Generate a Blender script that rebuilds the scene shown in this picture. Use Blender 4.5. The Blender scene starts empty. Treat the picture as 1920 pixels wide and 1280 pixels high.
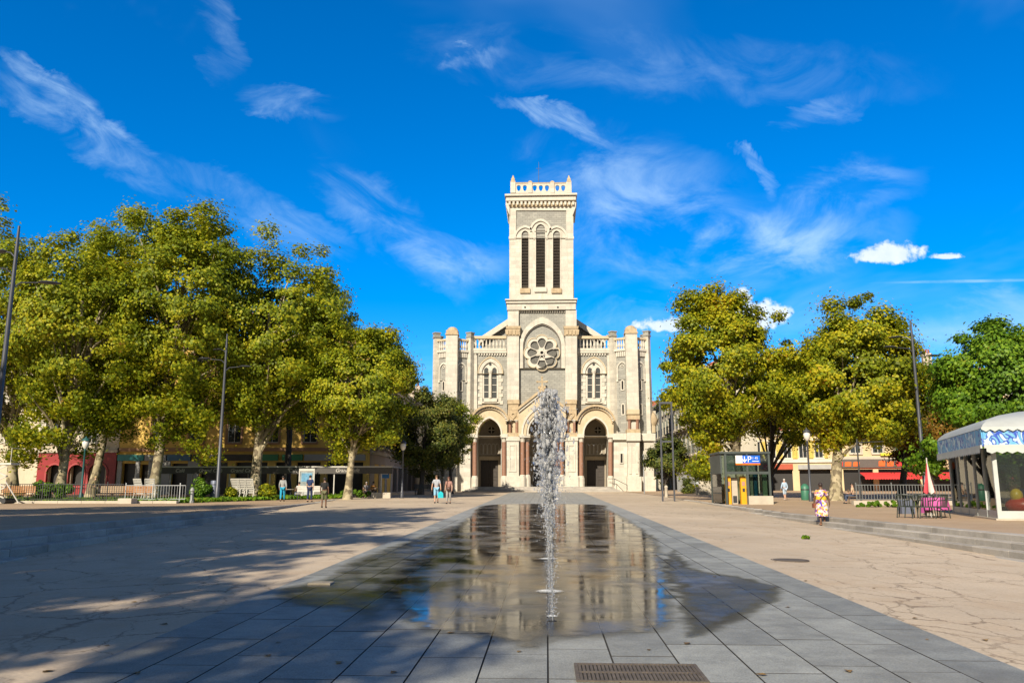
import bpy, bmesh, math, random
import numpy as np
from mathutils import Vector, Matrix, noise
from mathutils.geometry import tessellate_polygon

SC = bpy.context.scene
COL = SC.collection
R = math.radians

# ------------------------------------------------------------------ camera
FPX = 1530.0                                   # focal length in pixels of a 1920 px wide frame
EYE = Vector((0.0, 0.0, 1.6))
PITCH = math.atan(275.0 / FPX)
YAW = math.atan(65.0 / FPX * math.cos(PITCH))
cam_data = bpy.data.cameras.new("camera")
cam_data.sensor_width = 36.0
cam_data.lens = 36.0 * FPX / 1920.0
cam_data.clip_start = 0.1
cam_data.clip_end = 6000.0
cam = bpy.data.objects.new("camera", cam_data)
COL.objects.link(cam)
RCAM = Matrix.Rotation(YAW, 3, 'Z') @ Matrix.Rotation(math.pi / 2 + PITCH, 3, 'X')
cam.location = EYE
cam.rotation_euler = RCAM.to_euler()
SC.camera = cam

# ------------------------------------------------------------------ sun, sky, exposure
SUN_EL = R(33.0)
SUN_TRAVEL = Vector((0.34, 0.94, 0)).normalized()      # shadows run away from the camera and to the right
SUN_ROT = math.atan2(-SUN_TRAVEL.x, -SUN_TRAVEL.y)
sun_data = bpy.data.lights.new("sun", 'SUN')
sun_data.energy = 5.0
sun_data.angle = R(0.53)
sun_data.color = (1.0, 0.89, 0.72)
sun = bpy.data.objects.new("sun", sun_data)
COL.objects.link(sun)
sun.location = (-30, -60, 60)
sun.rotation_euler = Vector((SUN_TRAVEL.x * math.cos(SUN_EL), SUN_TRAVEL.y * math.cos(SUN_EL), -math.sin(SUN_EL))).to_track_quat('-Z', 'Y').to_euler()

SC.view_settings.view_transform = 'Standard'
SC.view_settings.look = 'None'
SC.view_settings.exposure = 0.5
SC.view_settings.gamma = 1.0
SC.view_settings.use_curve_mapping = False
SC.render.engine = 'CYCLES'
SC.cycles.use_denoising = True
SC.cycles.denoiser = 'OPENIMAGEDENOISE'
SC.cycles.max_bounces = 8
SC.cycles.transparent_max_bounces = 24
SC.cycles.transmission_bounces = 8
SC.cycles.caustics_reflective = False
SC.cycles.caustics_refractive = False
SC.cycles.sample_clamp_indirect = 6.0


def P(px, py, Y):
    """the point on the plane y = Y that the photograph shows at pixel (px, py)"""
    d = RCAM @ Vector(((px - 960.0) / FPX, (640.0 - py) / FPX, -1.0))
    return EYE + d * ((Y - EYE.y) / d.y)


def build_world():
    w = bpy.data.worlds.new("World")
    SC.world = w
    w.use_nodes = True
    nt = w.node_tree
    nt.nodes.clear()
    N, L = nt.nodes.new, nt.links.new

    def math_(op, a, b=None, c=None, clamp=False):
        n = N('ShaderNodeMath'); n.operation = op; n.use_clamp = clamp
        for i, v in enumerate((a, b, c)):
            if v is None:
                continue
            if isinstance(v, (int, float)):
                n.inputs[i].default_value = v
            else:
                L(v, n.inputs[i])
        return n.outputs[0]

    def sstep(v, lo, hi):
        n = N('ShaderNodeMapRange'); n.interpolation_type = 'SMOOTHSTEP'
        L(v, n.inputs[0]); n.inputs[1].default_value = lo; n.inputs[2].default_value = hi
        return n.outputs[0]

    def noise_(vec, scale, detail=6, rough=0.6, dist=0.0):
        n = N('ShaderNodeTexNoise'); n.inputs['Scale'].default_value = scale
        n.inputs['Detail'].default_value = detail; n.inputs['Roughness'].default_value = rough
        n.inputs['Distortion'].default_value = dist
        L(vec, n.inputs['Vector'])
        return n.outputs[0]

    def comb(x, y, z=0.0):
        n = N('ShaderNodeCombineXYZ')
        for i, v in enumerate((x, y, z)):
            if isinstance(v, (int, float)):
                n.inputs[i].default_value = v
            else:
                L(v, n.inputs[i])
        return n.outputs[0]

    sky = N('ShaderNodeTexSky'); sky.sky_type = 'NISHITA'; sky.sun_disc = False
    sky.sun_elevation = SUN_EL; sky.sun_rotation = SUN_ROT
    sky.altitude = 500.0; sky.air_density = 1.0; sky.dust_density = 0.2; sky.ozone_density = 2.5
    # the photograph's deep polarised blue: one tint and saturation over the whole sky
    tint = N('ShaderNodeVectorMath'); tint.operation = 'MULTIPLY'; tint.inputs[1].default_value = (0.64, 0.92, 1.26)
    L(sky.outputs[0], tint.inputs[0])
    hs = N('ShaderNodeHueSaturation'); hs.inputs['Saturation'].default_value = 1.24; hs.inputs['Value'].default_value = 0.85
    L(tint.outputs[0], hs.inputs['Color'])
    tc = N('ShaderNodeTexCoord')
    # the deep blue belongs to the sky away from the sun; towards the sun it pales as a real sky does
    dt = N('ShaderNodeVectorMath'); dt.operation = 'DOT_PRODUCT'; L(tc.outputs['Generated'], dt.inputs[0])
    dt.inputs[1].default_value = (-SUN_TRAVEL.x * math.cos(SUN_EL), -SUN_TRAVEL.y * math.cos(SUN_EL), math.sin(SUN_EL))
    pale = N('ShaderNodeHueSaturation'); pale.inputs['Saturation'].default_value = 0.55; pale.inputs['Value'].default_value = 0.36; L(sky.outputs[0], pale.inputs['Color'])
    bl = N('ShaderNodeMix'); bl.data_type = 'RGBA'
    L(sstep(dt.outputs['Value'], -0.1, 0.75), bl.inputs[0]); L(hs.outputs[0], bl.inputs[6]); L(pale.outputs[0], bl.inputs[7])
    sp = N('ShaderNodeSeparateXYZ'); L(tc.outputs['Generated'], sp.inputs[0])
    x, y, z = sp.outputs
    # thin cirrus sheet high above: the view direction cut with a horizontal plane
    zz = math_('ADD', math_('MAXIMUM', z, 0.0), 0.15)
    uv = comb(math_('DIVIDE', x, zz), math_('DIVIDE', y, zz), 7.7)
    msk = noise_(uv, 0.8, 5, 0.62, 0.9)
    total = math_('MULTIPLY', sstep(msk, 0.46, 0.86), 0.36)
    # single cirrus streaks and small cumulus, each at its own direction in the sky
    ys = math_('MAXIMUM', y, 0.02)
    p, q = math_('DIVIDE', x, ys), math_('DIVIDE', z, ys)
    front = sstep(y, 0.05, 0.2)
    ca, sa = math.cos(R(-32)), math.sin(R(-32))
    g1 = math_('ADD', math_('MULTIPLY', p, ca), math_('MULTIPLY', q, sa))
    g2 = math_('SUBTRACT', math_('MULTIPLY', q, ca), math_('MULTIPLY', p, sa))
    fibre = noise_(comb(math_('MULTIPLY', g1, 7.0), math_('MULTIPLY', g2, 24.0), 2.0), 1.0, 7, 0.64, 0.7)
    softn = N('ShaderNodeTexNoise'); softn.inputs['Scale'].default_value = 9.0; softn.inputs['Detail'].default_value = 6
    softn.inputs['Roughness'].default_value = 0.62; softn.inputs['Distortion'].default_value = 0.6
    L(comb(p, math_('MULTIPLY', q, 1.6), 5.0), softn.inputs['Vector'])
    wsp = N('ShaderNodeSeparateXYZ'); L(softn.outputs[1], wsp.inputs[0])
    f_fib, f_soft = sstep(fibre, 0.30, 0.86), sstep(softn.outputs[0], 0.34, 0.82)
    pw = math_('ADD', p, math_('MULTIPLY', math_('SUBTRACT', wsp.outputs[0], 0.5), 0.11))
    qw = math_('ADD', q, math_('MULTIPLY', math_('SUBTRACT', wsp.outputs[1], 0.5), 0.09))

    def streak(px, py, ang, la, lb, amount, soft=False, straight=False):
        nonlocal total
        c = P(px, py, 1.0) - EYE
        s = 1.0 / FPX
        ca, sa = math.cos(R(ang)), math.sin(R(ang))
        A1, B1 = ca / (la * s), sa / (la * s)
        A2, B2 = -sa / (lb * s), ca / (lb * s)
        pu_, qu_ = (p, q) if straight else (pw, qw)
        r1 = math_('MULTIPLY_ADD', pu_, A1, math_('MULTIPLY_ADD', qu_, B1, -(A1 * c.x + B1 * c.z)))
        r2 = math_('MULTIPLY_ADD', pu_, A2, math_('MULTIPLY_ADD', qu_, B2, -(A2 * c.x + B2 * c.z)))
        rr = math_('MULTIPLY_ADD', r1, r1, math_('MULTIPLY', r2, r2))
        body = sstep(rr, 1.7, -0.1)
        t = math_('MULTIPLY', math_('MULTIPLY', body, f_soft if soft else f_fib), math_('MULTIPLY', front, amount))
        total = math_('SUBTRACT', math_('ADD', total, t), math_('MULTIPLY', total, t))

    streak(150, 240, -33, 210, 44, 0.72)
    streak(60, 140, -40, 90, 22, 0.5)
    streak(415, 60, -80, 110, 40, 0.32)
    streak(470, 385, -28, 200, 46, 0.38)
    streak(740, 430, -38, 180, 56, 0.45)
    streak(860, 480, -12, 110, 44, 0.75, True)
    streak(545, 200, -12, 90, 26, 0.42, True)
    streak(890, 102, 8, 64, 18, 0.5, True)
    streak(1040, 230, -28, 120, 24, 0.8)
    streak(1190, 335, -12, 190, 90, 0.5, True)
    streak(1290, 450, -4, 280, 84, 0.6, True)
    streak(1480, 450, 3, 210, 56, 0.7, True)
    streak(1420, 320, -52, 60, 16, 0.6)
    streak(1610, 350, 10, 115, 52, 0.6, True)
    streak(1555, 205, 16, 90, 22, 0.55, True)
    streak(1250, 120, -6, 460, 70, 0.22, True)
    streak(1820, 527, 0.5, 160, 3.0, 0.6, True, True)
    streak(1840, 610, 4, 150, 56, 0.6, True)
    streak(1140, 605, 3, 200, 34, 0.5, True)

    # cumulus puffs
    pu = N('ShaderNodeTexNoise'); pu.inputs['Scale'].default_value = 52.0; pu.inputs['Detail'].default_value = 5; pu.inputs['Roughness'].default_value = 0.58
    L(comb(p, q, 2.0), pu.inputs['Vector'])
    pun = math_('MULTIPLY_ADD', pu.outputs[0], 1.7, 0.15)
    white = None
    for (px, py, la, lb) in ((1668, 480, 80, 32), (1772, 482, 38, 10), (1410, 600, 72, 46), (1396, 560, 20, 22), (1456, 588, 34, 22), (1262, 612, 80, 22)):
        c = P(px, py, 1.0) - EYE
        s = 1.0 / FPX
        dx = math_('MULTIPLY_ADD', p, 1 / (la * s), -c.x / (la * s))
        dy = math_('MULTIPLY_ADD', q, 1 / (lb * s), -c.z / (lb * s))
        dyl = math_('MAXIMUM', dy, math_('MULTIPLY', dy, -1.9))
        rr = math_('SQRT', math_('MULTIPLY_ADD', dx, dx, math_('MULTIPLY', dyl, dyl)))
        m = sstep(math_('SUBTRACT', pun, rr), 0.04, 0.46)
        white = m if white is None else math_('MAXIMUM', white, m)
    white = math_('MULTIPLY', white, math_('MULTIPLY', front, 0.9))
    mixc = N('ShaderNodeMix'); mixc.data_type = 'RGBA'
    L(total, mixc.inputs[0]); L(bl.outputs[2], mixc.inputs[6]); mixc.inputs[7].default_value = (3.6, 5.2, 6.9, 1)
    pc = N('ShaderNodeMix'); pc.data_type = 'RGBA'
    L(pu.outputs[0], pc.inputs[0]); pc.inputs[6].default_value = (4.2, 5.2, 6.6, 1); pc.inputs[7].default_value = (7.0, 7.1, 7.2, 1)
    mix2 = N('ShaderNodeMix'); mix2.data_type = 'RGBA'
    L(white, mix2.inputs[0]); L(mixc.outputs[2], mix2.inputs[6]); L(pc.outputs[2], mix2.inputs[7])
    bg = N('ShaderNodeBackground'); bg.inputs[1].default_value = 0.12
    L(mix2.outputs[2], bg.inputs[0])
    out = N('ShaderNodeOutputWorld'); L(bg.outputs[0], out.inputs[0])
    w.cycles.sampling_method = 'MANUAL'
    w.cycles.sample_map_resolution = 512


build_world()

# ------------------------------------------------------------------ materials
MATS = {}


def M(name, col, rough=0.8, var=0.12, scale=1.5, bump=0.0, bscale=30.0, metal=0.0, spec=0.5, brick=None,
      streak=0.0, streak_col=None, emit=None, rnd=0.0, dirt=0.0, grain=0.0):
    """one procedural surface: base colour with blotchy variation, grain relief, streaks of wear, optional masonry courses"""
    if name in MATS:
        return MATS[name]
    m = bpy.data.materials.new(name); m.use_nodes = True
    nt = m.node_tree; nt.nodes.clear()
    N, L = nt.nodes.new, nt.links.new
    out = N('ShaderNodeOutputMaterial'); bs = N('ShaderNodeBsdfPrincipled')
    L(bs.outputs[0], out.inputs[0])
    bs.inputs['Roughness'].default_value = rough
    bs.inputs['Metallic'].default_value = metal
    bs.inputs['Specular IOR Level'].default_value = spec
    tc = N('ShaderNodeTexCoord')
    geo = N('ShaderNodeNewGeometry')
    pos = geo.outputs['Position']
    c = col
    col4 = (c[0], c[1], c[2], 1)
    n1 = N('ShaderNodeTexNoise'); n1.inputs['Scale'].default_value = scale; n1.inputs['Detail'].default_value = 6
    n1.inputs['Roughness'].default_value = 0.65
    L(pos, n1.inputs['Vector'])
    mr = N('ShaderNodeMapRange'); mr.inputs[1].default_value = 0.3; mr.inputs[2].default_value = 0.7
    mr.inputs[3].default_value = 1 - var; mr.inputs[4].default_value = 1 + var
    L(n1.outputs[0], mr.inputs[0])
    fac = mr.outputs[0]
    if rnd:
        oi = N('ShaderNodeObjectInfo')
        m2 = N('ShaderNodeMapRange'); m2.inputs[3].default_value = 1 - rnd; m2.inputs[4].default_value = 1 + rnd
        L(oi.outputs['Random'], m2.inputs[0])
        mm = N('ShaderNodeMath'); mm.operation = 'MULTIPLY'
        L(fac, mm.inputs[0]); L(m2.outputs[0], mm.inputs[1]); fac = mm.outputs[0]
    if grain:
        ng = N('ShaderNodeTexNoise'); ng.inputs['Scale'].default_value = 55.0; ng.inputs['Detail'].default_value = 3; ng.inputs['Roughness'].default_value = 0.8
        L(pos, ng.inputs['Vector'])
        m3 = N('ShaderNodeMapRange'); m3.inputs[1].default_value = 0.32; m3.inputs[2].default_value = 0.68
        m3.inputs[3].default_value = 1 - grain; m3.inputs[4].default_value = 1 + grain
        L(ng.outputs[0], m3.inputs[0])
        mg = N('ShaderNodeMath'); mg.operation = 'MULTIPLY'; L(fac, mg.inputs[0]); L(m3.outputs[0], mg.inputs[1]); fac = mg.outputs[0]
    vm = N('ShaderNodeVectorMath'); vm.operation = 'SCALE'
    vm.inputs[0].default_value = c[:3]
    L(fac, vm.inputs['Scale'])
    color = vm.outputs[0]
    height = None
    if brick:
        bw, bh, mcol = brick
        sp = N('ShaderNodeSeparateXYZ'); L(pos, sp.inputs[0])
        ad = N('ShaderNodeMath'); ad.operation = 'ADD'; L(sp.outputs[0], ad.inputs[0]); L(sp.outputs[1], ad.inputs[1])
        cb = N('ShaderNodeCombineXYZ'); L(ad.outputs[0], cb.inputs[0]); L(sp.outputs[2], cb.inputs[1])
        bt = N('ShaderNodeTexBrick'); bt.inputs['Scale'].default_value = 1.0
        bt.inputs['Brick Width'].default_value = bw; bt.inputs['Row Height'].default_value = bh
        bt.inputs['Mortar Size'].default_value = 0.03 * bh / 0.3; bt.inputs['Mortar Smooth'].default_value = 0.3
        bt.inputs['Color1'].default_value = (0.86, 0.86, 0.86, 1); bt.inputs['Color2'].default_value = (1.1, 1.1, 1.08, 1)
        bt.inputs['Mortar'].default_value = (mcol, mcol, mcol, 1)
        L(cb.outputs[0], bt.inputs['Vector'])
        mu = N('ShaderNodeVectorMath'); mu.operation = 'MULTIPLY'
        L(color, mu.inputs[0]); L(bt.outputs['Color'], mu.inputs[1]); color = mu.outputs[0]
        height = bt.outputs['Fac']
    if streak:
        mp = N('ShaderNodeMapping'); mp.inputs['Scale'].default_value = (2.6, 2.6, 0.22)
        L(pos, mp.inputs[0])
        n2 = N('ShaderNodeTexNoise'); n2.inputs['Scale'].default_value = 1.0; n2.inputs['Detail'].default_value = 7
        n2.inputs['Roughness'].default_value = 0.7
        L(mp.outputs[0], n2.inputs['Vector'])
        r2 = N('ShaderNodeMapRange'); r2.inputs[1].default_value = 0.52; r2.inputs[2].default_value = 0.74
        r2.inputs[3].default_value = 0; r2.inputs[4].default_value = streak
        L(n2.outputs[0], r2.inputs[0])
        sx = N('ShaderNodeMix'); sx.data_type = 'RGBA'
        L(r2.outputs[0], sx.inputs[0]); L(color, sx.inputs[6])
        sc_ = streak_col or (c[0] * 0.45, c[1] * 0.42, c[2] * 0.38)
        sx.inputs[7].default_value = (*sc_, 1); color = sx.outputs[2]
    if dirt:
        n3 = N('ShaderNodeTexNoise'); n3.inputs['Scale'].default_value = 0.45; n3.inputs['Detail'].default_value = 8
        n3.inputs['Roughness'].default_value = 0.72
        L(pos, n3.inputs['Vector'])
        r3 = N('ShaderNodeMapRange'); r3.inputs[1].default_value = 0.5; r3.inputs[2].default_value = 0.75
        r3.inputs[4].default_value = dirt
        L(n3.outputs[0], r3.inputs[0])
        dx = N('ShaderNodeMix'); dx.data_type = 'RGBA'
        L(r3.outputs[0], dx.inputs[0]); L(color, dx.inputs[6]); dx.inputs[7].default_value = (0.10, 0.085, 0.06, 1)
        color = dx.outputs[2]
    L(color, bs.inputs['Base Color'])
    if bump or height:
        bp = N('ShaderNodeBump'); bp.inputs['Distance'].default_value = 0.02
        bp.inputs['Strength'].default_value = max(bump, 0.35 if height else 0)
        nb = N('ShaderNodeTexNoise'); nb.inputs['Scale'].default_value = bscale; nb.inputs['Detail'].default_value = 5
        L(pos, nb.inputs['Vector'])
        if height:
            sb = N('ShaderNodeMath'); sb.operation = 'SUBTRACT'
            L(nb.outputs[0], sb.inputs[0]); L(height, sb.inputs[1]); L(sb.outputs[0], bp.inputs['Height'])
        else:
            L(nb.outputs[0], bp.inputs['Height'])
        L(bp.outputs[0], bs.inputs['Normal'])
    if emit:
        bs.inputs['Emission Color'].default_value = (*emit[:3], 1); bs.inputs['Emission Strength'].default_value = emit[3]
    MATS[name] = m
    return m


def glass(name, tint=(0.8, 0.86, 0.84), rough=0.02, see=0.75):
    """window glass: clear film with Fresnel reflection"""
    if name in MATS:
        return MATS[name]
    m = bpy.data.materials.new(name); m.use_nodes = True
    nt = m.node_tree; nt.nodes.clear(); N, L = nt.nodes.new, nt.links.new
    out = N('ShaderNodeOutputMaterial'); mx = N('ShaderNodeMixShader')
    tr = N('ShaderNodeBsdfTransparent'); tr.inputs[0].default_value = (tint[0] * see, tint[1] * see, tint[2] * see, 1)
    gl = N('ShaderNodeBsdfGlossy'); gl.inputs['Roughness'].default_value = rough
    fr = N('ShaderNodeFresnel'); fr.inputs[0].default_value = 1.6
    L(fr.outputs[0], mx.inputs[0]); L(tr.outputs[0], mx.inputs[1]); L(gl.outputs[0], mx.inputs[2]); L(mx.outputs[0], out.inputs[0])
    MATS[name] = m
    return m


# ------------------------------------------------------------------ mesh builder
class B:
    def __init__(s):
        s.v, s.f, s.m = [], [], None

    def xf(s, mat):
        s.m = mat
        return s

    def add(s, vs, fs):
        o = len(s.v)
        s.v += [tuple(s.m @ Vector(p)) for p in vs] if s.m is not None else [tuple(p) for p in vs]
        s.f += [tuple(i + o for i in f) for f in fs]
        return s

    def box(s, x0, x1, y0, y1, z0, z1):
        return s.add([(x0, y0, z0), (x1, y0, z0), (x1, y1, z0), (x0, y1, z0), (x0, y0, z1), (x1, y0, z1), (x1, y1, z1), (x0, y1, z1)],
                     [(3, 2, 1, 0), (4, 5, 6, 7), (0, 1, 5, 4), (1, 2, 6, 5), (2, 3, 7, 6), (3, 0, 4, 7)])

    def cbox(s, c, d):
        return s.box(c[0] - d[0] / 2, c[0] + d[0] / 2, c[1] - d[1] / 2, c[1] + d[1] / 2, c[2] - d[2] / 2, c[2] + d[2] / 2)

    def bbox(s, x0, x1, y0, y1, z0, z1, b=0.02):
        """box with chamfered top and vertical front edges"""
        s.box(x0, x1, y0, y1, z0, z1 - b)
        return s.add([(x0, y0, z1 - b), (x1, y0, z1 - b), (x1, y1, z1 - b), (x0, y1, z1 - b),
                      (x0 + b, y0 + b, z1), (x1 - b, y0 + b, z1), (x1 - b, y1 - b, z1), (x0 + b, y1 - b, z1)],
                     [(4, 5, 6, 7), (0, 1, 5, 4), (1, 2, 6, 5), (2, 3, 7, 6), (3, 0, 4, 7)])

    def prism(s, outer, holes=(), y0=0.0, y1=0.1):
        """polygon with holes in the XZ plane, extruded along Y"""
        loops = [list(outer)] + [list(h) for h in holes]
        pts = [p for lp in loops for p in lp]
        tris = tessellate_polygon([[Vector((p[0], p[1], 0)) for p in lp] for lp in loops])
        n = len(pts)
        vs = [(p[0], y0, p[1]) for p in pts] + [(p[0], y1, p[1]) for p in pts]
        fs = [tuple(t) for t in tris] + [tuple(i + n for i in reversed(t)) for t in tris]
        o = 0
        for lp in loops:
            k = len(lp)
            for i in range(k):
                a, b = o + i, o + (i + 1) % k
                fs.append((a, b, b + n, a + n))
            o += k
        return s.add(vs, fs)

    def tube(s, pts, rad, n=8, cap=True):
        pts = [Vector(p) for p in pts]
        if isinstance(rad, (int, float)):
            rad = [rad] * len(pts)
        vs, fs = [], []
        up = None
        for i, p in enumerate(pts):
            t = (pts[min(i + 1, len(pts) - 1)] - pts[max(i - 1, 0)])
            t = t.normalized() if t.length > 1e-9 else Vector((0, 0, 1))
            if up is None:
                up = t.orthogonal().normalized()
            up = (up - t * up.dot(t))
            up = up.normalized() if up.length > 1e-6 else t.orthogonal().normalized()
            w = t.cross(up)
            for k in range(n):
                a = 2 * math.pi * k / n
                vs.append(p + (up * math.cos(a) + w * math.sin(a)) * rad[i])
        for i in range(len(pts) - 1):
            for k in range(n):
                a, b = i * n + k, i * n + (k + 1) % n
                fs.append((a, b, b + n, a + n))
        if cap:
            fs.append(tuple(range(n - 1, -1, -1)))
            fs.append(tuple((len(pts) - 1) * n + k for k in range(n)))
        return s.add(vs, fs)

    def lathe(s, prof, c=(0, 0, 0), n=12, a0=0.0):
        """profile [(r, z)] turned about the vertical through c"""
        vs, fs = [], []
        for r, z in prof:
            for k in range(n):
                a = a0 + 2 * math.pi * k / n
                vs.append((c[0] + r * math.cos(a), c[1] + r * math.sin(a), c[2] + z))
        for i in range(len(prof) - 1):
            for k in range(n):
                a, b = i * n + k, i * n + (k + 1) % n
                fs.append((a, b, b + n, a + n))
        fs.append(tuple(range(n - 1, -1, -1)))
        fs.append(tuple((len(prof) - 1) * n + k for k in range(n)))
        return s.add(vs, fs)

    def blob(s, c, r, n=8, m=6, jit=0.0, rng=None):
        rx, ry, rz = (r, r, r) if isinstance(r, (int, float)) else r
        vs, fs = [(c[0], c[1], c[2] - rz)], []
        for i in range(1, m):
            th = math.pi * i / m
            for k in range(n):
                a = 2 * math.pi * k / n
                j = 1 + (rng.uniform(-jit, jit) if rng and jit else 0)
                vs.append((c[0] + rx * j * math.sin(th) * math.cos(a), c[1] + ry * j * math.sin(th) * math.sin(a), c[2] - rz * j * math.cos(th)))
        vs.append((c[0], c[1], c[2] + rz))
        for k in range(n):
            fs.append((0, 1 + (k + 1) % n, 1 + k))
            fs.append((len(vs) - 1, 1 + (m - 2) * n + k, 1 + (m - 2) * n + (k + 1) % n))
        for i in range(m - 2):
            for k in range(n):
                a, b = 1 + i * n + k, 1 + i * n + (k + 1) % n
                fs.append((a, b, b + n, a + n))
        return s.add(vs, fs)


ORG = {}


def put(o, parent):
    COL.objects.link(o)
    if parent is not None:
        o.parent = parent
    return o


def mesh_of(b, name, mat, org=(0, 0, 0), smooth=False):
    me = bpy.data.meshes.new(name)
    ox, oy, oz = org
    me.from_pydata([(v[0] - ox, v[1] - oy, v[2] - oz) for v in b.v], [], b.f)
    if mat is not None:
        me.materials.append(mat)
    if smooth:
        me.polygons.foreach_set('use_smooth', [True] * len(me.polygons))
        try:
            me.set_sharp_from_angle(angle=R(40))
        except Exception:
            pass
    me.update()
    return me


def part(name, b, mat, parent, smooth=False, label=None):
    """a mesh, in the coordinates its thing was built in, as a child of its thing or part"""
    org = ORG[parent.name]
    o = bpy.data.objects.new(name, mesh_of(b, name, mat, org, smooth))
    put(o, parent)
    ORG[o.name] = org
    if label:
        o["label"] = label
    return o


def inst(name, me, parent, loc, rot=(0, 0, 0), scl=(1, 1, 1)):
    """one more piece that shares its mesh with alike pieces"""
    o = bpy.data.objects.new(name, me)
    put(o, parent)
    org = ORG[parent.name]
    o.location = (loc[0] - org[0], loc[1] - org[1], loc[2] - org[2])
    o.rotation_euler = rot
    o.scale = scl
    ORG[o.name] = (0, 0, 0)
    return o


def tag(o, label, cat=None, group=None, kind=None):
    if label:
        o["label"] = label
    if cat:
        o["category"] = cat
    if group:
        o["group"] = group
    if kind:
        o["kind"] = kind
    return o


def thing(name, label, cat, loc=(0, 0, 0), rz=0.0, group=None, kind=None, local=False):
    o = bpy.data.objects.new(name, None)
    o.empty_display_size = 0.3
    put(o, None)
    o.location = loc
    o.rotation_euler = (0, 0, rz)
    ORG[o.name] = (0, 0, 0) if local else tuple(loc)
    return tag(o, label, cat, group, kind)


def single(name, b, mat, label, cat, group=None, kind=None, loc=None, smooth=False):
    if loc is None:
        a = np.array(b.v)
        loc = ((a[:, 0].min() + a[:, 0].max()) / 2, (a[:, 1].min() + a[:, 1].max()) / 2, a[:, 2].min())
    o = bpy.data.objects.new(name, mesh_of(b, name, mat, loc, smooth))
    put(o, None)
    o.location = loc
    ORG[o.name] = tuple(loc)
    return tag(o, label, cat, group, kind)


def dup(root, loc, rz, label=None, group=None, scale=None):
    def rec(src, par):
        c = src.copy()
        COL.objects.link(c)
        c.parent = par
        ORG[c.name] = ORG.get(src.name, (0, 0, 0))
        for ch in src.children:
            rec(ch, c)
        return c
    r = rec(root, None)
    r.location = loc
    r.rotation_euler = (0, 0, rz)
    if scale:
        r.scale = (scale, scale, scale)
    if label:
        r["label"] = label
    if group:
        r["group"] = group
    return r


# ------------------------------------------------------------------ the lie of the land
SLOPE = 0.0125


def plaza_z(x, y):
    z = SLOPE * max(-30.0, min(y, 110.0))
    fade = max(0.0, min(1.0, (60.0 - y) / 25.0))
    return z - 0.03 * max(0.0, min(x - 4.0, 8.0)) * fade


def left_z(y):
    return max(0.68, SLOPE * min(y, 110) + 0.02)


def right_z(y):
    return max(0.50, SLOPE * min(y, 110) + 0.02)


def left_edge(y):
    return -10.2 - 0.0905 * y


def right_edge(y):
    return 11.9 - 0.03 * y


def on_plaza(px, py):
    """where the pixel's ray meets the plaza"""
    Y = 20.0
    for _ in range(60):
        p = P(px, py, Y)
        e = p.z - plaza_z(p.x, Y)
        Y *= 1 + 0.35 * e / max(0.15, EYE.z - p.z) if p.z < EYE.z else 1.0
        Y = min(max(Y, 2.0), 200.0)
    return P(px, py, Y)


def arch(cx, spring, r, base, k=1.3, n=10):
    """outline of an arched opening in photo pixels (y downwards)"""
    h = r * k
    c = max(0.0, (h * h - r * r) / (2 * r))
    RR = r + c
    top = math.acos(max(-1, min(1, c / RR))) if c > 0 else math.pi / 2
    left = []
    for i in range(n + 1):
        a = top * i / n
        left.append((cx + c - RR * math.cos(a), spring - RR * math.sin(a)))
    right = [(2 * cx - x, y) for x, y in reversed(left[:-1])]
    return [(cx - r, base)] + left + right + [(cx + r, base)]


def circ(cx, cy, r, n=14, a0=0.0):
    return [(cx + r * math.cos(a0 + 2 * math.pi * i / n), cy + r * math.sin(a0 + 2 * math.pi * i / n)) for i in range(n)]


def rect(x0, y0, x1, y1):
    return [(x0, y0), (x1, y0), (x1, y1), (x0, y1)]


def text_part(name, txt, mat, parent, size, mtx, depth=0.01, shear=0.0, align='CENTER'):
    """raised lettering, as a mesh"""
    cu = bpy.data.curves.new(name, 'FONT')
    cu.body = txt
    cu.size = size
    cu.extrude = depth
    cu.shear = shear
    cu.align_x = align
    cu.align_y = 'CENTER'
    tmp = bpy.data.objects.new("tmp_text", cu)
    COL.objects.link(tmp)
    dg = bpy.context.evaluated_depsgraph_get()
    me = bpy.data.meshes.new_from_object(tmp.evaluated_get(dg))
    bpy.data.objects.remove(tmp)
    bpy.data.curves.remove(cu)
    me.transform(mtx)
    org = ORG[parent.name]
    me.transform(Matrix.Translation((-org[0], -org[1], -org[2])))
    me.name = name
    me.materials.clear()
    me.materials.append(mat)
    o = bpy.data.objects.new(name, me)
    put(o, parent)
    ORG[o.name] = org
    return o

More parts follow.
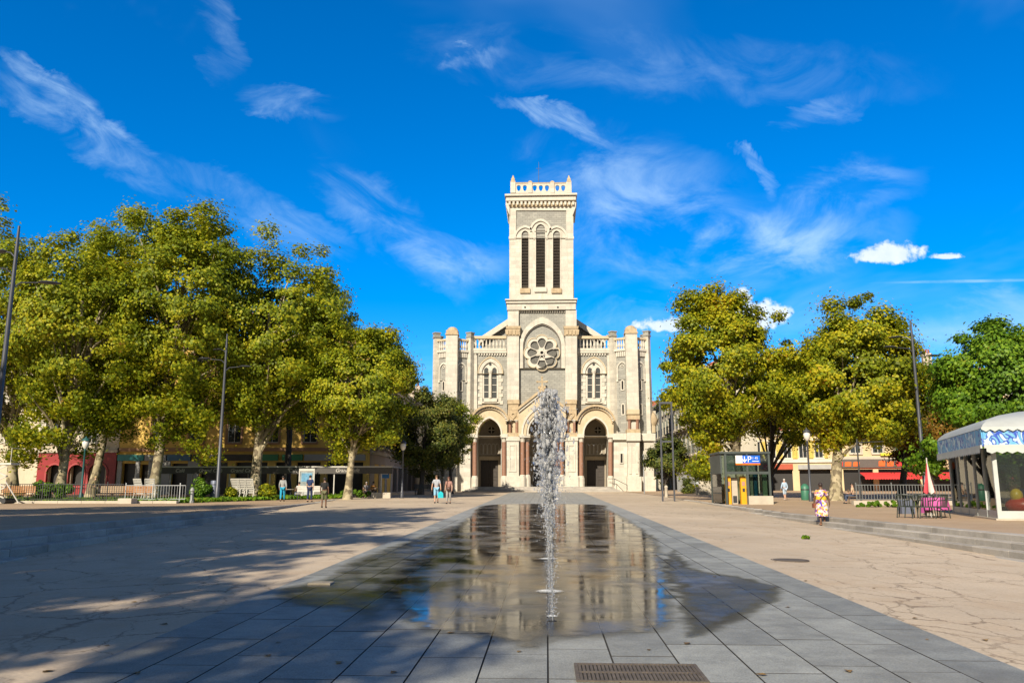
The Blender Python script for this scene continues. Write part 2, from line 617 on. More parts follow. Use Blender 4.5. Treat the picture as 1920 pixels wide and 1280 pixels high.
# ------------------------------------------------------------------ ground
def ground_material(name, base, crack=0.8, tint=(0.30, 0.20, 0.12)):
    """worn beige resin-bound surface with meandering cracks and old stains"""
    m = bpy.data.materials.new(name); m.use_nodes = True
    nt = m.node_tree; nt.nodes.clear(); N, L = nt.nodes.new, nt.links.new
    out = N('ShaderNodeOutputMaterial'); bs = N('ShaderNodeBsdfPrincipled'); L(bs.outputs[0], out.inputs[0])
    bs.inputs['Roughness'].default_value = 0.78
    bs.inputs['Specular IOR Level'].default_value = 0.35
    geo = N('ShaderNodeNewGeometry'); pos = geo.outputs['Position']

    def noise_(scale, detail=6, rough=0.6, vec=None):
        n = N('ShaderNodeTexNoise'); n.inputs['Scale'].default_value = scale; n.inputs['Detail'].default_value = detail
        n.inputs['Roughness'].default_value = rough; L(vec or pos, n.inputs['Vector']); return n

    def rng(v, a, b, c, d):
        n = N('ShaderNodeMapRange'); L(v, n.inputs[0])
        for i, q in enumerate((a, b, c, d)):
            n.inputs[i + 1].default_value = q
        return n.outputs[0]

    def mixc(f, a, b):
        n = N('ShaderNodeMix'); n.data_type = 'RGBA'; L(f, n.inputs[0])
        for i, q in ((6, a), (7, b)):
            if isinstance(q, tuple):
                n.inputs[i].default_value = (*q, 1)
            else:
                L(q, n.inputs[i])
        return n.outputs[2]

    def mul(a, b):
        n = N('ShaderNodeMath'); n.operation = 'MULTIPLY'; L(a, n.inputs[0])
        if isinstance(b, float):
            n.inputs[1].default_value = b
        else:
            L(b, n.inputs[1])
        return n.outputs[0]
    big = noise_(0.16, 5, 0.6); mid = noise_(1.1, 6, 0.65); fine = noise_(26.0, 4, 0.7)
    lo = tuple(c * 0.84 for c in base); hi = tuple(min(1, c * 1.12) for c in base)
    c = mixc(rng(big.outputs[0], 0.35, 0.65, 0, 1), lo, hi)
    c = mixc(rng(mid.outputs[0], 0.48, 0.72, 0, 0.6), c, (base[0] * 0.78, base[1] * 0.68, base[2] * 0.58))
    c = mixc(rng(fine.outputs[0], 0.40, 0.72, 0, 0.5), c, tuple(q * 0.55 for q in base))
    # cracks: edges of distorted cells at two sizes, fading in and out over the surface
    warp = noise_(2.4, 8, 0.7)
    vs = N('ShaderNodeVectorMath'); vs.operation = 'SUBTRACT'; L(warp.outputs[1], vs.inputs[0]); vs.inputs[1].default_value = (0.5, 0.5, 0.5)
    vsc = N('ShaderNodeVectorMath'); vsc.operation = 'SCALE'; L(vs.outputs[0], vsc.inputs[0]); vsc.inputs['Scale'].default_value = 0.6
    va = N('ShaderNodeVectorMath'); va.operation = 'ADD'; L(pos, va.inputs[0]); L(vsc.outputs[0], va.inputs[1])
    crack_total = None
    for sc_, w, lo_, hi_, sd in ((0.55, 0.012, 0.40, 0.56, 0.23), (1.5, 0.016, 0.47, 0.62, 0.31)):
        mp = N('ShaderNodeMapping'); mp.inputs['Scale'].default_value = (1.0, 0.62, 0.0); L(va.outputs[0], mp.inputs[0])
        vo = N('ShaderNodeTexVoronoi'); vo.feature = 'DISTANCE_TO_EDGE'; vo.inputs['Scale'].default_value = sc_
        L(mp.outputs[0], vo.inputs['Vector'])
        e = rng(vo.outputs['Distance'], 0.0, w * 0.85 * (1 + sc_) / 1.5, 1, 0)
        k = noise_(sd, 3, 0.5)
        e = mul(e, rng(k.outputs[0], lo_, hi_, 0, 1))
        if crack_total is None:
            crack_total = e
        else:
            mx = N('ShaderNodeMath'); mx.operation = 'MAXIMUM'; L(crack_total, mx.inputs[0]); L(e, mx.inputs[1]); crack_total = mx.outputs[0]
    crack_total = mul(crack_total, crack * 1.0)
    c = mixc(crack_total, c, tuple(q * 0.45 for q in tint))
    L(c, bs.inputs['Base Color'])
    bp = N('ShaderNodeBump'); bp.inputs['Strength'].default_value = 0.45; bp.inputs['Distance'].default_value = 0.012
    sb = N('ShaderNodeMath'); sb.operation = 'SUBTRACT'; L(fine.outputs[0], sb.inputs[0]); L(crack_total, sb.inputs[1])
    L(sb.outputs[0], bp.inputs['Height']); L(bp.outputs[0], bs.inputs['Normal'])
    MATS[name] = m
    return m


G_PLAZA = ground_material("worn_beige_paving", (0.54, 0.44, 0.325))
G_TERRACE = ground_material("pinkish_terrace_paving", (0.44, 0.32, 0.21), 0.25)
GRANITE = M("blue_grey_granite", (0.25, 0.255, 0.235), 0.6, 0.24, 2.6, 0.4, 60, rnd=0.18, dirt=0.55, grain=0.28)
STEP_STONE = M("grey_step_granite", (0.36, 0.33, 0.29), 0.75, 0.18, 1.4, 0.3, 40, rnd=0.14, dirt=0.5, grain=0.2)
MORTAR = M("dark_joint_mortar", (0.035, 0.033, 0.03), 0.9)


def build_ground():
    xs = [-2500, -600, -200, -90] + list(np.arange(-60, 60.1, 1.5)) + [90, 200, 600, 2500]
    ys = [-400, -100] + list(np.arange(-30, 110.1, 1.5)) + [130, 200, 500, 1200, 4000]
    vs, fs = [], []
    for yy in ys:
        for xx in xs:
            vs.append((xx, yy, plaza_z(xx, yy)))
    n = len(xs)
    for j in range(len(ys) - 1):
        for i in range(n - 1):
            a = j * n + i
            fs.append((a, a + 1, a + 1 + n, a + n))
    b = B(); b.add(vs, fs)
    single("ground", b, G_PLAZA, "worn beige square surface with long meandering cracks", None, kind="structure", loc=(0, 0, 0))

    # raised terraces left and right
    for nm, edge, zf, sg, lab in (("terrace_left", left_edge, left_z, -1, "reddish raised terrace under the big plane trees"),
                                  ("terrace_right", right_edge, right_z, 1, "reddish raised terrace around the glazed kiosk")):
        vs, fs = [], []
        yl = list(np.arange(-28, 108, 2.0))
        for yy in yl:
            vs.append((edge(yy) + sg * 0.30, yy, zf(yy)))
            vs.append((sg * 75.0, yy, zf(yy)))
        for j in range(len(yl) - 1):
            fs.append((2 * j, 2 * j + 1, 2 * j + 3, 2 * j + 2))
        b = B(); b.add(vs, fs)
        single(nm, b, G_TERRACE, lab, None, kind="structure", loc=(sg * 40.0, 40.0, 0.5))

    # long stone steps, each made of blocks
    rng = random.Random(5)
    L0 = 1.5
    bm = B(); bm.bbox(-0.20, 0.20, -L0 / 2, L0 / 2, -0.32, 0.0, 0.018)
    block = mesh_of(bm, "step_block", STEP_STONE)
    for nm, edge, zf, sg, lab in (("steps_left", left_edge, left_z, 1, "weathered stone steps from the square to the left terrace"),
                                  ("steps_right", right_edge, right_z, -1, "weathered stone steps from the square to the right terrace")):
        root = thing(nm, lab, None, (edge(20), 20, 0.2), kind="structure")
        ang = math.atan((edge(1.0) - edge(0.0)))
        for k in range(4):
            yy = 2.0 + rng.uniform(0, 1)
            while yy < 62:
                ztop = zf(yy) - 0.15 * k
                if ztop > plaza_z(edge(yy), yy) + 0.015:
                    off = sg * (0.34 * k)
                    inst("step_block", block, root, (edge(yy) + off, yy, ztop + 0.012 + rng.uniform(-0.004, 0.004)),
                         (0, 0, -ang + rng.uniform(-.003, .003)), (1, (1.487 + rng.uniform(-.006, .006)) / 1.5, 1))
                yy += L0


def build_slabs():
    rng = random.Random(11)
    x0, x1, y0, y1 = -3.96, 3.96, 3.0, 93.0
    b = B()
    z = lambda y: SLOPE * y
    b.add([(x0, y0, z(y0) + 0.004), (x1, y0, z(y0) + 0.004), (x1, y1, z(y1) + 0.004), (x0, y1, z(y1) + 0.004)], [(0, 1, 2, 3)])
    root = single("granite_strip", b, MORTAR, "long strip of blue-grey granite slabs leading to the church", None, kind="structure", loc=(0, 40, 0.5))
    nc = 14
    w = (x1 - x0) / nc
    kinds = {}
    for L0 in (0.9, 1.15, 1.5):
        s = B()
        g, c = 0.005, 0.003
        hx, hy = w / 2 - g, L0 / 2 - g
        s.add([(-hx, -hy, -0.02), (hx, -hy, -0.02), (hx, hy, -0.02), (-hx, hy, -0.02),
               (-hx, -hy, -c), (hx, -hy, -c), (hx, hy, -c), (-hx, hy, -c),
               (-hx + c, -hy + c, 0), (hx - c, -hy + c, 0), (hx - c, hy - c, 0), (-hx + c, hy - c, 0)],
              [(8, 9, 10, 11)] + [(i, (i + 1) % 4, 4 + (i + 1) % 4, 4 + i) for i in range(4)] + [(4 + i, 4 + (i + 1) % 4, 8 + (i + 1) % 4, 8 + i) for i in range(4)])
        me = mesh_of(s, "granite_slab", GRANITE)
        me.materials.append(MORTAR)                         # grime-filled joint sides
        for fi in range(1, 9):
            me.polygons[fi].material_index = 1
        kinds[L0] = (me, s)
    spots = []
    for i in range(nc):
        yy = y0 - rng.uniform(0, 1.2)
        while yy < y1 - 1.6:
            L0 = rng.choice((0.9, 1.15, 1.15, 1.5, 1.5))
            if yy > y0:
                spots.append((yy + L0 / 2, x0 + (i + 0.5) * w, L0))
            yy += L0
    spots.sort()
    # only slabs the frame can show count among the nearest
    vis = [s for s in spots if s[0] > 6.0]
    near, far = vis[:296], vis[296:] + [s for s in spots if s[0] <= 6.0]
    ang = math.atan(SLOPE)
    for (yc, xc, L0) in near:
        inst("granite_slab", kinds[L0][0], root, (xc, yc, z(yc) + 0.019 + rng.uniform(-.0012, .0012)),
             (ang + rng.uniform(-.0006, .0006), rng.uniform(-.0008, .0008), 0))
    fb = B()
    for (yc, xc, L0) in far:
        fb.xf(Matrix.Translation((xc, yc, z(yc) + 0.019)) @ Matrix.Rotation(ang, 4, 'X'))
        fb.add(kinds[L0][1].v, kinds[L0][1].f)
    o = part("granite_slabs", fb, M("blue_grey_granite_far", (0.28, 0.28, 0.26), 0.62, 0.2, 1.2, 0.2, 60, dirt=0.35), root)
    o["kind"] = "stuff"


def catmull(pts, k=8):
    out = []
    n = len(pts)
    for i in range(n):
        p0, p1, p2, p3 = (np.array(pts[(i + j) % n]) for j in (-1, 0, 1, 2))
        for t in np.linspace(0, 1, k, endpoint=False):
            out.append(0.5 * ((2 * p1) + (-p0 + p2) * t + (2 * p0 - 5 * p1 + 4 * p2 - p3) * t * t + (-p0 + 3 * p1 - 3 * p2 + p3) * t ** 3))
    return out


def water_film(name, rough_lo, rough_hi, tint, ripple, cover=(0.30, 0.50)):
    """thin sheet of water: darkens the stone below and reflects at a grazing look, unevenly spread"""
    m = bpy.data.materials.new(name); m.use_nodes = True
    nt = m.node_tree; nt.nodes.clear(); N, L = nt.nodes.new, nt.links.new
    out = N('ShaderNodeOutputMaterial'); mx = N('ShaderNodeMixShader')
    tr = N('ShaderNodeBsdfTransparent'); gl = N('ShaderNodeBsdfGlossy'); fr = N('ShaderNodeFresnel')
    fr.inputs[0].default_value = 1.5
    geo = N('ShaderNodeNewGeometry'); pos = geo.outputs['Position']

    def noise_(scale, detail):
        n = N('ShaderNodeTexNoise'); n.inputs['Scale'].default_value = scale; n.inputs['Detail'].default_value = detail
        n.inputs['Roughness'].default_value = 0.6
        L(pos, n.inputs['Vector']); return n.outputs[0]

    def rng(v, a, b, c, d):
        n = N('ShaderNodeMapRange'); L(v, n.inputs[0])
        for i, q in enumerate((a, b, c, d)):
            n.inputs[i + 1].default_value = q
        return n.outputs[0]
    n1 = noise_(0.9, 6)
    L(rng(n1, 0.40, 0.62, rough_lo, rough_hi), gl.inputs['Roughness'])
    bp = N('ShaderNodeBump'); bp.inputs['Strength'].default_value = ripple; bp.inputs['Distance'].default_value = 0.01
    L(noise_(3.0, 5), bp.inputs['Height']); L(bp.outputs[0], gl.inputs['Normal'])
    at = N('ShaderNodeAttribute'); at.attribute_name = "film"          # how far the point lies inside the wet area

    def smooth(v, a, b):
        n = N('ShaderNodeMapRange'); n.interpolation_type = 'SMOOTHSTEP'; L(v, n.inputs[0]); n.inputs[1].default_value = a; n.inputs[2].default_value = b
        return n.outputs[0]

    def op(o, a, b):
        n = N('ShaderNodeMath'); n.operation = o
        for i, q in enumerate((a, b)):
            if isinstance(q, float):
                n.inputs[i].default_value = q
            else:
                L(q, n.inputs[i])
        return n.outputs[0]
    rag = op('MULTIPLY', op('SUBTRACT', noise_(2.6, 8), 0.5), 1.5)
    film = smooth(op('ADD', at.outputs['Fac'], rag), 0.22, 0.62)
    damp = smooth(op('ADD', at.outputs['Fac'], op('MULTIPLY', rag, 0.45)), 0.04, 0.30)
    cv = op('MULTIPLY', film, rng(noise_(1.7, 5), cover[0], cover[1], 0.30, 1.0))
    mu = N('ShaderNodeMath'); mu.operation = 'MULTIPLY'; L(fr.outputs[0], mu.inputs[0]); L(cv, mu.inputs[1])
    tm = N('ShaderNodeMix'); tm.data_type = 'RGBA'; L(damp, tm.inputs[0])
    tm.inputs[6].default_value = (1, 1, 1, 1); tm.inputs[7].default_value = (*tint, 1)
    L(tm.outputs[2], tr.inputs[0])
    L(mu.outputs[0], mx.inputs[0]); L(tr.outputs[0], mx.inputs[1]); L(gl.outputs[0], mx.inputs[2]); L(mx.outputs[0], out.inputs[0])
    MATS[name] = m
    return m


def build_puddles():
    z = lambda y: SLOPE * y
    rng = random.Random(3)

    def film(name, pix, mat, lab, dz, jit):
        pts = []
        for p in pix:
            q = on_plaza(*p)
            pts.append((q.x, q.y))
        ol = catmull(pts, 14)
        ol2 = []
        for q in ol:
            d = max(6.0, q[1])
            a = noise.noise(Vector((q[0] * 2.2, q[1] * 2.2, 3.0))) * jit + noise.noise(Vector((q[0] * 7, q[1] * 7, 1.0))) * jit * 0.8 + noise.noise(Vector((q[0] * 22, q[1] * 22, 4.0))) * jit * 0.35
            ol2.append((q[0] + a, q[1] + a * 1.6))
        # fine grid over the wet area; "film" = 0 at its edge, 1 half a metre inside
        po = np.array(ol2)
        xs = np.arange(po[:, 0].min() - .1, po[:, 0].max() + .2, .11)
        ys = [po[:, 1].min() - .1]
        while ys[-1] < po[:, 1].max() + .2:
            ys.append(ys[-1] + .09 + .004 * max(0.0, ys[-1] - 8))
        ys = np.array(ys)
        gx, gy = np.meshgrid(xs, ys)
        g = np.stack([gx.ravel(), gy.ravel()], 1)
        q1, q2 = po, np.roll(po, -1, 0)
        inside = np.zeros(len(g), bool); dist = np.full(len(g), 1e9)
        for k0 in range(0, len(g), 4000):
            gg = g[k0:k0 + 4000]
            c = (q1[None, :, 1] > gg[:, None, 1]) != (q2[None, :, 1] > gg[:, None, 1])
            t = (gg[:, None, 1] - q1[None, :, 1]) / (q2[None, :, 1] - q1[None, :, 1] + 1e-12)
            inside[k0:k0 + 4000] = ((c & (gg[:, None, 0] < q1[None, :, 0] + t * (q2[None, :, 0] - q1[None, :, 0]))).sum(1) % 2) == 1
            dist[k0:k0 + 4000] = np.sqrt(((gg[:, None] - q1[None]) ** 2 * np.array([1.0, .35])).sum(2)).min(1)
        fil = np.where(inside, np.clip(dist / .5, 0, 1), 0.0)
        nx = len(xs)
        ok = inside.reshape(len(ys), nx)
        fs = []
        for jy in range(len(ys) - 1):
            for ix in range(nx - 1):
                if ok[jy, ix] or ok[jy, ix + 1] or ok[jy + 1, ix] or ok[jy + 1, ix + 1]:
                    k = jy * nx + ix
                    fs.append((k, k + 1, k + 1 + nx, k + nx))
        b = B(); b.add([(p[0], p[1], z(p[1]) + dz) for p in g], fs)
        o = single(name, b, mat, lab, None, kind="structure", loc=(0, 20, 0.25))
        att = o.data.attributes.new("film", 'FLOAT', 'POINT')
        att.data.foreach_set('value', fil.astype(np.float32))

    film("puddle", [(800, 1198), (900, 1203), (960, 1226), (1010, 1228), (1060, 1211), (1180, 1202), (1255, 1193), (1284, 1165), (1276, 1120), (1262, 1075), (1252, 1045),
                    (1230, 1010), (1180, 975), (1140, 955), (1120, 946), (925, 946), (880, 968), (845, 998), (800, 1030), (735, 1075), (700, 1110), (735, 1150), (745, 1180)],
         water_film("clear_water_film", 0.035, 0.20, (0.80, 0.79, 0.77), 0.12, (0.26, 0.52)),
         "shallow clear puddle around the fountain jets mirroring the church", 0.0262, 0.10)
    film("wet_patch_right", [(1290, 1196), (1372, 1178), (1440, 1148), (1474, 1120), (1452, 1096), (1395, 1082), (1318, 1070), (1290, 1052), (1262, 1030), (1240, 1060), (1260, 1120)],
         water_film("damp_film", 0.35, 0.6, (0.60, 0.59, 0.56), 0.10, (0.45, 0.75)), "damp dark lobe of wet granite right of the puddle", 0.0232, 0.10)
    film("wet_patch_left", [(690, 1180), (640, 1150), (560, 1140), (500, 1128), (520, 1105), (600, 1085), (660, 1050), (760, 1015), (850, 985), (890, 975), (840, 1040), (760, 1120)],
         water_film("damp_film_left", 0.10, 0.26, (0.82, 0.81, 0.78), 0.10, (0.38, 0.66)), "damp sheet of water over the slabs left of the puddle", 0.0232, 0.10)


build_ground()
build_slabs()
build_puddles()

# ------------------------------------------------------------------ the church
WHITE = M("cream_limestone", (0.54, 0.51, 0.44), 0.85, 0.13, 0.9, 0.25, 12, streak=0.58, streak_col=(0.36, 0.30, 0.22), brick=(1.1, 0.5, 0.93))
TRIM = M("pale_carved_limestone", (0.55, 0.515, 0.44), 0.85, 0.12, 2.5, 0.25, 20, streak=0.35, streak_col=(0.33, 0.27, 0.2))
GREY = M("grey_coursed_stone", (0.31, 0.305, 0.275), 0.9, 0.12, 1.3, 0.4, 18, brick=(0.62, 0.26, 0.72), streak=0.2, streak_col=(0.25, 0.235, 0.20))
OCHRE = M("ochre_sandstone", (0.44, 0.345, 0.22), 0.88, 0.22, 3.0, 0.5, 14, streak=0.45, streak_col=(0.28, 0.17, 0.08))
BUFF = M("buff_portal_stone", (0.52, 0.43, 0.29), 0.88, 0.12, 2.0, 0.3, 16, streak=0.4, streak_col=(0.36, 0.25, 0.12))
REDCOL = M("red_granite_shaft", (0.28, 0.15, 0.10), 0.5, 0.18, 5.0)
SLATE = M("slate_roof", (0.27, 0.255, 0.235), 0.7, 0.15, 2.0, 0.3, 9)
TILE = M("terracotta_roof", (0.42, 0.13, 0.06), 0.85, 0.2, 2.0, 0.4, 9)
LOUVRE = M("weathered_louvre_slate", (0.15, 0.13, 0.11), 0.85, 0.2, 4)
VOID = M("dark_interior", (0.012, 0.011, 0.010), 0.9)
DOORW = M("dark_oak_door", (0.045, 0.036, 0.03), 0.6, 0.2, 4)
LEADED = M("leaded_glass", (0.055, 0.058, 0.055), 0.25, 0.3, 6.0, spec=0.6)
ROSEGL = M("rose_window_glass", (0.11, 0.105, 0.09), 0.35, 0.3, 5.0)
NICHE = M("shaded_tympanum_stone", (0.32, 0.275, 0.21), 0.9, 0.12, 2, 0.3, 15)  # darker than the outer portal stone: shade of the recess put into its colour
IRON = M("dark_grey_iron", (0.05, 0.052, 0.055), 0.5, metal=0.4)
CX = 1016.5
YF = 100.0


def px_poly(poly, Y):
    return [(p.x, p.z) for p in (P(x, y, Y) for x, y in poly)]


def pp(b, outer, holes, Y0, Y1):
    """extruded outline given in photo pixels at the depth Y0 of its front face"""
    return b.prism(px_poly(outer, Y0), [px_poly(h, Y0) for h in holes], Y0, Y1)


def pbox(b, x0, y0, x1, y1, Y0, Y1):
    a, c = P(x0, y1, Y0), P(x1, y0, Y0)
    return b.box(a.x, c.x, Y0, Y1, a.z, c.z)


def mir(poly):
    return [(2 * CX - x, y) for x, y in poly]


def build_church():
    base = P(CX, 918, YF)
    ch = thing("church", "cream and grey stone church with tall square bell tower and three portals", "church", (base.x, YF, plaza_z(0, YF)))
    zg = plaza_z(0, YF) - 0.2
    YB = 107.8                                              # back of the tower

    # ---- upper tower (belfry)
    b = B(); pbox(b, 956, 386, 1074, 562, YF + 0.55, YB); tower = part("belfry_core", b, WHITE, ch)
    louv = [(984.5, 440, 6.6, 540), (1013.5, 430, 8.6, 538), (1043.5, 440, 6.6, 540)]
    hood = [(984.5, 446, 20.0), (1013.5, 433, 19.5), (1043.5, 446, 20.0)]
    env = []
    for i in range(61):
        x = 967.5 + (1061.5 - 967.5) * i / 60
        y = 446.0
        for c, s, r in hood:
            if abs(x - c) < r:
                y = min(y, s - math.sqrt(r * r - (x - c) ** 2) * 1.12)
        env.append((x, y))
    field = [(967.5, 394.5), (1061.5, 394.5)] + list(reversed(env))
    b = B(); pp(b, rect(955, 387, 1075, 560), [field] + [arch(c, s, r, bb, 1.15) for c, s, r, bb in louv], YF, YF + 0.5)
    part("belfry_front", b, WHITE, ch)
    b = B(); pbox(b, 966, 393, 1063, 447, YF + 0.16, YF + 0.49); part("belfry_field", b, GREY, ch)
    for sgn in (-1, 1):                                      # side faces carry a grey panel as well
        b = B()
        for (y0, y1, Yq) in ((395, 440, 0.9),):
            a, c = P(956 if sgn < 0 else 1074, y1, YF + 1.5), P(956 if sgn < 0 else 1074, y0, YF + 1.5)
            b.box(min(a.x, a.x + sgn * 0.04), max(a.x, a.x + sgn * 0.04), YF + 1.3, YB - 0.9, a.z, c.z)
        part("side_panel", b, GREY, ch)
    lv = B()
    lv.xf(Matrix.Rotation(R(-38), 4, 'X')); lv.box(-0.5, 0.5, -0.16, 0.16, -0.018, 0.018)
    slat = mesh_of(lv, "louvre_slat", LOUVRE)
    for c, s, r, bb in louv:
        b = B(); pp(b, arch(c, s, r + 0.6, bb + 0.4, 1.15), [], YF + 0.47, YF + 0.53)
        op = part("louvre_opening", b, VOID, ch)
        b = B()
        pp(b, arch(c, s, r + 1.7, bb, 1.15), [arch(c, s, r, bb + 0.05, 1.15)], YF - 0.05, YF + 0.02)
        part("arch_moulding", b, TRIM, op)
        yy = bb - 3
        while yy > s - r * 0.85:
            hw = r if yy > s else math.sqrt(max(0.05, r * r - ((s - yy) / 1.1) ** 2))
            p = P(c, yy, YF + 0.25)
            inst("louvre_slat", slat, op, (p.x, p.y, p.z), (0, 0, 0), (2 * hw * 0.0653, 1, 1))
            yy -= 5.6
        b = B(); pbox(b, c - r - 3, bb, c + r + 3, bb + 9, YF - 0.22, YF - 0.003)
        part("louvre_sill", b, OCHRE if c != 1013.5 else TRIM, ch)
    for c, s, r in hood:
        b = B(); pp(b, arch(c, s, r + 1.0, s + 0.1, 1.12), [arch(c, s, r - 2.6, s + 0.2, 1.12)], YF - 0.16, YF - 0.002); part("hood_moulding", b, TRIM, ch)
    for x0, x1 in ((954, 968), (1000, 1003.5), (1024, 1027.5), (1060, 1076)):
        b = B(); pbox(b, x0, 443, x1, 448, YF - 0.12, YF - 0.003); part("string_course", b, TRIM, ch)

    # top cornice, dentils, parapet
    def ring(nm, x0, y0, x1, y1, out, mat, back=True):
        bb = B(); pbox(bb, x0, y0, x1, y1, YF - out, YB + (out if back else 0)); return part(nm, bb, mat, ch)
    ring("cornice", 946.5, 361.5, 1082, 367, 0.75, TRIM)
    ring("cornice_bed", 949, 367, 1079.5, 376.5, 0.5, TRIM)
    ring("frieze", 953.5, 376.5, 1076, 388, 0.12, BUFF)
    dn = B(); dn.box(-0.13, 0.13, -0.18, 0.18, -0.22, 0.22); dent = mesh_of(dn, "dentil", TRIM)
    for i in range(17):
        p = P(955.5 + i * 7.45, 381.5, YF - 0.3); inst("dentil", dent, ch, p)
    for i in range(14):
        p = P(955.5, 381.5, YF); inst("dentil", dent, ch, (P(953.0, 381.5, YF).x - 0.16, YF + 0.3 + i * 0.55, p.z), (0, 0, math.pi / 2))
        inst("dentil", dent, ch, (P(1076.5, 381.5, YF).x + 0.16, YF + 0.3 + i * 0.55, p.z), (0, 0, math.pi / 2))
    for (x, sg) in ((951.5, 1), (1077.5, -1)):               # corner corbels under the cornice
        b = B(); pp(b, [(x - 3.5 * sg, 372), (x + 4 * sg, 372), (x + 4 * sg, 404), (x + 1 * sg, 396), (x - 2 * sg, 388)], [], YF - 0.18, YF + 0.6)
        part("corner_corbel", b, TRIM, ch)
    piers = [(957, 966.5, 1), (990.5, 997.5, 0), (1032, 1039, 0), (1062, 1071.5, 1)]
    YP = YF - 0.15
    for x0, x1, corner in piers:
        for (Y0, Y1) in ((YP, YP + 0.6), (YB - 0.45, YB + 0.15)):
            b = B(); pbox(b, x0, 341 if corner else 342, x1, 361.5, YP, YP + 0.6)
            if Y0 != YP:
                b.v = [(v[0], v[1] - YP + Y0, v[2]) for v in b.v]
            pr = part("parapet_pier", b, WHITE, ch)
            t = P((x0 + x1) / 2, 341.0, YP); w = (P(x1, 341, YP).x - P(x0, 341, YP).x) / 2
            b = B()
            if corner:
                b.lathe([(w * 1.35, 0), (w * 1.35, .12), (w * .95, .2), (w * 1.0, .45), (w * .6, .62), (w * .42, .8), (w * .2, .95), (0.02, 1.0)], (t.x, Y0 + 0.3, t.z), 4, math.pi / 4)
            else:
                b.lathe([(w * 1.55, -.05), (w * 1.55, .06), (w * 1.2, .12), (0.03, .28)], (t.x, Y0 + 0.3, t.z), 4, math.pi / 4)
            part("finial" if corner else "pier_cap", b, OCHRE, pr)

    def drop(cx, cy, r):
        return [(cx + r * math.sin(a) * (1 if math.cos(a) > -0.2 else 0.9), cy - r * math.cos(a) * (1.0 if math.cos(a) > 0 else 1.75)) for a in [2 * math.pi * i / 14 for i in range(14)]]
    for x0, x1, hs in ((966.5, 990.5, (972.5, 984)), (997.5, 1032, (1002.5, 1014, 1025.5)), (1039, 1062, (1045, 1056))):
        for dy in (0.15, YB - YP - 0.5):
            b = B(); pp(b, rect(x0 - 0.2, 343.5, x1 + 0.2, 361.5), [drop(h, 350.5, 4.1) for h in hs], YP, YP + 0.25)
            b.v = [(v[0], v[1] + dy, v[2]) for v in b.v]
            part("parapet_panel", b, WHITE, ch)
            b = B(); pbox(b, x0 - 0.2, 341.3, x1 + 0.2, 343.5, YP, YP + 0.35)
            b.v = [(v[0], v[1] + dy - 0.05, v[2]) for v in b.v]
            part("parapet_rail", b, OCHRE, ch)
    for sx in (958.5, 1070):                                 # side parapets
        a, c = P(sx, 361.5, YP), P(sx, 342, YP)
        b = B(); b.box(a.x - 0.12, a.x + 0.12, YP + 0.6, YB - 0.45, a.z, c.z); part("parapet_side", b, WHITE, ch)
    p0, p1 = P(1010, 362, YF + 3), P(1010, 304, YF + 3)
    b = B(); b.tube([p0, p1], [0.05, 0.02], 6); b.tube([p1 + Vector((-.35, 0, -.9)), p1 + Vector((.35, 0, -.9))], 0.02, 4); part("lightning_rod", b, IRON, ch)

    # ---- middle cornice and lower tower
    ring("middle_cornice", 947, 559, 1082.5, 562.5, 0.65, TRIM)
    ring("middle_cornice_bed", 949, 562.5, 1080.5, 568, 0.45, TRIM)
    ring("middle_band", 950.5, 568, 1079.5, 581, 0.25, WHITE)
    for x in (984.5, 1046):
        b = B(); pp(b, circ(x, 576, 1.8, 8), [], YF - 0.27, YF - 0.2); part("putlog_hole", b, VOID, ch)
    b = B(); pp(b, rect(955, 581, 1077, 925), [arch(CX, 811, 25.5, 924, 1.38, 12)], YF + 0.3, YF + 1.0); part("lower_tower_front", b, GREY, ch)
    b = B(); pbox(b, 955, 581, 1077, 772, YF + 1.002, YB + 1); part("lower_tower_core", b, GREY, ch)
    b = B(); pbox(b, 955, 772, 1077, 925, YF + 3.7, YB + 1); part("lower_tower_core", b, GREY, ch)
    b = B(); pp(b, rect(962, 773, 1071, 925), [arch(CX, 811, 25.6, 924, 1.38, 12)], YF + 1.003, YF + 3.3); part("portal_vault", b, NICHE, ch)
    dn2 = B(); dn2.box(-0.09, 0.09, -0.1, 0.1, -0.14, 0.14); dent2 = mesh_of(dn2, "small_dentil", TRIM)
    for i in range(20):
        inst("dentil", dent2, ch, P(974.5 + i * 4.4, 584, YF + 0.2))
    b = B(); pp(b, arch(CX, 650, 43.0, 690, 1.30, 16), [arch(CX, 650, 36.0, 690.2, 1.22, 16)], YF - 0.02, YF + 0.29); part("great_arch", b, WHITE, ch)
    b = B(); pp(b, arch(CX, 650, 36.0, 689, 1.22, 16), [arch(CX, 650, 34.0, 689.3, 1.20, 16)], YF + 0.1, YF + 0.28); part("arch_moulding", b, LOUVRE, ch)
    for sg in (1, -1):
        f = (lambda q: q) if sg > 0 else mir

        def pier(nm, x0, y0, x1, y1, Y0, Y1, mat):
            q = f(rect(x0, y0, x1, y1))
            bb = B(); pp(bb, q, [], Y0, Y1); return part(nm, bb, mat, ch)
        pier("buttress_head", 1060.5, 581, 1081, 613, YF - 0.1, YF + 1.6, WHITE)
        cap = pier("buttress_capital", 1058, 613, 1083.5, 629, YF - 0.42, YF + 1.7, OCHRE)
        q = f([(1056.5, 611), (1085, 611), (1084, 615.5), (1057.5, 615.5)])
        bb = B(); pp(bb, q, [], YF - 0.5, YF + 1.75); part("capital_slab", bb, OCHRE, cap)
        for i in range(4):
            x = 1060.5 + i * 6.6
            bb = B(); pp(bb, f([(x, 627), (x + 4.8, 627), (x + 5.6, 618), (x + 2.4, 616.5), (x - 0.8, 618)]), [], YF - 0.52, YF - 0.41); part("carved_leaf", bb, OCHRE, cap)
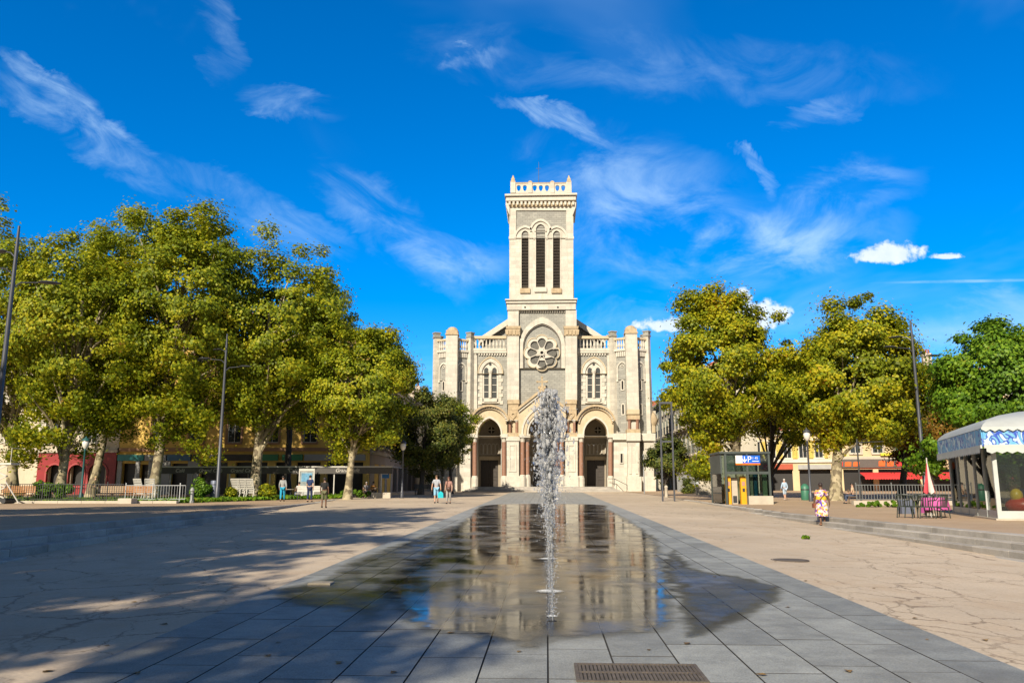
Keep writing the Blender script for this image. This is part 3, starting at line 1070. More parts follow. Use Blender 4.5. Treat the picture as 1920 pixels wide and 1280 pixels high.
        pier("buttress_shaft", 1060, 629, 1082, 750, YF - 0.35, YF + 1.6, WHITE)
        cap = pier("buttress_cornice", 1059.5, 749, 1081.5, 757, YF - 0.75, YF + 1.6, OCHRE)
        pier("buttress_cornice", 1061, 757, 1080.5, 768, YF - 0.62, YF + 1.6, OCHRE)
        pan = pier("carved_panel", 1060.5, 768, 1081, 788, YF - 0.6, YF + 1.6, OCHRE)
        bb = B(); pp(bb, f([(1066, 772), (1076, 772), (1077, 779), (1071, 786), (1065, 779)]), [f([(1069, 775), (1073, 775), (1073.5, 779), (1071, 782), (1068.5, 779)])], YF - 0.72, YF - 0.6); part("carved_shield", bb, OCHRE, pan)
        pier("column_backing", 1063, 790, 1080, 812, YF - 0.2, YF + 1.6, BUFF)
        for x in (1064, 1077):
            c0 = f([(x, 811)])[0]; c1 = f([(x, 791)])[0]
            a, c = P(*c0, YF - 0.5), P(*c1, YF - 0.5)
            bb = B(); bb.tube([a, c], 0.17, 10); co = part("small_column", bb, REDCOL, ch, True)
            bb = B(); bb.lathe([(0.17, -0.02), (0.29, 0.16), (0.31, 0.2), (0.31, 0.27)], c, 8, math.pi / 8); part("capital", bb, TRIM, co)
        pier("buttress_base_band", 1059, 811, 1083, 818, YF - 0.95, YF + 1.6, OCHRE)
        pier("buttress_base_cap", 1058.5, 818, 1084, 826, YF - 1.05, YF + 1.6, TRIM)
        lo = pier("buttress_base", 1060, 826, 1083, 922, YF - 0.95, YF + 1.6, WHITE)
        bb = B(); pp(bb, f(rect(1064.5, 832, 1079, 884)), [f(rect(1067, 835, 1076.5, 881))], YF - 1.02, YF - 0.952); part("panel_moulding", bb, TRIM, lo)
        pier("buttress_plinth", 1058.5, 892, 1085, 924, YF - 1.15, YF + 1.6, TRIM)

    # ---- rose window
    C = (CX - 0.5, 661.0)
    outl = []
    for i in range(96):
        a = 2 * math.pi * i / 96
        k = abs(math.cos(4 * a)) ** 0.55
        rr = 28.5 + 6.0 * k
        outl.append((C[0] + rr * math.sin(a), C[1] - rr * math.cos(a)))
    holes = [circ(C[0], C[1], 3.2, 12)]
    for kk in range(8):
        a0 = kk * math.pi / 4
        pet = []
        for j in range(16):
            t = 2 * math.pi * j / 16
            rad = 18.0 + 9.4 * math.cos(t)
            lat = math.sin(t) * (8.3 if math.cos(t) > 0 else 8.3 - 4.4 * (-math.cos(t)))
            pet.append((C[0] + rad * math.sin(a0) + lat * math.cos(a0), C[1] - rad * math.cos(a0) + lat * math.sin(a0)))
        holes.append(pet)
    b = B(); pp(b, outl, holes, YF + 0.02, YF + 0.29); rose = part("rose_window", b, TRIM, ch)
    b = B(); pp(b, circ(C[0], C[1], 28, 24), [], YF + 0.24, YF + 0.285); part("glass", b, ROSEGL, rose)
    inner = [(C[0] + (x - C[0]) * 0.95, C[1] + (y - C[1]) * 0.95) for x, y in outl]
    b = B(); pp(b, outl, [inner], YF - 0.06, YF + 0.018); part("outer_moulding", b, BUFF, rose)
    for kk in range(8):
        a0 = (kk + 0.5) * math.pi / 4
        q0, q1 = P(C[0] + 4 * math.sin(a0), C[1] - 4 * math.cos(a0), YF + 0.02), P(C[0] + 25 * math.sin(a0), C[1] - 25 * math.cos(a0), YF + 0.02)
        b = B(); b.tube([q0, q1], 0.055, 6); part("spoke", b, TRIM, rose)
    b = B(); pp(b, circ(C[0], C[1], 5.2, 16), [circ(C[0], C[1], 3.2, 16)], YF - 0.10, YF + 0.0); part("hub_ring", b, TRIM, rose)

    # ---- central portal
    Yp = YF - 1.3
    gab = [(972, 817), (972, 765), (CX, 731), (2 * CX - 972, 765), (2 * CX - 972, 817)]
    b = B(); pp(b, gab, [arch(CX, 811, 25.5, 816.9, 1.38, 12)], Yp, YF + 0.25); gp = part("portal_gable", b, BUFF, ch)
    for k, (ra, rb, dY) in enumerate(((39, 35.5, 0.14), (34, 29.5, 0.20), (28.5, 25.6, 0.10))):
        b = B(); pp(b, arch(CX, 811, ra, 816, 1.32, 14), [arch(CX, 811, rb, 816.2, 1.34, 14)], Yp - dY, Yp - 0.002); part("archivolt", b, TRIM if k != 1 else BUFF, gp)
    for sg in (1, -1):
        f = (lambda q: q) if sg > 0 else mir
        b = B(); pp(b, f([(CX, 727), (CX, 732.5), (1062.5, 769), (1062.5, 763.5)]), [], Yp - 0.4, YF + 0.28); part("gable_coping", b, OCHRE, gp)
        b = B(); pp(b, f([(CX, 733.5), (CX, 738), (1060.5, 773), (1060.5, 769)]), [], Yp - 0.22, Yp - 0.003); part("gable_moulding", b, TRIM, gp)
        # paired columns
        for x in (1044.2, 1053.2):
            Yc = Yp + 0.35 + (0.5 if x < 1048 else 0)
            a, c = P(*f([(x, 890)])[0], Yc), P(*f([(x, 828)])[0], Yc)
            bb = B(); bb.tube([a, c], [0.27, 0.25], 12); co = part("portal_column", bb, REDCOL, ch, True)
            bb = B(); bb.lathe([(0.25, -0.05), (0.28, 0.2), (0.42, 0.55), (0.45, 0.6), (0.45, 0.8)], c, 8, math.pi / 8); part("capital", bb, TRIM, co)
            bb = B(); bb.lathe([(0.40, -1.75), (0.40, -0.25), (0.36, -0.2), (0.36, -0.1), (0.29, 0.02)], a, 8, math.pi / 8); part("column_base", bb, TRIM, co)
        b = B(); pp(b, f(rect(1039, 813.5, 1059, 819.5)), [], Yp - 0.12, YF + 0.9); part("impost", b, TRIM, ch)
        b = B(); pp(b, f(rect(1041.5, 820, 1060, 920)), [], YF + 0.1, YF + 1.2); part("portal_jamb", b, BUFF, ch)
    # cross on the gable
    t = P(CX, 731, Yp + 0.2)
    b = B(); b.box(t.x - .16, t.x + .16, t.y - .16, t.y + .16, t.z - .1, t.z + .55); b.lathe([(.3, 0), (.34, .12), (.2, .25)], (t.x, t.y, t.z), 8)
    b.box(t.x - .1, t.x + .1, t.y - .09, t.y + .09, t.z + .5, t.z + 1.55)
    b.box(t.x - .58, t.x - .1, t.y - .09, t.y + .09, t.z + .93, t.z + 1.11); b.box(t.x + .1, t.x + .58, t.y - .09, t.y + .09, t.z + .93, t.z + 1.11)
    for dx, dz in ((-.58, 1.02), (.58, 1.02), (0, 1.55)):
        b.blob((t.x + dx, t.y, t.z + dz), .15, 8, 6)
    for s_ in (-1, 1):
        b.blob((t.x + s_ * .32, t.y, t.z + .28), (.2, .16, .22), 8, 6)
    part("gable_cross", b, OCHRE, ch)

    # ---- portal interiors and doors
    def portal_inside(c, hw, ytop, Yi, main=False):
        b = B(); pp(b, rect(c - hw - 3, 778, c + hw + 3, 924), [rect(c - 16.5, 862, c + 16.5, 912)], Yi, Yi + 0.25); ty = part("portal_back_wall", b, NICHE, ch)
        b = B(); pp(b, circ(c + 4, 806, 6.2, 16), [], Yi - 0.02, Yi - 0.003); oc = part("oculus", b, VOID, ty)
        b = B(); pp(b, rect(c + 3.2, 800, c + 4.8, 812), [], Yi - 0.06, Yi - 0.022); pp(b, rect(c - 2, 805.2, c + 3.1, 806.8), [], Yi - 0.058, Yi - 0.022); pp(b, rect(c + 4.9, 805.2, c + 10, 806.8), [], Yi - 0.058, Yi - 0.022); part("oculus_cross", b, TRIM, oc)
        b = B(); pp(b, rect(c - hw - 3, 816, c + hw + 3, 821), [], Yi - 0.25, Yi - 0.002); part("tympanum_band", b, TRIM, ty)
        for i in range(5):
            x = c - 15 + i * 7.5
            b = B(); pp(b, arch(x, 835, 3.6, 852, 1.2, 6), [arch(x, 835, 2.5, 851, 1.2, 6)], Yi - 0.12, Yi - 0.002); part("blind_arch", b, TRIM, ty)
        b = B(); pp(b, rect(c - 20, 855, c + 20, 862), [], Yi - 0.2, Yi - 0.003); part("lintel", b, BUFF, ty)
        for s_ in (-1, 1):
            x0, x1 = (c - 16.3, c - 0.3) if s_ < 0 else (c + 0.3, c + 16.3)
            b = B(); pp(b, rect(x0, 862, x1, 912), [], Yi + 0.15, Yi + 0.22); dr = part("door", b, DOORW, ch)
            for yy in (866, 882, 898):
                b = B(); pp(b, rect(x0 + 2.5, yy, x1 - 2.5, yy + 12), [rect(x0 + 4, yy + 1.5, x1 - 4, yy + 10.5)], Yi + 0.10, Yi + 0.148); part("door_panel", b, DOORW, dr)
            q = P(c + s_ * 2.4, 890, Yi + 0.1)
            b = B(); b.tube([q + Vector((0, 0, -.1)), q + Vector((0, 0, .1))], 0.025, 6); part("door_handle", b, IRON, dr)
    portal_inside(CX, 26, 776, YF + 3.35)
    # ---- wings
    for sg in (1, -1):
        f = (lambda q: q) if sg > 0 else mir
        cp = 1117.0 if sg > 0 else 2 * CX - 1117.0 + 1.5
        Yw = 101.2
        b = B(); pp(b, f(rect(1082, 656, 1152, 925)), [arch(cp, 813, 21.5, 924, 1.36, 12)], Yw, Yw + 0.44); wing = part("wing_wall", b, GREY, ch)
        b = B(); pp(b, f(rect(1138.5, 660, 1147, 800)), [], Yw - 0.2, Yw + 0.3); part("wing_pilaster", b, WHITE, ch)
        b = B(); pp(b, f(rect(1083, 657, 1148, 661.5)), [], Yw - 0.3, Yw + 0.3); part("wing_cornice", b, TRIM, ch)
        for i in range(13):
            inst("dentil", dent2, ch, P(*f([(1085.5 + i * 4.9, 664)])[0], Yw - 0.1))
        # window with two lights
        cw = 1113.5
        lights = [arch(cw - 7.6, 694, 4.3, 746, 1.2, 7), arch(cw + 7.6, 694, 4.3, 746, 1.2, 7)]
        b = B(); pp(b, f(arch(cw, 697, 15.0, 747, 1.3, 10)), [f(h) for h in lights] + [f(circ(cw, 683.3, 2.6, 10))], Yw - 0.04, Yw + 0.16); win = part("wing_window", b, TRIM, ch)
        b = B(); pp(b, f(arch(cw, 697, 14.6, 746.6, 1.28, 10)), [], Yw - 0.02, Yw - 0.004); 
        b = B(); pp(b, f(arch(cw, 697, 14.2, 746, 1.26, 10)), [], Yw - 0.012, Yw - 0.003); part("glass", b, LEADED, win)
        b = B(); pp(b, f(arch(cw, 699, 22.0, 700, 1.28, 12)), [f(arch(cw, 699, 16.0, 700.2, 1.3, 12))], Yw - 0.24, Yw - 0.002); part("window_hood", b, WHITE, win)
        b = B(); pp(b, f(arch(cw, 699, 24.0, 700, 1.28, 12)), [f(arch(cw, 699, 22.2, 700.2, 1.29, 12))], Yw - 0.33, Yw - 0.002); part("hood_moulding", b, BUFF, win)
        quo = B()
        for i, yy in enumerate(range(702, 758, 7)):
            e = 23.5 if i % 2 else 20.5
            qb = B(); pp(qb, f(rect(cw + 15.2, yy + 0.2, cw + e, yy + 6.8)), [], Yw - 0.12, Yw - 0.002); part("quoin", qb, WHITE, win)
            qb = B(); pp(qb, f(rect(cw - e, yy + 0.2, cw - 15.2, yy + 6.8)), [], Yw - 0.12, Yw - 0.002); part("quoin", qb, WHITE, win)
        a, c = P(*f([(cw, 746)])[0], Yw - 0.2), P(*f([(cw, 700)])[0], Yw - 0.2)
        b = B(); b.tube([a, c], 0.17, 10); b.lathe([(.17, -.05), (.3, .25), (.3, .38)], c, 8); part("mullion_column", b, TRIM, win, True)
        for s_ in (-1, 1):
            for yy in (708, 721, 734):
                b = B(); pp(b, f(rect(cw + s_ * 7.6 - 4, yy, cw + s_ * 7.6 + 4, yy + 0.9)), [], Yw - 0.03, Yw - 0.013); part("glazing_bar", b, TRIM, win)
        b = B(); pp(b, f(rect(cw - 12, 747, cw + 12, 753)), [], Yw - 0.4, Yw - 0.002); part("window_sill", b, TRIM, win)
        b = B(); pp(b, f(rect(cw - 17, 753, cw + 17, 755.5)), [], Yw - 0.28, Yw - 0.002); part("window_sill", b, TRIM, win)
        # balustrade
        b = B(); pp(b, f(rect(1084, 652.5, 1146, 657)), [], Yw - 0.35, Yw + 0.25); bl = part("balustrade", b, TRIM, ch)
        b = B(); pp(b, f(rect(1083.5, 629.5, 1146, 634.5)), [], Yw - 0.35, Yw + 0.25); part("top_rail", b, BUFF, bl)
        bb = B(); bb.lathe([(.1, 0), (.1, .08), (.07, .12), (.15, .38), (.12, .55), (.07, .85), (.09, 1.0), (.12, 1.06), (.12, 1.16)], (0, 0, 0), 8)
        balm = mesh_of(bb, "baluster", TRIM, smooth=False)
        for i in range(9):
            p = P(*f([(1088 + i * 6.6, 652.5)])[0], Yw - 0.05); inst("baluster", balm, bl, p)
        # side portal
        Ys = YF - 0.75
        hoodl = arch(cp, 797, 36.5, 797, 1.0, 12)
        body = [(cp - 33.5, 818), (cp - 33.5, 790)] + [(x, y) for x, y in arch(cp, 795, 33.5, 795, 0.97, 12)[1:-1]] + [(cp + 33.5, 790), (cp + 33.5, 818)]
        b = B(); pp(b, body, [arch(cp, 813, 21.5, 817.9, 1.36, 12)], Ys, Yw - 0.003); sp_ = part("side_portal", b, BUFF, ch)
        def seg(c, s, r0, r1, a0, a1, n=16, k=1.0):
            o_ = [(c + r1 * math.cos(a), s - k * r1 * math.sin(a)) for a in np.linspace(a0, a1, n)]
            i_ = [(c + r0 * math.cos(a), s - k * r0 * math.sin(a)) for a in np.linspace(a1, a0, n)]
            return o_ + i_
        b = B(); pp(b, seg(cp, 797, 35.2, 39.0, R(14), R(166)), [], Ys - 0.55, Yw - 0.004); part("portal_hood", b, OCHRE, sp_)
        b = B(); pp(b, seg(cp, 797, 30.6, 32.6, R(8), R(172)), [], Ys - 0.25, Ys - 0.002); part("archivolt", b, OCHRE, sp_)
        b = B(); pp(b, arch(cp, 813, 24.6, 817, 1.34, 12), [arch(cp, 813, 21.6, 817.2, 1.36, 12)], Ys - 0.12, Ys - 0.002); part("archivolt", b, TRIM, sp_)
        for i in range(19):
            a = R(16 + i * 8.2)
            p = P(cp + 33.9 * math.cos(a), 797 - 33.9 * math.sin(a), Ys - 0.2)
            inst("dentil", dent2, sp_, p, (0, a - math.pi / 2, 0))
        for s_ in (-1, 1):
            x = cp + s_ * 27.5
            a, c = P(x, 892, Ys + 0.15), P(x, 828, Ys + 0.15)
            bb = B(); bb.tube([a, c], [.28, .26], 12); co = part("portal_column", bb, REDCOL, ch, True)
            bb = B(); bb.lathe([(.26, -.05), (.3, .2), (.46, .6), (.5, .65), (.5, .85)], c, 8, math.pi / 8); part("capital", bb, TRIM, co)
            bb = B(); bb.lathe([(.42, -1.7), (.42, -.25), (.37, -.2), (.37, -.1), (.3, .02)], a, 8, math.pi / 8); part("column_base", bb, TRIM, co)
            bb = B(); pp(bb, rect(min(x - s_ * 5.5, x + s_ * 7), 813, max(x - s_ * 5.5, x + s_ * 7), 820), [], Ys - 0.35, Yw + 0.3); part("impost", bb, TRIM, ch)
            bb = B(); x0, x1 = sorted((x - s_ * 4.5, x + s_ * 6.5)); pp(bb, rect(x0, 820, x1, 922), [], Ys + 0.55, Yw + 0.5); part("portal_jamb", bb, WHITE, ch)
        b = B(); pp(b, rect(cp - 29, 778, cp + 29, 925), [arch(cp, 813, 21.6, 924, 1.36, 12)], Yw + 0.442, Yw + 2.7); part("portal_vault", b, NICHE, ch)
        portal_inside(cp, 22, 784, Yw + 2.75)

        # ---- lower corner block beside the portal
        Yl = 98.6
        lowb = lambda nm, x0, y0, x1, y1, Y0, Y1, mat: part(nm, (lambda bb: (pp(bb, f(rect(x0, y0, x1, y1)), [], Y0, Y1), bb)[1])(B()), mat, ch)
        cb = lowb("corner_block", 1151, 824, 1176, 924, Yl + 0.5, Yl + 4, WHITE)
        lowb("corner_block_cornice", 1149, 812, 1178, 824, Yl + 0.1, Yl + 4, TRIM)
        lowb("corner_pier", 1177, 826, 1199, 895, Yl - 0.3, Yl + 4, WHITE)
        lowb("corner_pier_cornice", 1175.5, 811, 1201, 826, Yl - 0.6, Yl + 4, TRIM)
        lowb("corner_pier_plinth", 1176, 893, 1203, 926, Yl - 0.55, Yl + 4, TRIM)
        for x in (1180, 1192):
            lowb("pier_panel", x, 836, x + 4.5, 888, Yl - 0.38, Yl - 0.302, TRIM)
        lowb("outer_block", 1206, 826, 1226, 924, Yl + 1.0, Yl + 6, WHITE)
        lowb("outer_block_cornice", 1200, 812, 1229, 826, Yl + 0.7, Yl + 6, TRIM)
        lowb("outer_block_plinth", 1204, 893, 1230, 926, Yl + 0.8, Yl + 6, TRIM)
        sl = lowb("slit_window", 1163.5, 850, 1167.5, 867, Yl + 0.46, Yl + 0.498, VOID)
        bb = B(); pp(bb, f(rect(1162, 848.5, 1169, 868.5)), [f(rect(1163.5, 850, 1167.5, 867))], Yl + 0.38, Yl + 0.497); part("slit_frame", bb, TRIM, sl)
        # aedicule with two little columns and ochre block
        lowb("aedicule_block", 1176.5, 776, 1199.5, 786, Yl - 0.1, Yl + 2.5, OCHRE)
        lowb("aedicule_slab", 1176, 767, 1199, 776, Yl - 0.25, Yl + 2.5, BUFF)
        lowb("aedicule_back", 1180, 786, 1196, 806, Yl + 0.5, Yl + 2.5, WHITE)
        lowb("aedicule_base", 1175.5, 804, 1200.5, 811, Yl - 0.3, Yl + 2.5, OCHRE)
        for x in (1180, 1195):
            a, c = P(*f([(x, 804)])[0], Yl + 0.1), P(*f([(x, 789)])[0], Yl + 0.1)
            bb = B(); bb.tube([a, c], .17, 10); bb.lathe([(.17, 0), (.28, .14), (.28, .22)], c, 8); part("small_column", bb, REDCOL, ch)
        bb = B(); q = P(*f([(1223, 787)])[0], Yl + 2.5); bb.lathe([(.42, -.75), (.62, -.35), (.66, .1), (.5, .55), (.2, .95), (.03, 1.15)], q, 10); part("ochre_finial", bb, OCHRE, ch, True)
        bb = B(); q = P(*f([(1223, 805)])[0], Yl + 2.5); bb.lathe([(.45, -.4), (.45, .7), (.55, .75)], q, 8); part("finial_base", bb, BUFF, ch)

        # ---- hexagonal corner turret with piers at its angles
        ct = P(*f([(1182.5, 780)])[0], YF + 2.0)
        ztop, zbal, zlo = P(1182, 657, YF).z, P(1182, 632, YF).z, zg
        RT = 2.45
        ang0 = -math.pi / 2
        vert = [(ct.x + RT * math.cos(ang0 + i * math.pi / 3), ct.y + RT * math.sin(ang0 + i * math.pi / 3)) for i in range(6)]
        b = B()
        b.add([(x, y, zlo) for x, y in vert] + [(x, y, ztop) for x, y in vert],
              [(i, (i + 1) % 6, 6 + (i + 1) % 6, 6 + i) for i in range(6)] + [tuple(range(6, 12))])
        tw = part("turret_body", b, GREY, ch)
        for i, (x, y) in enumerate(vert):
            if i == 0:
                w, zt = 0.72, P(1182, 628, YF).z
            else:
                w, zt = 0.36, P(1182, 629, YF).z
            b = B(); b.xf(Matrix.Translation((x, y, 0)) @ Matrix.Rotation(ang0 + i * math.pi / 3 + math.pi / 2, 4, 'Z'))
            b.box(-w, w, -w * 0.9, w, zlo, zt); pr = part("turret_pier", b, WHITE, ch)
            b = B(); b.xf(Matrix.Translation((x, y, zt)) @ Matrix.Rotation(ang0 + i * math.pi / 3 + math.pi / 2, 4, 'Z'))
            if i == 0:
                b.box(-w * 1.12, w * 1.12, -w * 1.05, w * 1.1, 0, .2); b.box(-w * 1.0, w * 1.0, -w * .92, w, .2, .62)
                b.blob((0, 0, .62), (w * .95, w * .9, .5), 12, 8)
            else:
                b.box(-w * 1.25, w * 1.25, -w * 1.2, w * 1.2, 0, .12); b.box(-w, w, -w, w, .12, .55); b.box(-w * 1.2, w * 1.2, -w * 1.2, w * 1.2, .55, .7)
            part("pier_cap", b, OCHRE if i == 0 else GREY, pr)
        for i in (5, 0, 1, 4):
            p, q = Vector((*vert[i], 0)), Vector((*vert[(i + 1) % 6], 0))
            mid = (p + q) / 2; u = (q - p).normalized(); nrm = Vector((u.y, -u.x, 0))
            Mx = Matrix(((u.x, -nrm.x, 0, mid.x), (u.y, -nrm.y, 0, mid.y), (0, 0, 1, 0), (0, 0, 0, 1)))   # local: x along face, -y outwards
            hl = RT / 2
            zz = lambda py: P(1182, py, YF + 0.8).z
            b = B(); b.xf(Mx); b.box(-hl, hl, -.28, .1, ztop - .05, ztop + .22); bl = part("turret_balustrade", b, TRIM, ch)
            b = B(); b.xf(Mx); b.box(-hl, hl, -.28, .1, ztop + 1.38, ztop + 1.62); part("top_rail", b, BUFF, bl)
            for k in range(5):
                lp = Mx @ Vector((-0.62 + k * 0.31, -.09, ztop + .22)); inst("baluster", balm, bl, lp)
            for k in range(6):
                lp = Mx @ Vector((-0.62 + k * 0.25, -.06, zz(665))); inst("dentil", dent2, ch, lp, (0, 0, math.atan2(u.y, u.x)), (1, 1, 2.2))
            if i == 4:
                continue
            b = B(); b.xf(Mx)
            s = 0.0654
            loc = lambda pl: [((x) * s, zz(y)) for x, y in pl]
            b.prism(loc(arch(0, 692, 11.0, 712, 1.25, 8)), [loc(arch(0, 692, 8.4, 712.2, 1.25, 8))], -.14, -.002); ah = part("turret_arch", b, WHITE, ch)
            for s_ in (-1, 1):
                b = B(); b.xf(Mx); x0, x1 = sorted((s_ * 8.4 * s, s_ * 12 * s)); b.box(x0, x1, -.16, -.002, zz(716), zz(712)); part("arch_foot", b, TRIM, ah)
            b = B(); b.xf(Mx); b.prism(loc(circ(0, 687, 3.0, 10)), [loc(circ(0, 687, 1.5, 10))], -.08, -.002); rw = part("round_window", b, TRIM, ch)
            b = B(); b.xf(Mx); b.prism(loc(circ(0, 687, 1.6, 10)), [], -.03, -.001); part("opening", b, VOID, rw)
            for (yt, yb) in ((713, 731), (757, 777)):
                b = B(); b.xf(Mx); b.prism(loc(arch(0, yt + 4, 3.6, yb + 2, 1.3, 6)), [loc(arch(0, yt + 4, 1.9, yb, 1.3, 6))], -.09, -.002); lw = part("lancet_window", b, TRIM, ch)
                b = B(); b.xf(Mx); b.prism(loc(arch(0, yt + 4, 2.0, yb + .4, 1.3, 6)), [], -.03, -.0015); part("opening", b, VOID, lw)

    # ---- nave behind the front
    e0, e1 = P(905, 634, 104.5), P(1128, 634, 104.5)
    ap = P(CX, 561, 104.5)
    b = B()
    b.add([(e0.x, 106, e0.z), (e1.x, 106, e1.z), (ap.x, 106, ap.z), (e0.x, 106, zg), (e1.x, 106, zg),
           (e0.x, 165, e0.z), (e1.x, 165, e1.z), (ap.x, 165, ap.z), (e0.x, 165, zg), (e1.x, 165, zg)],
          [(3, 4, 1, 2, 0), (8, 5, 7, 6, 9), (0, 5, 8, 3), (1, 4, 9, 6)])
    part("nave", b, GREY, ch)
    for sg, e in ((-1, e0), (1, e1)):
        dirv = Vector((e.x - ap.x, 0, e.z - ap.z)).normalized()
        nv = Vector((-dirv.z, 0, dirv.x)) if sg < 0 else Vector((dirv.z * -1, 0, dirv.x))
        if nv.z < 0:
            nv = -nv
        a0, a1 = ap + nv * 0.05, Vector((e.x, 0, e.z)) + dirv * 0.6 + nv * 0.05
        b = B()
        vs = []
        for yy in (105.6, 165.5):
            for q in (a0, a1, a1 + nv * .3, a0 + nv * .3):
                vs.append((q.x, yy, q.z))
        b.add(vs, [(0, 1, 2, 3), (7, 6, 5, 4), (0, 4, 5, 1), (1, 5, 6, 2), (2, 6, 7, 3), (3, 7, 4, 0)])
        part("nave_roof", b, SLATE, ch)
        b = B()
        vs = []
        for yy in (105.2, 105.58):
            for q in (a0 - nv * .25, a1 - nv * .25, a1 + nv * .42, a0 + nv * .42):
                vs.append((q.x, yy, q.z))
        b.add(vs, [(0, 1, 2, 3), (7, 6, 5, 4), (0, 4, 5, 1), (1, 5, 6, 2), (2, 6, 7, 3), (3, 7, 4, 0)])
        part("gable_coping", b, TRIM, ch)
    w0, w1 = P(838, 700, 106), P(1195, 700, 106)
    b = B(); b.box(w0.x, e0.x - 0.02, 106.5, 160, zg, 12.5); b.box(e1.x + 0.02, w1.x, 106.5, 160, zg, 12.5); part("aisle_walls", b, WHITE, ch)

    # ---- steps before the portals
    zt = P(CX, 912, YF).z
    n = 5
    g0 = plaza_z(0, 95)
    for k in range(n):
        z1 = g0 + (zt - g0) * (k + 1) / n
        Y0 = 95.2 + k * 0.42
        xl, xr = P(866 + k * 5, 915, Y0).x, P(1168 - k * 5, 915, Y0).x
        b = B(); b.bbox(xl, xr, Y0, YF + 2.2 if k == n - 1 else Y0 + 0.46, g0 - 0.3 if k == n - 1 else z1 - (zt - g0) / n - 0.02, z1, 0.015)
        part("entrance_step", b, STEP_STONE, ch)
    pts = [P(1140, 897, 98.4), P(1152, 897, 98.2), P(1176, 909, 96.2), P(1176, 918, 96.2)]
    b = B(); b.tube(pts, 0.035, 6); b.tube([P(1152, 897, 98.2), P(1152, 911, 98.2)], 0.03, 6); part("handrail", b, IRON, ch)


build_church()

# ------------------------------------------------------------------ trees
def leaf_material(name, green, yellow, brown, yel=0.5, brn=0.12, trans=0.35):
    """leaf: each leaf its own tone between green and yellow, some turned brown, light shining through"""
    m = bpy.data.materials.new(name); m.use_nodes = True
    nt = m.node_tree; nt.nodes.clear(); N, L = nt.nodes.new, nt.links.new
    out = N('ShaderNodeOutputMaterial'); geo = N('ShaderNodeNewGeometry')
    rp = N('ShaderNodeValToRGB')
    e = rp.color_ramp.elements
    e[0].position = 0.0; e[0].color = (*[c * 0.55 for c in green], 1)
    e[1].position = 1.0; e[1].color = (*brown, 1)
    for pos, c in ((0.35, green), (0.35 + (1 - yel) * 0.35, tuple((a + b) / 2 for a, b in zip(green, yellow))), (1 - brn, yellow)):
        n = e.new(min(0.98, pos)); n.color = (*c, 1)
    nz = N('ShaderNodeTexNoise'); nz.inputs['Scale'].default_value = 0.35; nz.inputs['Detail'].default_value = 3
    L(geo.outputs['Position'], nz.inputs['Vector'])
    ad = N('ShaderNodeMath'); ad.operation = 'MULTIPLY_ADD'; ad.inputs[1].default_value = 1.5; ad.inputs[2].default_value = -0.75
    L(nz.outputs[0], ad.inputs[0])
    a2 = N('ShaderNodeMath'); a2.operation = 'MULTIPLY_ADD'; a2.inputs[1].default_value = 0.8; a2.use_clamp = True
    L(geo.outputs['Random Per Island'], a2.inputs[0]); L(ad.outputs[0], a2.inputs[2])
    L(a2.outputs[0], rp.inputs[0])
    bs = N('ShaderNodeBsdfPrincipled'); bs.inputs['Roughness'].default_value = 0.5; bs.inputs['Specular IOR Level'].default_value = 0.25
    L(rp.outputs[0], bs.inputs['Base Color'])
    tl = N('ShaderNodeBsdfTranslucent'); L(rp.outputs[0], tl.inputs[0])
    mx = N('ShaderNodeMixShader'); mx.inputs[0].default_value = trans
    L(bs.outputs[0], mx.inputs[1]); L(tl.outputs[0], mx.inputs[2]); L(mx.outputs[0], out.inputs[0])
    MATS[name] = m
    return m


def bark_material():
    m = bpy.data.materials.new("mottled_plane_bark"); m.use_nodes = True
    nt = m.node_tree; nt.nodes.clear(); N, L = nt.nodes.new, nt.links.new
    out = N('ShaderNodeOutputMaterial'); bs = N('ShaderNodeBsdfPrincipled'); L(bs.outputs[0], out.inputs[0])
    bs.inputs['Roughness'].default_value = 0.85
    geo = N('ShaderNodeNewGeometry')
    v = N('ShaderNodeTexVoronoi'); v.inputs['Scale'].default_value = 4.5; v.inputs['Randomness'].default_value = 1.0
    nz = N('ShaderNodeTexNoise'); nz.inputs['Scale'].default_value = 5; nz.inputs['Detail'].default_value = 6
    L(geo.outputs['Position'], nz.inputs['Vector'])
    mp = N('ShaderNodeMix'); mp.data_type = 'VECTOR'; mp.inputs[0].default_value = 0.2
    L(geo.outputs['Position'], mp.inputs[4]); L(nz.outputs[1], mp.inputs[5]); L(mp.outputs[1], v.inputs['Vector'])
    rp = N('ShaderNodeValToRGB'); rp.color_ramp.interpolation = 'LINEAR'
    e = rp.color_ramp.elements
    e[0].position = 0.25; e[0].color = (0.15, 0.12, 0.075, 1); e[1].position = 0.8; e[1].color = (0.40, 0.34, 0.22, 1)
    n = e.new(0.5); n.color = (0.26, 0.22, 0.13, 1)
    sp = N('ShaderNodeSeparateColor'); L(v.outputs['Color'], sp.inputs[0]); L(sp.outputs[0], rp.inputs[0]); L(rp.outputs[0], bs.inputs['Base Color'])
    bp = N('ShaderNodeBump'); bp.inputs['Strength'].default_value = 0.5; bp.inputs['Distance'].default_value = 0.03
    L(nz.outputs[0], bp.inputs['Height']); L(bp.outputs[0], bs.inputs['Normal'])
    return m


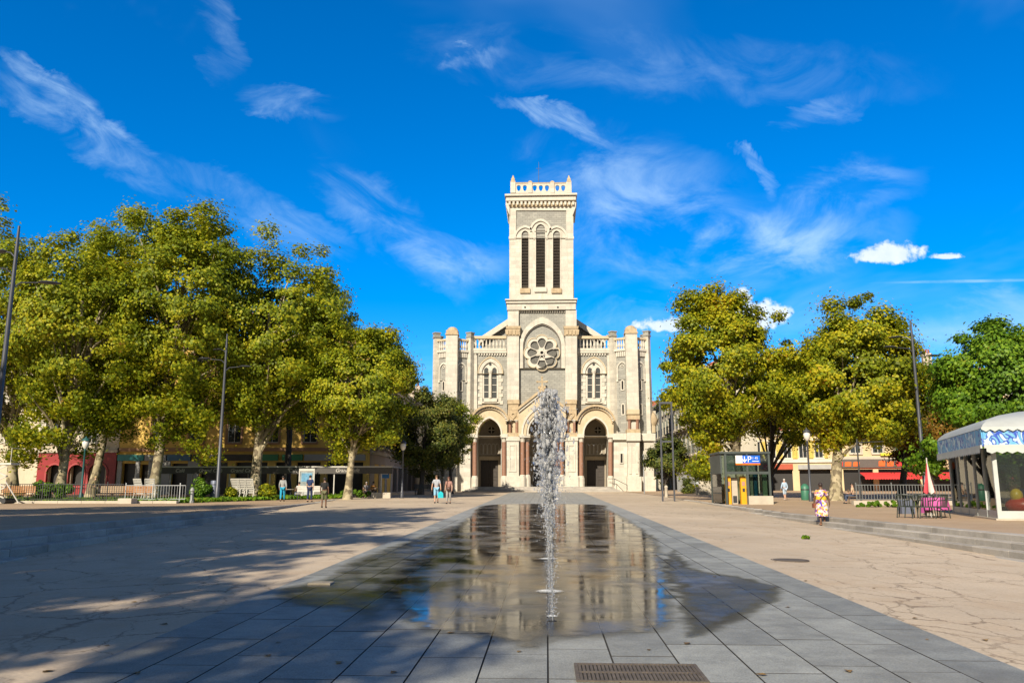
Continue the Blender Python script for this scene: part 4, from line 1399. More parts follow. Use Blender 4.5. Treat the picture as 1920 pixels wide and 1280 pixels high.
BARK = bark_material()
DARKBARK = M("dark_bark", (0.06, 0.05, 0.04), 0.9, 0.3, 5, 0.5, 12)
LEAF_PLANE = leaf_material("plane_leaves", (0.23, 0.30, 0.018), (0.52, 0.48, 0.022), (0.34, 0.20, 0.03), 0.55, 0.08, 0.45)
LEAF_YELLOW = leaf_material("yellowing_leaves", (0.25, 0.31, 0.016), (0.56, 0.49, 0.018), (0.42, 0.24, 0.02), 0.7, 0.12, 0.45)
LEAF_DARK = leaf_material("dark_green_leaves", (0.08, 0.115, 0.02), (0.22, 0.21, 0.035), (0.18, 0.13, 0.04), 0.4, 0.08, 0.25)
LEAF_GREEN = leaf_material("fresh_green_leaves", (0.11, 0.23, 0.016), (0.24, 0.36, 0.02), (0.24, 0.2, 0.03), 0.4, 0.08)
LEAF_RUST = leaf_material("rusty_leaves", (0.17, 0.13, 0.02), (0.30, 0.16, 0.02), (0.26, 0.105, 0.02), 0.7, 0.35)


def leaves_mesh(name, pts, nrm, size, rs, mat):
    """one kite-shaped leaf face per point"""
    n = len(pts)
    up = rs.normal(size=(n, 3))
    t = np.cross(nrm, up); t /= np.linalg.norm(t, axis=1)[:, None] + 1e-9
    bt = np.cross(nrm, t)
    L = (size * rs.uniform(0.65, 1.3, n))[:, None]
    W = L * rs.uniform(0.75, 1.0, n)[:, None]
    bend = nrm * L * 0.22
    v = np.empty((n, 4, 3), np.float32)
    v[:, 0] = pts - t * L * 0.5
    v[:, 1] = pts + bt * W * 0.5 - t * L * 0.06 + bend * 0.6
    v[:, 2] = pts + t * L * 0.55 - bend * 0.5
    v[:, 3] = pts - bt * W * 0.5 - t * L * 0.06 + bend * 0.6
    me = bpy.data.meshes.new(name)
    me.vertices.add(4 * n); me.vertices.foreach_set('co', v.reshape(-1))
    me.loops.add(4 * n); me.loops.foreach_set('vertex_index', np.arange(4 * n, dtype=np.int32))
    me.polygons.add(n); me.polygons.foreach_set('loop_start', np.arange(0, 4 * n, 4, dtype=np.int32))
    me.update(calc_edges=True)
    me.materials.append(mat)
    return me


def tree(name, label, base, crown, n_leaf=20000, leaf=0.27, seed=1, trunk_r=0.38, fork=0.45, mat=None, bark=None, lean=0.0,
         clump=1.0, group="trees around the square", cat="tree", holes=0.35, droop=0.0, extra=()):
    """crown = (centre x, y, z, radius x, y, z) in metres; extra = further lobes of the same form"""
    mat = mat or LEAF_PLANE
    n_leaf, leaf = int(n_leaf * 2.1), leaf * 0.80
    bark = bark or BARK
    rs = np.random.RandomState(seed)
    rng = random.Random(seed)
    root = thing(name, label, cat, base, group=group)
    lobes = [crown] + list(extra)
    vol = np.array([c[3] * c[4] * c[5] for c in lobes]); vol = vol / vol.sum()
    cen, rad = [], []
    n_cl = int(max(24, 1.0 * sum(c[3] * c[4] * c[5] for c in lobes) ** 0.72 * 6.0 / clump))
    for _ in range(n_cl):
        c = lobes[rs.choice(len(lobes), p=vol)]
        d = rs.normal(size=3); d /= np.linalg.norm(d)
        wob = 1.06 + 0.34 * noise.noise(Vector(d * 1.7) + Vector((seed * 3.1, 0, 0))) + 0.16 * noise.noise(Vector(d * 4.5) + Vector((0, seed * 1.7, 0)))
        r = rs.uniform(0.25, 1.0) ** 0.42 * wob
        if d[2] < -0.25:
            r *= 0.92
        cen.append([c[0] + d[0] * c[3] * r, c[1] + d[1] * c[4] * r, c[2] + d[2] * c[5] * r])
        rad.append(clump * rs.uniform(0.35, 1.0))
    cen, rad = np.array(cen), np.array(rad)
    c0 = np.array(crown[:3])
    # leaves: shells of the clumps, denser on the upper outer side
    wgt = rad ** 2; wgt /= wgt.sum()
    idx = rs.choice(n_cl, n_leaf, p=wgt)
    d = rs.normal(size=(n_leaf, 3)); d /= np.linalg.norm(d, axis=1)[:, None]
    rr = rs.uniform(0.12, 1.0, n_leaf) ** 0.55
    stray = rs.uniform(size=n_leaf) < 0.28
    rr = np.where(stray, rr * rs.uniform(1.1, 2.1, n_leaf), rr)
    pts = cen[idx] + d * (rad[idx] * rr)[:, None] * np.array([1.15, 1.15, 0.8])
    if droop:
        pts[:, 2] -= droop * rs.uniform(0, 1, n_leaf) ** 2
    outw = pts - c0; outw /= np.linalg.norm(outw, axis=1)[:, None] + 1e-9
    nr = d * 0.5 + outw * 0.85 + np.array([0, 0, 0.15]) + rs.normal(size=(n_leaf, 3)) * 0.36
    nr /= np.linalg.norm(nr, axis=1)[:, None]
    me = leaves_mesh("crown", pts - np.array(base), nr, leaf, rs, mat)
    o = bpy.data.objects.new("crown", me); put(o, root); ORG[o.name] = tuple(base)
    # trunk and limbs
    b = B()
    bx, by, bz = base
    top = Vector((crown[0] * 0.6 + bx * 0.4, crown[1] * 0.6 + by * 0.4, crown[2] + crown[5] * 0.35))
    H = top.z - bz
    fz = fork
    pts_t, rr_t = [], []
    for i in range(9):
        t = i / 8
        q = Vector((bx, by, bz - 0.15)).lerp(top, t)
        q.x += math.sin(t * 3.0 + seed) * 0.12 * H / 10 + lean * math.sin(t * math.pi) * H
        q.y += math.cos(t * 2.3 + seed) * 0.1 * H / 10
        pts_t.append(q)
        rr_t.append(trunk_r * ((1.45 if i == 0 else 1.0) - 0.72 * t))
    b.tube(pts_t, rr_t, 10)
    tr = part("trunk", b, bark, root, True)
    b = B()
    order = rs.permutation(n_cl)[:26]
    for k in order:
        tgt = Vector(cen[k])
        t0 = min(0.95, max(0.16, (fz * H * rng.uniform(0.55, 1.0) if tgt.z - bz < H * 0.8 else H * rng.uniform(0.4, 0.75)) / H))
        i = int(t0 * 8); s0 = pts_t[i].lerp(pts_t[min(8, i + 1)], t0 * 8 - i)
        mid = s0.lerp(tgt, 0.5) + Vector((rng.uniform(-.3, .3), rng.uniform(-.3, .3), 0.10 * (tgt - s0).length))
        r0 = trunk_r * 0.42 * (1 - 0.5 * t0)
        b.tube([s0, s0.lerp(mid, .5) + Vector((0, 0, .1)), mid, mid.lerp(tgt, .5), tgt], [r0, r0 * .8, r0 * .55, r0 * .35, r0 * .12], 6, False)
    part("limb", b, bark, root, True)["kind"] = "stuff"
    return root


def crown_px(x0, x1, ytop, ybot, Y, ry=None):
    a, c = P(x0, (ytop + ybot) / 2, Y), P(x1, (ytop + ybot) / 2, Y)
    zt, zb = P((x0 + x1) / 2, ytop, Y).z, P((x0 + x1) / 2, ybot, Y).z
    return ((a.x + c.x) / 2, Y, (zt + zb) / 2, (c.x - a.x) / 2, ry or (c.x - a.x) / 2 * 0.9, (zt - zb) / 2)


def base_px(px, Y, side):
    return (P(px, 915, Y).x, Y, (left_z(Y) if side < 0 else right_z(Y)) if side else plaza_z(0, Y))


def build_trees():
    T = tree
    # left row of big plane trees
    T("plane_tree", "tall plane tree at the left edge behind the near lamp post", base_px(30, 63, -1), crown_px(-160, 130, 425, 830, 63), 24000, .29, 11, .42, mat=LEAF_PLANE, clump=1.15)
    T("plane_tree", "plane tree with pale forked trunk above the red shop front", base_px(112, 57, -1), crown_px(30, 270, 440, 830, 58), 26000, .27, 12, .36, fork=.3, mat=LEAF_PLANE, clump=1.1, extra=[crown_px(30, 130, 720, 900, 56, 2.0)])
    T("plane_tree", "plane tree with twin leaning trunks behind the blue-green park lamp", base_px(166, 66, -1), crown_px(110, 340, 400, 830, 67), 24000, .28, 13, .36, lean=.03, mat=LEAF_PLANE, clump=1.15)
    T("plane_tree", "tallest plane tree, its straight trunk in front of the teal shop signs", base_px(290, 60, -1), crown_px(220, 470, 388, 840, 61), 32000, .27, 24, .40, mat=LEAF_PLANE, clump=1.1, extra=[crown_px(310, 420, 372, 480, 61, 2.4), crown_px(340, 420, 760, 880, 60, 1.6)])
    T("plane_tree", "broad plane tree with mottled leaning trunk behind the white chairs", base_px(474, 64, -1), crown_px(385, 655, 455, 815, 65), 34000, .27, 15, .44, lean=.012, fork=.38, mat=LEAF_PLANE, clump=1.1, extra=[crown_px(560, 675, 560, 740, 65, 2.6)])
    T("plane_tree", "plane tree with dark trunk standing close to the yellow building", base_px(540, 73, -1), crown_px(480, 640, 560, 800, 73), 14000, .28, 16, .34, mat=LEAF_DARK, bark=DARKBARK, clump=1.1)
    T("plane_tree", "lower rounded plane tree at the end of the café canopy", base_px(655, 62, -1), crown_px(592, 776, 612, 858, 62), 30000, .23, 17, .30, mat=LEAF_PLANE, clump=.9)
    T("street_tree", "dark low tree with black trunk beside the church's left corner", base_px(790, 80, -1), crown_px(725, 875, 738, 890, 81), 20000, .22, 18, .27, mat=LEAF_DARK, bark=DARKBARK, clump=.85)
    T("street_tree", "smaller leafy tree right against the church's left turret", base_px(846, 84, -1), crown_px(800, 890, 748, 875, 85), 9000, .22, 28, .2, mat=LEAF_PLANE, bark=DARKBARK, clump=.8)
    # right side
    T("plane_tree", "yellowing plane tree behind the glass parking pavilion", base_px(1388, 61, 1), crown_px(1240, 1470, 570, 845, 62), 42000, .25, 21, .36, mat=LEAF_YELLOW, clump=1.0, extra=[crown_px(1300, 1390, 545, 640, 62, 2.0), crown_px(1300, 1360, 800, 905, 60, 1.2)])
    T("plane_tree", "plane tree with two dark stems between the pavilion and the milky-globe lamp", base_px(1440, 70, 1), crown_px(1390, 1570, 660, 835, 71), 16000, .27, 22, .28, fork=.25, mat=LEAF_PLANE, bark=DARKBARK, clump=1.0)
    T("plane_tree", "yellowing plane tree with pale straight trunk behind the person in the patterned dress", base_px(1567, 59, 1), crown_px(1465, 1750, 592, 838, 60), 46000, .25, 23, .42, mat=LEAF_YELLOW, clump=1.0, extra=[crown_px(1560, 1680, 548, 660, 60, 2.2), crown_px(1555, 1625, 800, 868, 59, 1.4)])
    T("plane_tree", "rusty brown tree behind the right lamp post", base_px(1688, 68, 1), crown_px(1650, 1815, 680, 890, 69), 18000, .25, 25, .3, mat=LEAF_RUST, bark=DARKBARK, clump=.95)
    T("street_tree", "dense dark green tree rising behind the kiosk", base_px(1850, 50, 1), crown_px(1770, 2030, 595, 890, 51), 48000, .23, 26, .36, mat=LEAF_GREEN, bark=DARKBARK, clump=.95, extra=[crown_px(1720, 1790, 815, 885, 50, 1.2)])
    T("young_tree", "small dark round tree behind the tall steel frame", base_px(1246, 74, 0), crown_px(1218, 1284, 822, 905, 74), 6000, .2, 27, .12, mat=LEAF_DARK, bark=DARKBARK, clump=.6)
    T("evergreen_bush", "narrow dark clipped evergreen before the pale street wall", base_px(1290, 84, 0), crown_px(1280, 1300, 898, 932, 84), 2200, .14, 29, .06, mat=LEAF_DARK, bark=DARKBARK, clump=.35, cat="bush", group=None)
    # trees of the left row outside the frame; their shadows cross the square
    rows = ((-18.6, 12.0, 22, 4.6, 31, "tall plane tree beyond the left frame edge, nearest the far lamp"), (-18.5, 4.0, 22, 4.8, 32, "tall plane tree beyond the left frame edge, level with the camera"),
            (-17.5, -6.0, 21, 4.6, 33, "tall plane tree behind the camera on the left terrace"), (-13.0, -14.0, 19, 4.0, 34, "plane tree farthest behind the camera, nearest the slab strip"),
            (-26.5, 17.5, 20, 4.2, 36, "plane tree beyond the left frame edge beside the lawn"), (-25.0, -1.0, 22, 5.0, 35, "plane tree of the second row beyond the left frame edge"),
            (-20.0, -15.5, 22, 4.8, 38, "tall plane tree behind the camera at the far end of the terrace"))
    for (x, y, h, r, sd, lab) in rows:
        T("plane_tree", lab, (x, y, 0.68), (x, y, h * .64, r, r, h * .34), 5600, .46, sd, .36, mat=LEAF_PLANE, clump=1.0, group="near left row beyond the frame")


build_trees()

# ------------------------------------------------------------------ buildings around the square
PANE = M("dark_window_pane", (0.03, 0.035, 0.04), 0.12, 0.2, 2, spec=0.8)
FRAMEW = M("painted_window_frame", (0.55, 0.52, 0.46), 0.6)
SHUT_G = M("grey_green_shutter", (0.30, 0.33, 0.29), 0.7)
SHUT_W = M("pale_shutter", (0.58, 0.55, 0.48), 0.7)
SHUT_Y = M("yellow_shutter", (0.62, 0.48, 0.10), 0.7)
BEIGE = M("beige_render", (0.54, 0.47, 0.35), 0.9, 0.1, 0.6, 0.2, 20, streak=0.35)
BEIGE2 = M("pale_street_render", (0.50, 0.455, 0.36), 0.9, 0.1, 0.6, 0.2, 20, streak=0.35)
YELLOW = M("ochre_yellow_render", (0.70, 0.47, 0.12), 0.9, 0.1, 0.6, 0.2, 20, streak=0.3)
TAN = M("tan_render", (0.60, 0.47, 0.28), 0.9, 0.1, 0.6, 0.2, 20, streak=0.3)
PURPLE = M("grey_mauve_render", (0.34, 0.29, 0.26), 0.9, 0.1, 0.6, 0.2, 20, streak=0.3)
STONET = M("building_stone_trim", (0.46, 0.41, 0.33), 0.85, 0.12, 2)
BROWNT = M("brown_band_trim", (0.33, 0.19, 0.11), 0.85, 0.12, 2)
REDSHOP = M("red_shop_front", (0.24, 0.012, 0.014), 0.5, 0.12, 2)
TEAL = M("teal_shop_sign", (0.015, 0.20, 0.19), 0.45)
BLUESIGN = M("blue_shop_sign", (0.02, 0.10, 0.19), 0.45)
GREENSIGN = M("green_shop_sign", (0.04, 0.22, 0.09), 0.5)
GREYSHOP = M("grey_shop_panel", (0.33, 0.33, 0.32), 0.6)
ORANGE = M("orange_shop_sign", (0.70, 0.13, 0.02), 0.5)
REDAWN = M("red_awning_cloth", (0.55, 0.035, 0.035), 0.8, 0.1, 3)
BLACKSHOP = M("dark_shop_void", (0.02, 0.018, 0.017), 0.5)


def win_meshes(w, h, shutter=None, surround=None):
    f = B()
    f.prism(rect(-w / 2, 0, w / 2, h), [rect(-w / 2 + .08, .08, -.03, h - .08), rect(.03, .08, w / 2 - .08, h - .08)], 0.10, 0.17)
    pn = B(); pn.box(-w / 2 + .02, w / 2 - .02, 0.18, 0.2, 0.02, h - .02)
    d = {"frame": mesh_of(f, "window", FRAMEW), "pane": mesh_of(pn, "pane", PANE)}
    s = B(); s.box(-w / 2 - .15, w / 2 + .15, -.16, -.003, -.16, -.002); d["sill"] = mesh_of(s, "sill", surround or STONET)
    t = B(); t.prism(rect(-w / 2 - .2, 0, w / 2 + .2, h + .22), [rect(-w / 2, -.001, w / 2, h)], -.07, -.002); d["surround"] = mesh_of(t, "surround", surround or STONET)
    if shutter:
        q = B(); q.prism(rect(0, 0, w / 2, h), [rect(.07, .08, w / 2 - .07, h / 2 - .05), rect(.07, h / 2 + .05, w / 2 - .07, h - .08)], -.12, -.075)
        for i in range(int(h / .13)):
            z = .1 + i * .13
            if z < h - .15:
                q.box(.06, w / 2 - .06, -.105, -.08, z, z + .085)
        d["shutter"] = mesh_of(q, "shutter", shutter)
    return d


def building(name, label, org, ang, W, H, D, wall, floors, trim=STONET, roof=TILE, shop_h=4.2, bands=(4.3,), gap=(0.9, 0.9), chimneys=(), balcony=(), shutter=None, ground_holes=()):
    """front wall with real openings; floors = [(sill, height, count, width)]; local x along the front, -y outwards"""
    root = thing(name, label, "building", org, ang, local=True)
    holes = []
    spots = []
    for fi, (z0, h, n, w) in enumerate(floors):
        for i in range(n):
            x = gap[0] + (W - gap[0] - gap[1]) * (i + .5) / n
            holes.append(rect(x - w / 2, z0, x + w / 2, z0 + h))
            spots.append((x, z0, w, h, fi))
    holes += [rect(*g) for g in ground_holes]
    b = B(); b.prism(rect(0, -.6, W, H), holes, 0, .38); part("wall", b, wall, root)
    b = B(); b.box(.02, W - .02, .7, D, -.6, H - .02)
    b.box(.004, .3, .381, .699, -.6, H - .02); b.box(W - .3, W - .004, .381, .699, -.6, H - .02); b.box(.3, W - .3, .381, .699, H - .5, H - .02)
    part("side_walls", b, wall, root)
    if ground_holes:
        b = B(); b.box(.31, W - .31, .55, .69, -.5, shop_h); part("shop_interior", b, BLACKSHOP, root)
    cache = {}
    for (x, z0, w, h, fi) in spots:
        k = (w, h)
        if k not in cache:
            cache[k] = win_meshes(w, h, shutter, trim)
        d = cache[k]
        wn = inst("window", d["frame"], root, (x, 0, z0))
        inst("pane", d["pane"], wn, (0, 0, 0)); inst("sill", d["sill"], wn, (0, 0, 0)); inst("surround", d["surround"], wn, (0, 0, 0))
        if shutter:
            inst("shutter", d["shutter"], wn, (w / 2 + .02, 0, 0)); inst("shutter", d["shutter"], wn, (-w - .02, 0, 0))
        if fi in balcony:
            bb = B(); bb.box(-w / 2 - .35, w / 2 + .35, -.75, -.004, -.34, -.17); bl = bpy.data.objects.new("balcony", mesh_of(bb, "balcony", trim)); put(bl, root); bl.location = (x, 0, z0); ORG[bl.name] = (0, 0, 0)
            bb = B(); bb.tube([(-w / 2 - .3, -.7, .78), (w / 2 + .3, -.7, .78)], .025, 4)
            for q in np.linspace(-w / 2 - .3, w / 2 + .3, 12):
                bb.tube([(q, -.7, -.17), (q, -.7, .78)], .012, 4)
            rl = bpy.data.objects.new("railing", mesh_of(bb, "railing", IRON)); put(rl, bl); ORG[rl.name] = (0, 0, 0)
    for z in bands:
        b = B(); b.box(-.1, W + .1, -.2, -.003, z - .18, z + .16); part("string_course", b, trim, root)
    b = B(); b.box(-.3, W + .3, -.55, .4, H + .002, H + .32); b.box(-.15, W + .15, -.3, -.004, H - .28, H - .001); part("cornice", b, trim, root)
    b = B(); b.add([(-.25, -.5, H + .33), (W + .25, -.5, H + .33), (W + .25, D + .3, H + .33), (-.25, D + .3, H + .33), (.6, D / 2, H + 1.9), (W - .6, D / 2, H + 1.9)],
                   [(0, 1, 5, 4), (2, 3, 4, 5), (1, 2, 5), (3, 0, 4), (3, 2, 1, 0)]); rf = part("roof", b, roof, root)
    for cxx in chimneys:
        b = B(); b.box(cxx - .5, cxx + .5, 2.4, 3.1, H + .4, H + 3.4); cm = part("chimney", b, STONET, rf)
        b = B()
        for q in (-.28, 0, .28):
            b.lathe([(.12, 0), (.1, .4), (.13, .42), (.13, .5)], (cxx + q, 2.75, H + 3.4), 8)
        part("chimney_pot", b, TILE, cm)
    return root


def shop_sign(root, x0, x1, z0, z1, mat, name="shop_sign", out=.25):
    b = B(); b.box(x0, x1, -out, -.003, z0, z1); return part(name, b, mat, root)


def awning(root, x0, x1, z, out, mat):
    b = B()
    n = max(4, int((x1 - x0) / .3))
    vs = [(x0, -.02, z), (x1, -.02, z), (x1, -out, z - .55), (x0, -out, z - .55)]
    b.add(vs + [(v[0], v[1], v[2] + .03) for v in vs], [(3, 2, 1, 0), (4, 5, 6, 7), (0, 1, 5, 4), (1, 2, 6, 5), (2, 3, 7, 6), (3, 0, 4, 7)])
    for i in range(n):
        a, c = x0 + (x1 - x0) * i / n, x0 + (x1 - x0) * (i + 1) / n
        b.add([(a, -out - .01, z - .54), (c, -out - .01, z - .54), (c, -out - .01, z - .76), ((a + c) / 2, -out - .01, z - .84), (a, -out - .01, z - .76)], [(0, 1, 2, 3, 4)])
    aw = part("awning", b, mat, root)
    b = B()
    for q in (x0 + .1, x1 - .1):
        b.tube([(q, -.02, z - .9), (q, -out + .05, z - .58)], .02, 4)
    part("awning_arm", b, IRON, aw)
    return aw


def build_buildings():
    z80 = left_z(80)
    X = lambda px, Y: P(px, 900, Y).x
    # beige building at far left, with the red shop
    xa, xb = X(-260, 80), X(218, 80)
    W = xb - xa
    u = lambda px: X(px, 80) - xa
    A = building("corner_house", "beige building with balconies above the red shop front at far left", (xa, 80, z80), 0, W, 16.0, 12, BEIGE,
                 [(5.0, 2.3, 6, 1.25), (9.1, 2.2, 6, 1.25), (12.9, 1.9, 6, 1.2)], bands=(4.35, 8.35, 12.3), balcony=(1,), shutter=SHUT_W, chimneys=(5, 14, 21),
                 ground_holes=[(u(90), .5, u(116), 3.0), (u(170), -.2, u(196), 3.0), (u(132), .4, u(156), 3.0), (2, 0, 7, 3), (9, 0, 13, 3)])
    b = B()
    hl = [[(u(x), z80 * 0 + z) for x, z in pl] for pl in ()]
    def local_arch(px, r, zs, zb):
        return [(x, z) for x, z in ((u(px) + r * math.cos(a), zs + r * math.sin(a)) for a in np.linspace(0, math.pi, 12))] + [(u(px) - r, zb), (u(px) + r, zb)]
    b.prism(rect(u(70), -.3, u(217), 4.05), [local_arch(103, .78, 2.1, .9), local_arch(144, .78, 2.1, .9), local_arch(184, .9, 2.1, -.25)], -.22, -.004)
    sf = part("shop_front", b, REDSHOP, A, label="red painted shop front with round arches")
    for px, r, zb in ((103, .78, .9), (144, .78, .9), (184, .9, -.25)):
        ao = local_arch(px, r + .16, 2.1, zb); ai = local_arch(px, r, 2.1, zb - .001)
        q = B(); q.prism(ao, [ai], -.30, -.225); part("arch_trim", q, M("pink_arch_trim", (0.34, 0.05, 0.05), 0.6), sf)
    b = B(); b.box(u(70), u(217), -.34, -.225, .62, .8); part("shop_sill", b, M("pink_arch_trim", (0.34, 0.05, 0.05), 0.6), sf)
    shop_sign(A, u(68), u(219), 4.06, 4.34, STONET, "shop_cornice", .4)
    # yellow building
    xa2, xb2 = xb + .05, X(690, 80)
    W2 = xb2 - xa2
    v = lambda px: X(px, 80) - xa2
    Bd = building("apartment_house", "ochre yellow apartment house behind the plane trees on the left", (xa2, 80, z80), 0, W2, 14.8, 12, YELLOW,
                  [(5.0, 2.4, 6, 1.35), (9.0, 2.2, 6, 1.3), (12.3, 1.8, 6, 1.3)], trim=BROWNT, bands=(4.35, 8.2), chimneys=(4, 12, 20), gap=(2.0, .2),
                  ground_holes=[(v(228), -.2, v(252), 3.0), (v(262), .3, v(276), 2.9), (v(320), -.2, v(350), 3.0), (v(375), -.2, v(425), 3.1), (v(440), -.2, v(500), 3.1), (v(515), -.2, v(545), 3.1), (v(555), .2, v(600), 3.1), (v(612), -.2, v(680), 3.1)])
    for (a, c, m) in ((219, 268, TEAL), (312, 356, BLUESIGN), (270, 310, GREYSHOP), (528, 566, GREENSIGN), (480, 520, GREENSIGN), (570, 684, GREYSHOP), (360, 470, BLACKSHOP)):
        shop_sign(Bd, v(a), v(c), 3.25, 3.85, m)
    for a, c in ((219, 227), (253, 261), (277, 318), (351, 372)):
        b = B(); b.box(v(a), v(c), -.1, -.003, -.3, 3.24); part("shop_pilaster", b, GREYSHOP, Bd)
    # its side street front, in shade, running back to the church
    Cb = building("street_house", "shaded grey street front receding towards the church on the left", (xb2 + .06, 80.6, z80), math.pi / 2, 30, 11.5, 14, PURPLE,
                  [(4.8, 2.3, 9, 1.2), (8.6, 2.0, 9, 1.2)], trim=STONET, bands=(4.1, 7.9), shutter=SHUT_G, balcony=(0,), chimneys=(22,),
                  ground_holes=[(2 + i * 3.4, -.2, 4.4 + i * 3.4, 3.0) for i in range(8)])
    building("street_house", "far pale house with chimneys left of the church", (xb2 - .6, 111, z80), math.pi / 2, 42, 13.5, 12, BEIGE2,
             [(4.8, 2.2, 10, 1.1), (8.6, 2.0, 10, 1.1)], bands=(4.1,), chimneys=(2.5, 6, 20))
    # right: street front in sun
    zr = right_z(90)
    building("street_house", "pale sunlit street front with grey balconies right of the church", (17.6, 132, zr), -math.pi / 2, 45, 13.0, 4.5, BEIGE2,
             [(4.6, 2.2, 15, 1.05), (8.2, 2.1, 15, 1.05), (11.2, 1.4, 15, 1.0)], bands=(4.1, 7.8), balcony=(0, 1), shutter=SHUT_G, chimneys=(10, 25),
             ground_holes=[(1 + i * 3.2, -.2, 3.2 + i * 3.2, 2.9) for i in range(14)])
    building("street_house", "distant house with terracotta roof beyond the church's right corner", (15.0, 152, 1.4), 0, 9, 14.8, 10, BEIGE, [(4.6, 2.0, 4, 1.1), (8.4, 2.0, 4, 1.1), (11.8, 1.6, 4, 1.1)], bands=(4.0,))
    p0, p1 = Vector((23.0, 106.0)), Vector((35.0, 101.5))
    E = building("low_shop_house", "low tan house with yellow shutters behind the parking pavilion", (p0.x, p0.y, zr), math.atan2(p1.y - p0.y, p1.x - p0.x), (p1 - p0).length, 7.2, 10, TAN,
                 [(4.1, 2.1, 6, 1.0)], trim=SHUT_W, shutter=SHUT_Y, bands=(3.75,), ground_holes=[(.8, -.2, 3.6, 2.7), (4.4, -.2, 7.8, 2.7), (8.6, -.2, 12.2, 2.7)])
    shop_sign(E, .6, 3.9, 2.75, 3.4, ORANGE); shop_sign(E, 4.4, 7.9, 2.75, 3.4, M("brick_red_sign", (0.40, 0.07, 0.03), 0.6)); shop_sign(E, 8.5, 12.3, 2.75, 3.3, GREYSHOP)
    q0, q1 = Vector((35.2, 101.4)), Vector((70.0, 97.0))
    F = building("apartment_house", "tan apartment house with red awnings behind the right trees", (q0.x, q0.y, zr), math.atan2(q1.y - q0.y, q1.x - q0.x), (q1 - q0).length, 13.6, 12, TAN,
                 [(4.6, 2.1, 13, 1.25), (8.2, 1.9, 13, 1.2), (11.4, 1.6, 13, 1.2)], trim=STONET, bands=(4.05, 7.8), chimneys=(4, 12, 20), ground_holes=[(.6, -.2, 4.0, 2.7), (4.6, -.2, 9.2, 2.7), (10.0, -.2, 14.5, 2.7), (15.5, -.2, 19, 2.7), (20, -.2, 25, 2.7), (26, -.2, 34, 2.7)])
    s = shop_sign(F, -.6, 10.6, 2.9, 3.9, M("dark_shop_fascia", (0.10, 0.085, 0.075), 0.6))
    rng = random.Random(8)
    for x in (-.2, .75, 1.7, 4.6, 5.55, 6.5, 7.45, 8.4):                # worn orange-red sign plates, their lettering past reading
        b = B(); hh = rng.uniform(.5, .66); b.prism([(x, 3.06), (x + .72, 3.06), (x + .78, 3.06 + hh), (x + .36, 3.1 + hh), (x + .04, 3.02 + hh)], [], -.32, -.255)
        part("sign_plate", b, rng.choice((ORANGE, REDAWN)), s)
    b = B(); b.prism(rect(4.9, 4.3, 9.2, 4.62), [], -.5, -.21); part("yellow_strip", b, M("yellow_sign", (0.62, 0.55, 0.04), 0.5), F)  # plain yellow strip above the shop fascia
    awning(F, 2.4, 9.0, 2.3, 2.6, REDAWN); awning(F, 10.6, 16.0, 2.3, 2.4, REDAWN); awning(F, 18.0, 24.0, 2.3, 2.4, REDAWN)
    # grey boundary wall with pale panel at the street mouth on the right
    b = B(); b.box(15.0, 15.3, 84, 96, 1.0, 3.2); b.box(14.9, 15.4, 83.9, 96.1, 3.2, 3.32)
    single("street_wall", b, M("pale_blue_panel", (0.42, 0.46, 0.48), 0.7), "pale blue-grey panel wall along the right street", "wall")
    b = B(); b.box(14.0, 17.0, 78.0, 78.4, .9, 2.0)
    single("low_wall", b, STONET, "low beige garden wall at the right street mouth", "wall")


build_buildings()

# ------------------------------------------------------------------ street furniture
LAMPGREY = M("grey_painted_mast", (0.075, 0.08, 0.095), 0.45, 0.08, 2, metal=0.3)
GREENIRON = M("blue_green_cast_iron", (0.02, 0.09, 0.09), 0.5)
GLOBE = M("milky_lamp_globe", (0.70, 0.68, 0.62), 0.3)
WHITEP = M("white_painted_wood", (0.52, 0.50, 0.45), 0.6, 0.1, 4)
WOODO = M("orange_bench_wood", (0.34, 0.16, 0.06), 0.6, 0.2, 6)
WOODB = M("pale_bench_wood", (0.36, 0.26, 0.16), 0.65, 0.2, 6)
CONC = M("pale_concrete", (0.46, 0.41, 0.33), 0.85, 0.12, 2, 0.2, 30)
BINBLUE = M("blue_grey_steel", (0.13, 0.15, 0.21), 0.5, 0.1, 3, metal=0.2)
STEEL = M("galvanised_steel", (0.38, 0.40, 0.41), 0.45, 0.1, 4, metal=0.6)
GRASS_M = M("lawn_soil", (0.07, 0.11, 0.02), 0.95, 0.35, 3, 0.5, 20)


def tall_lamp(label, loc, H=12.0, rz=0.0, group="tall street lamps"):
    r = thing("street_lamp", label, "street lamp", loc, rz, group=group, local=True)
    b = B(); b.lathe([(.17, -.1), (.17, .9), (.14, .95), (.10, H * .6), (.075, H - .9), (.05, H)], (0, 0, 0), 10); part("mast", b, LAMPGREY, r, True)
    b = B(); b.lathe([(.30, -.02), (.30, .03), (.2, .06)], (0, 0, 0), 10); part("base_plate", b, LAMPGREY, r)
    for (z, a, ln) in ((H * .91, 2.6, .75), (H * .845, 3.25, 1.3), (H * .80, .12, 1.15)):
        d = Vector((math.cos(a), math.sin(a), 0))
        b = B(); b.tube([Vector((0, 0, z - .35)), d * .3 + Vector((0, 0, z - .08)), d * ln + Vector((0, 0, z))], [.035, .03, .025], 6); arm = part("arm", b, LAMPGREY, r)
        b = B(); b.xf(Matrix.Translation(d * (ln + .25) + Vector((0, 0, z + .02))) @ Matrix.Rotation(a, 4, 'Z'))
        b.blob((0, 0, 0), (.48, .24, .07), 12, 6); part("luminaire", b, LAMPGREY, arm, True)
    return r


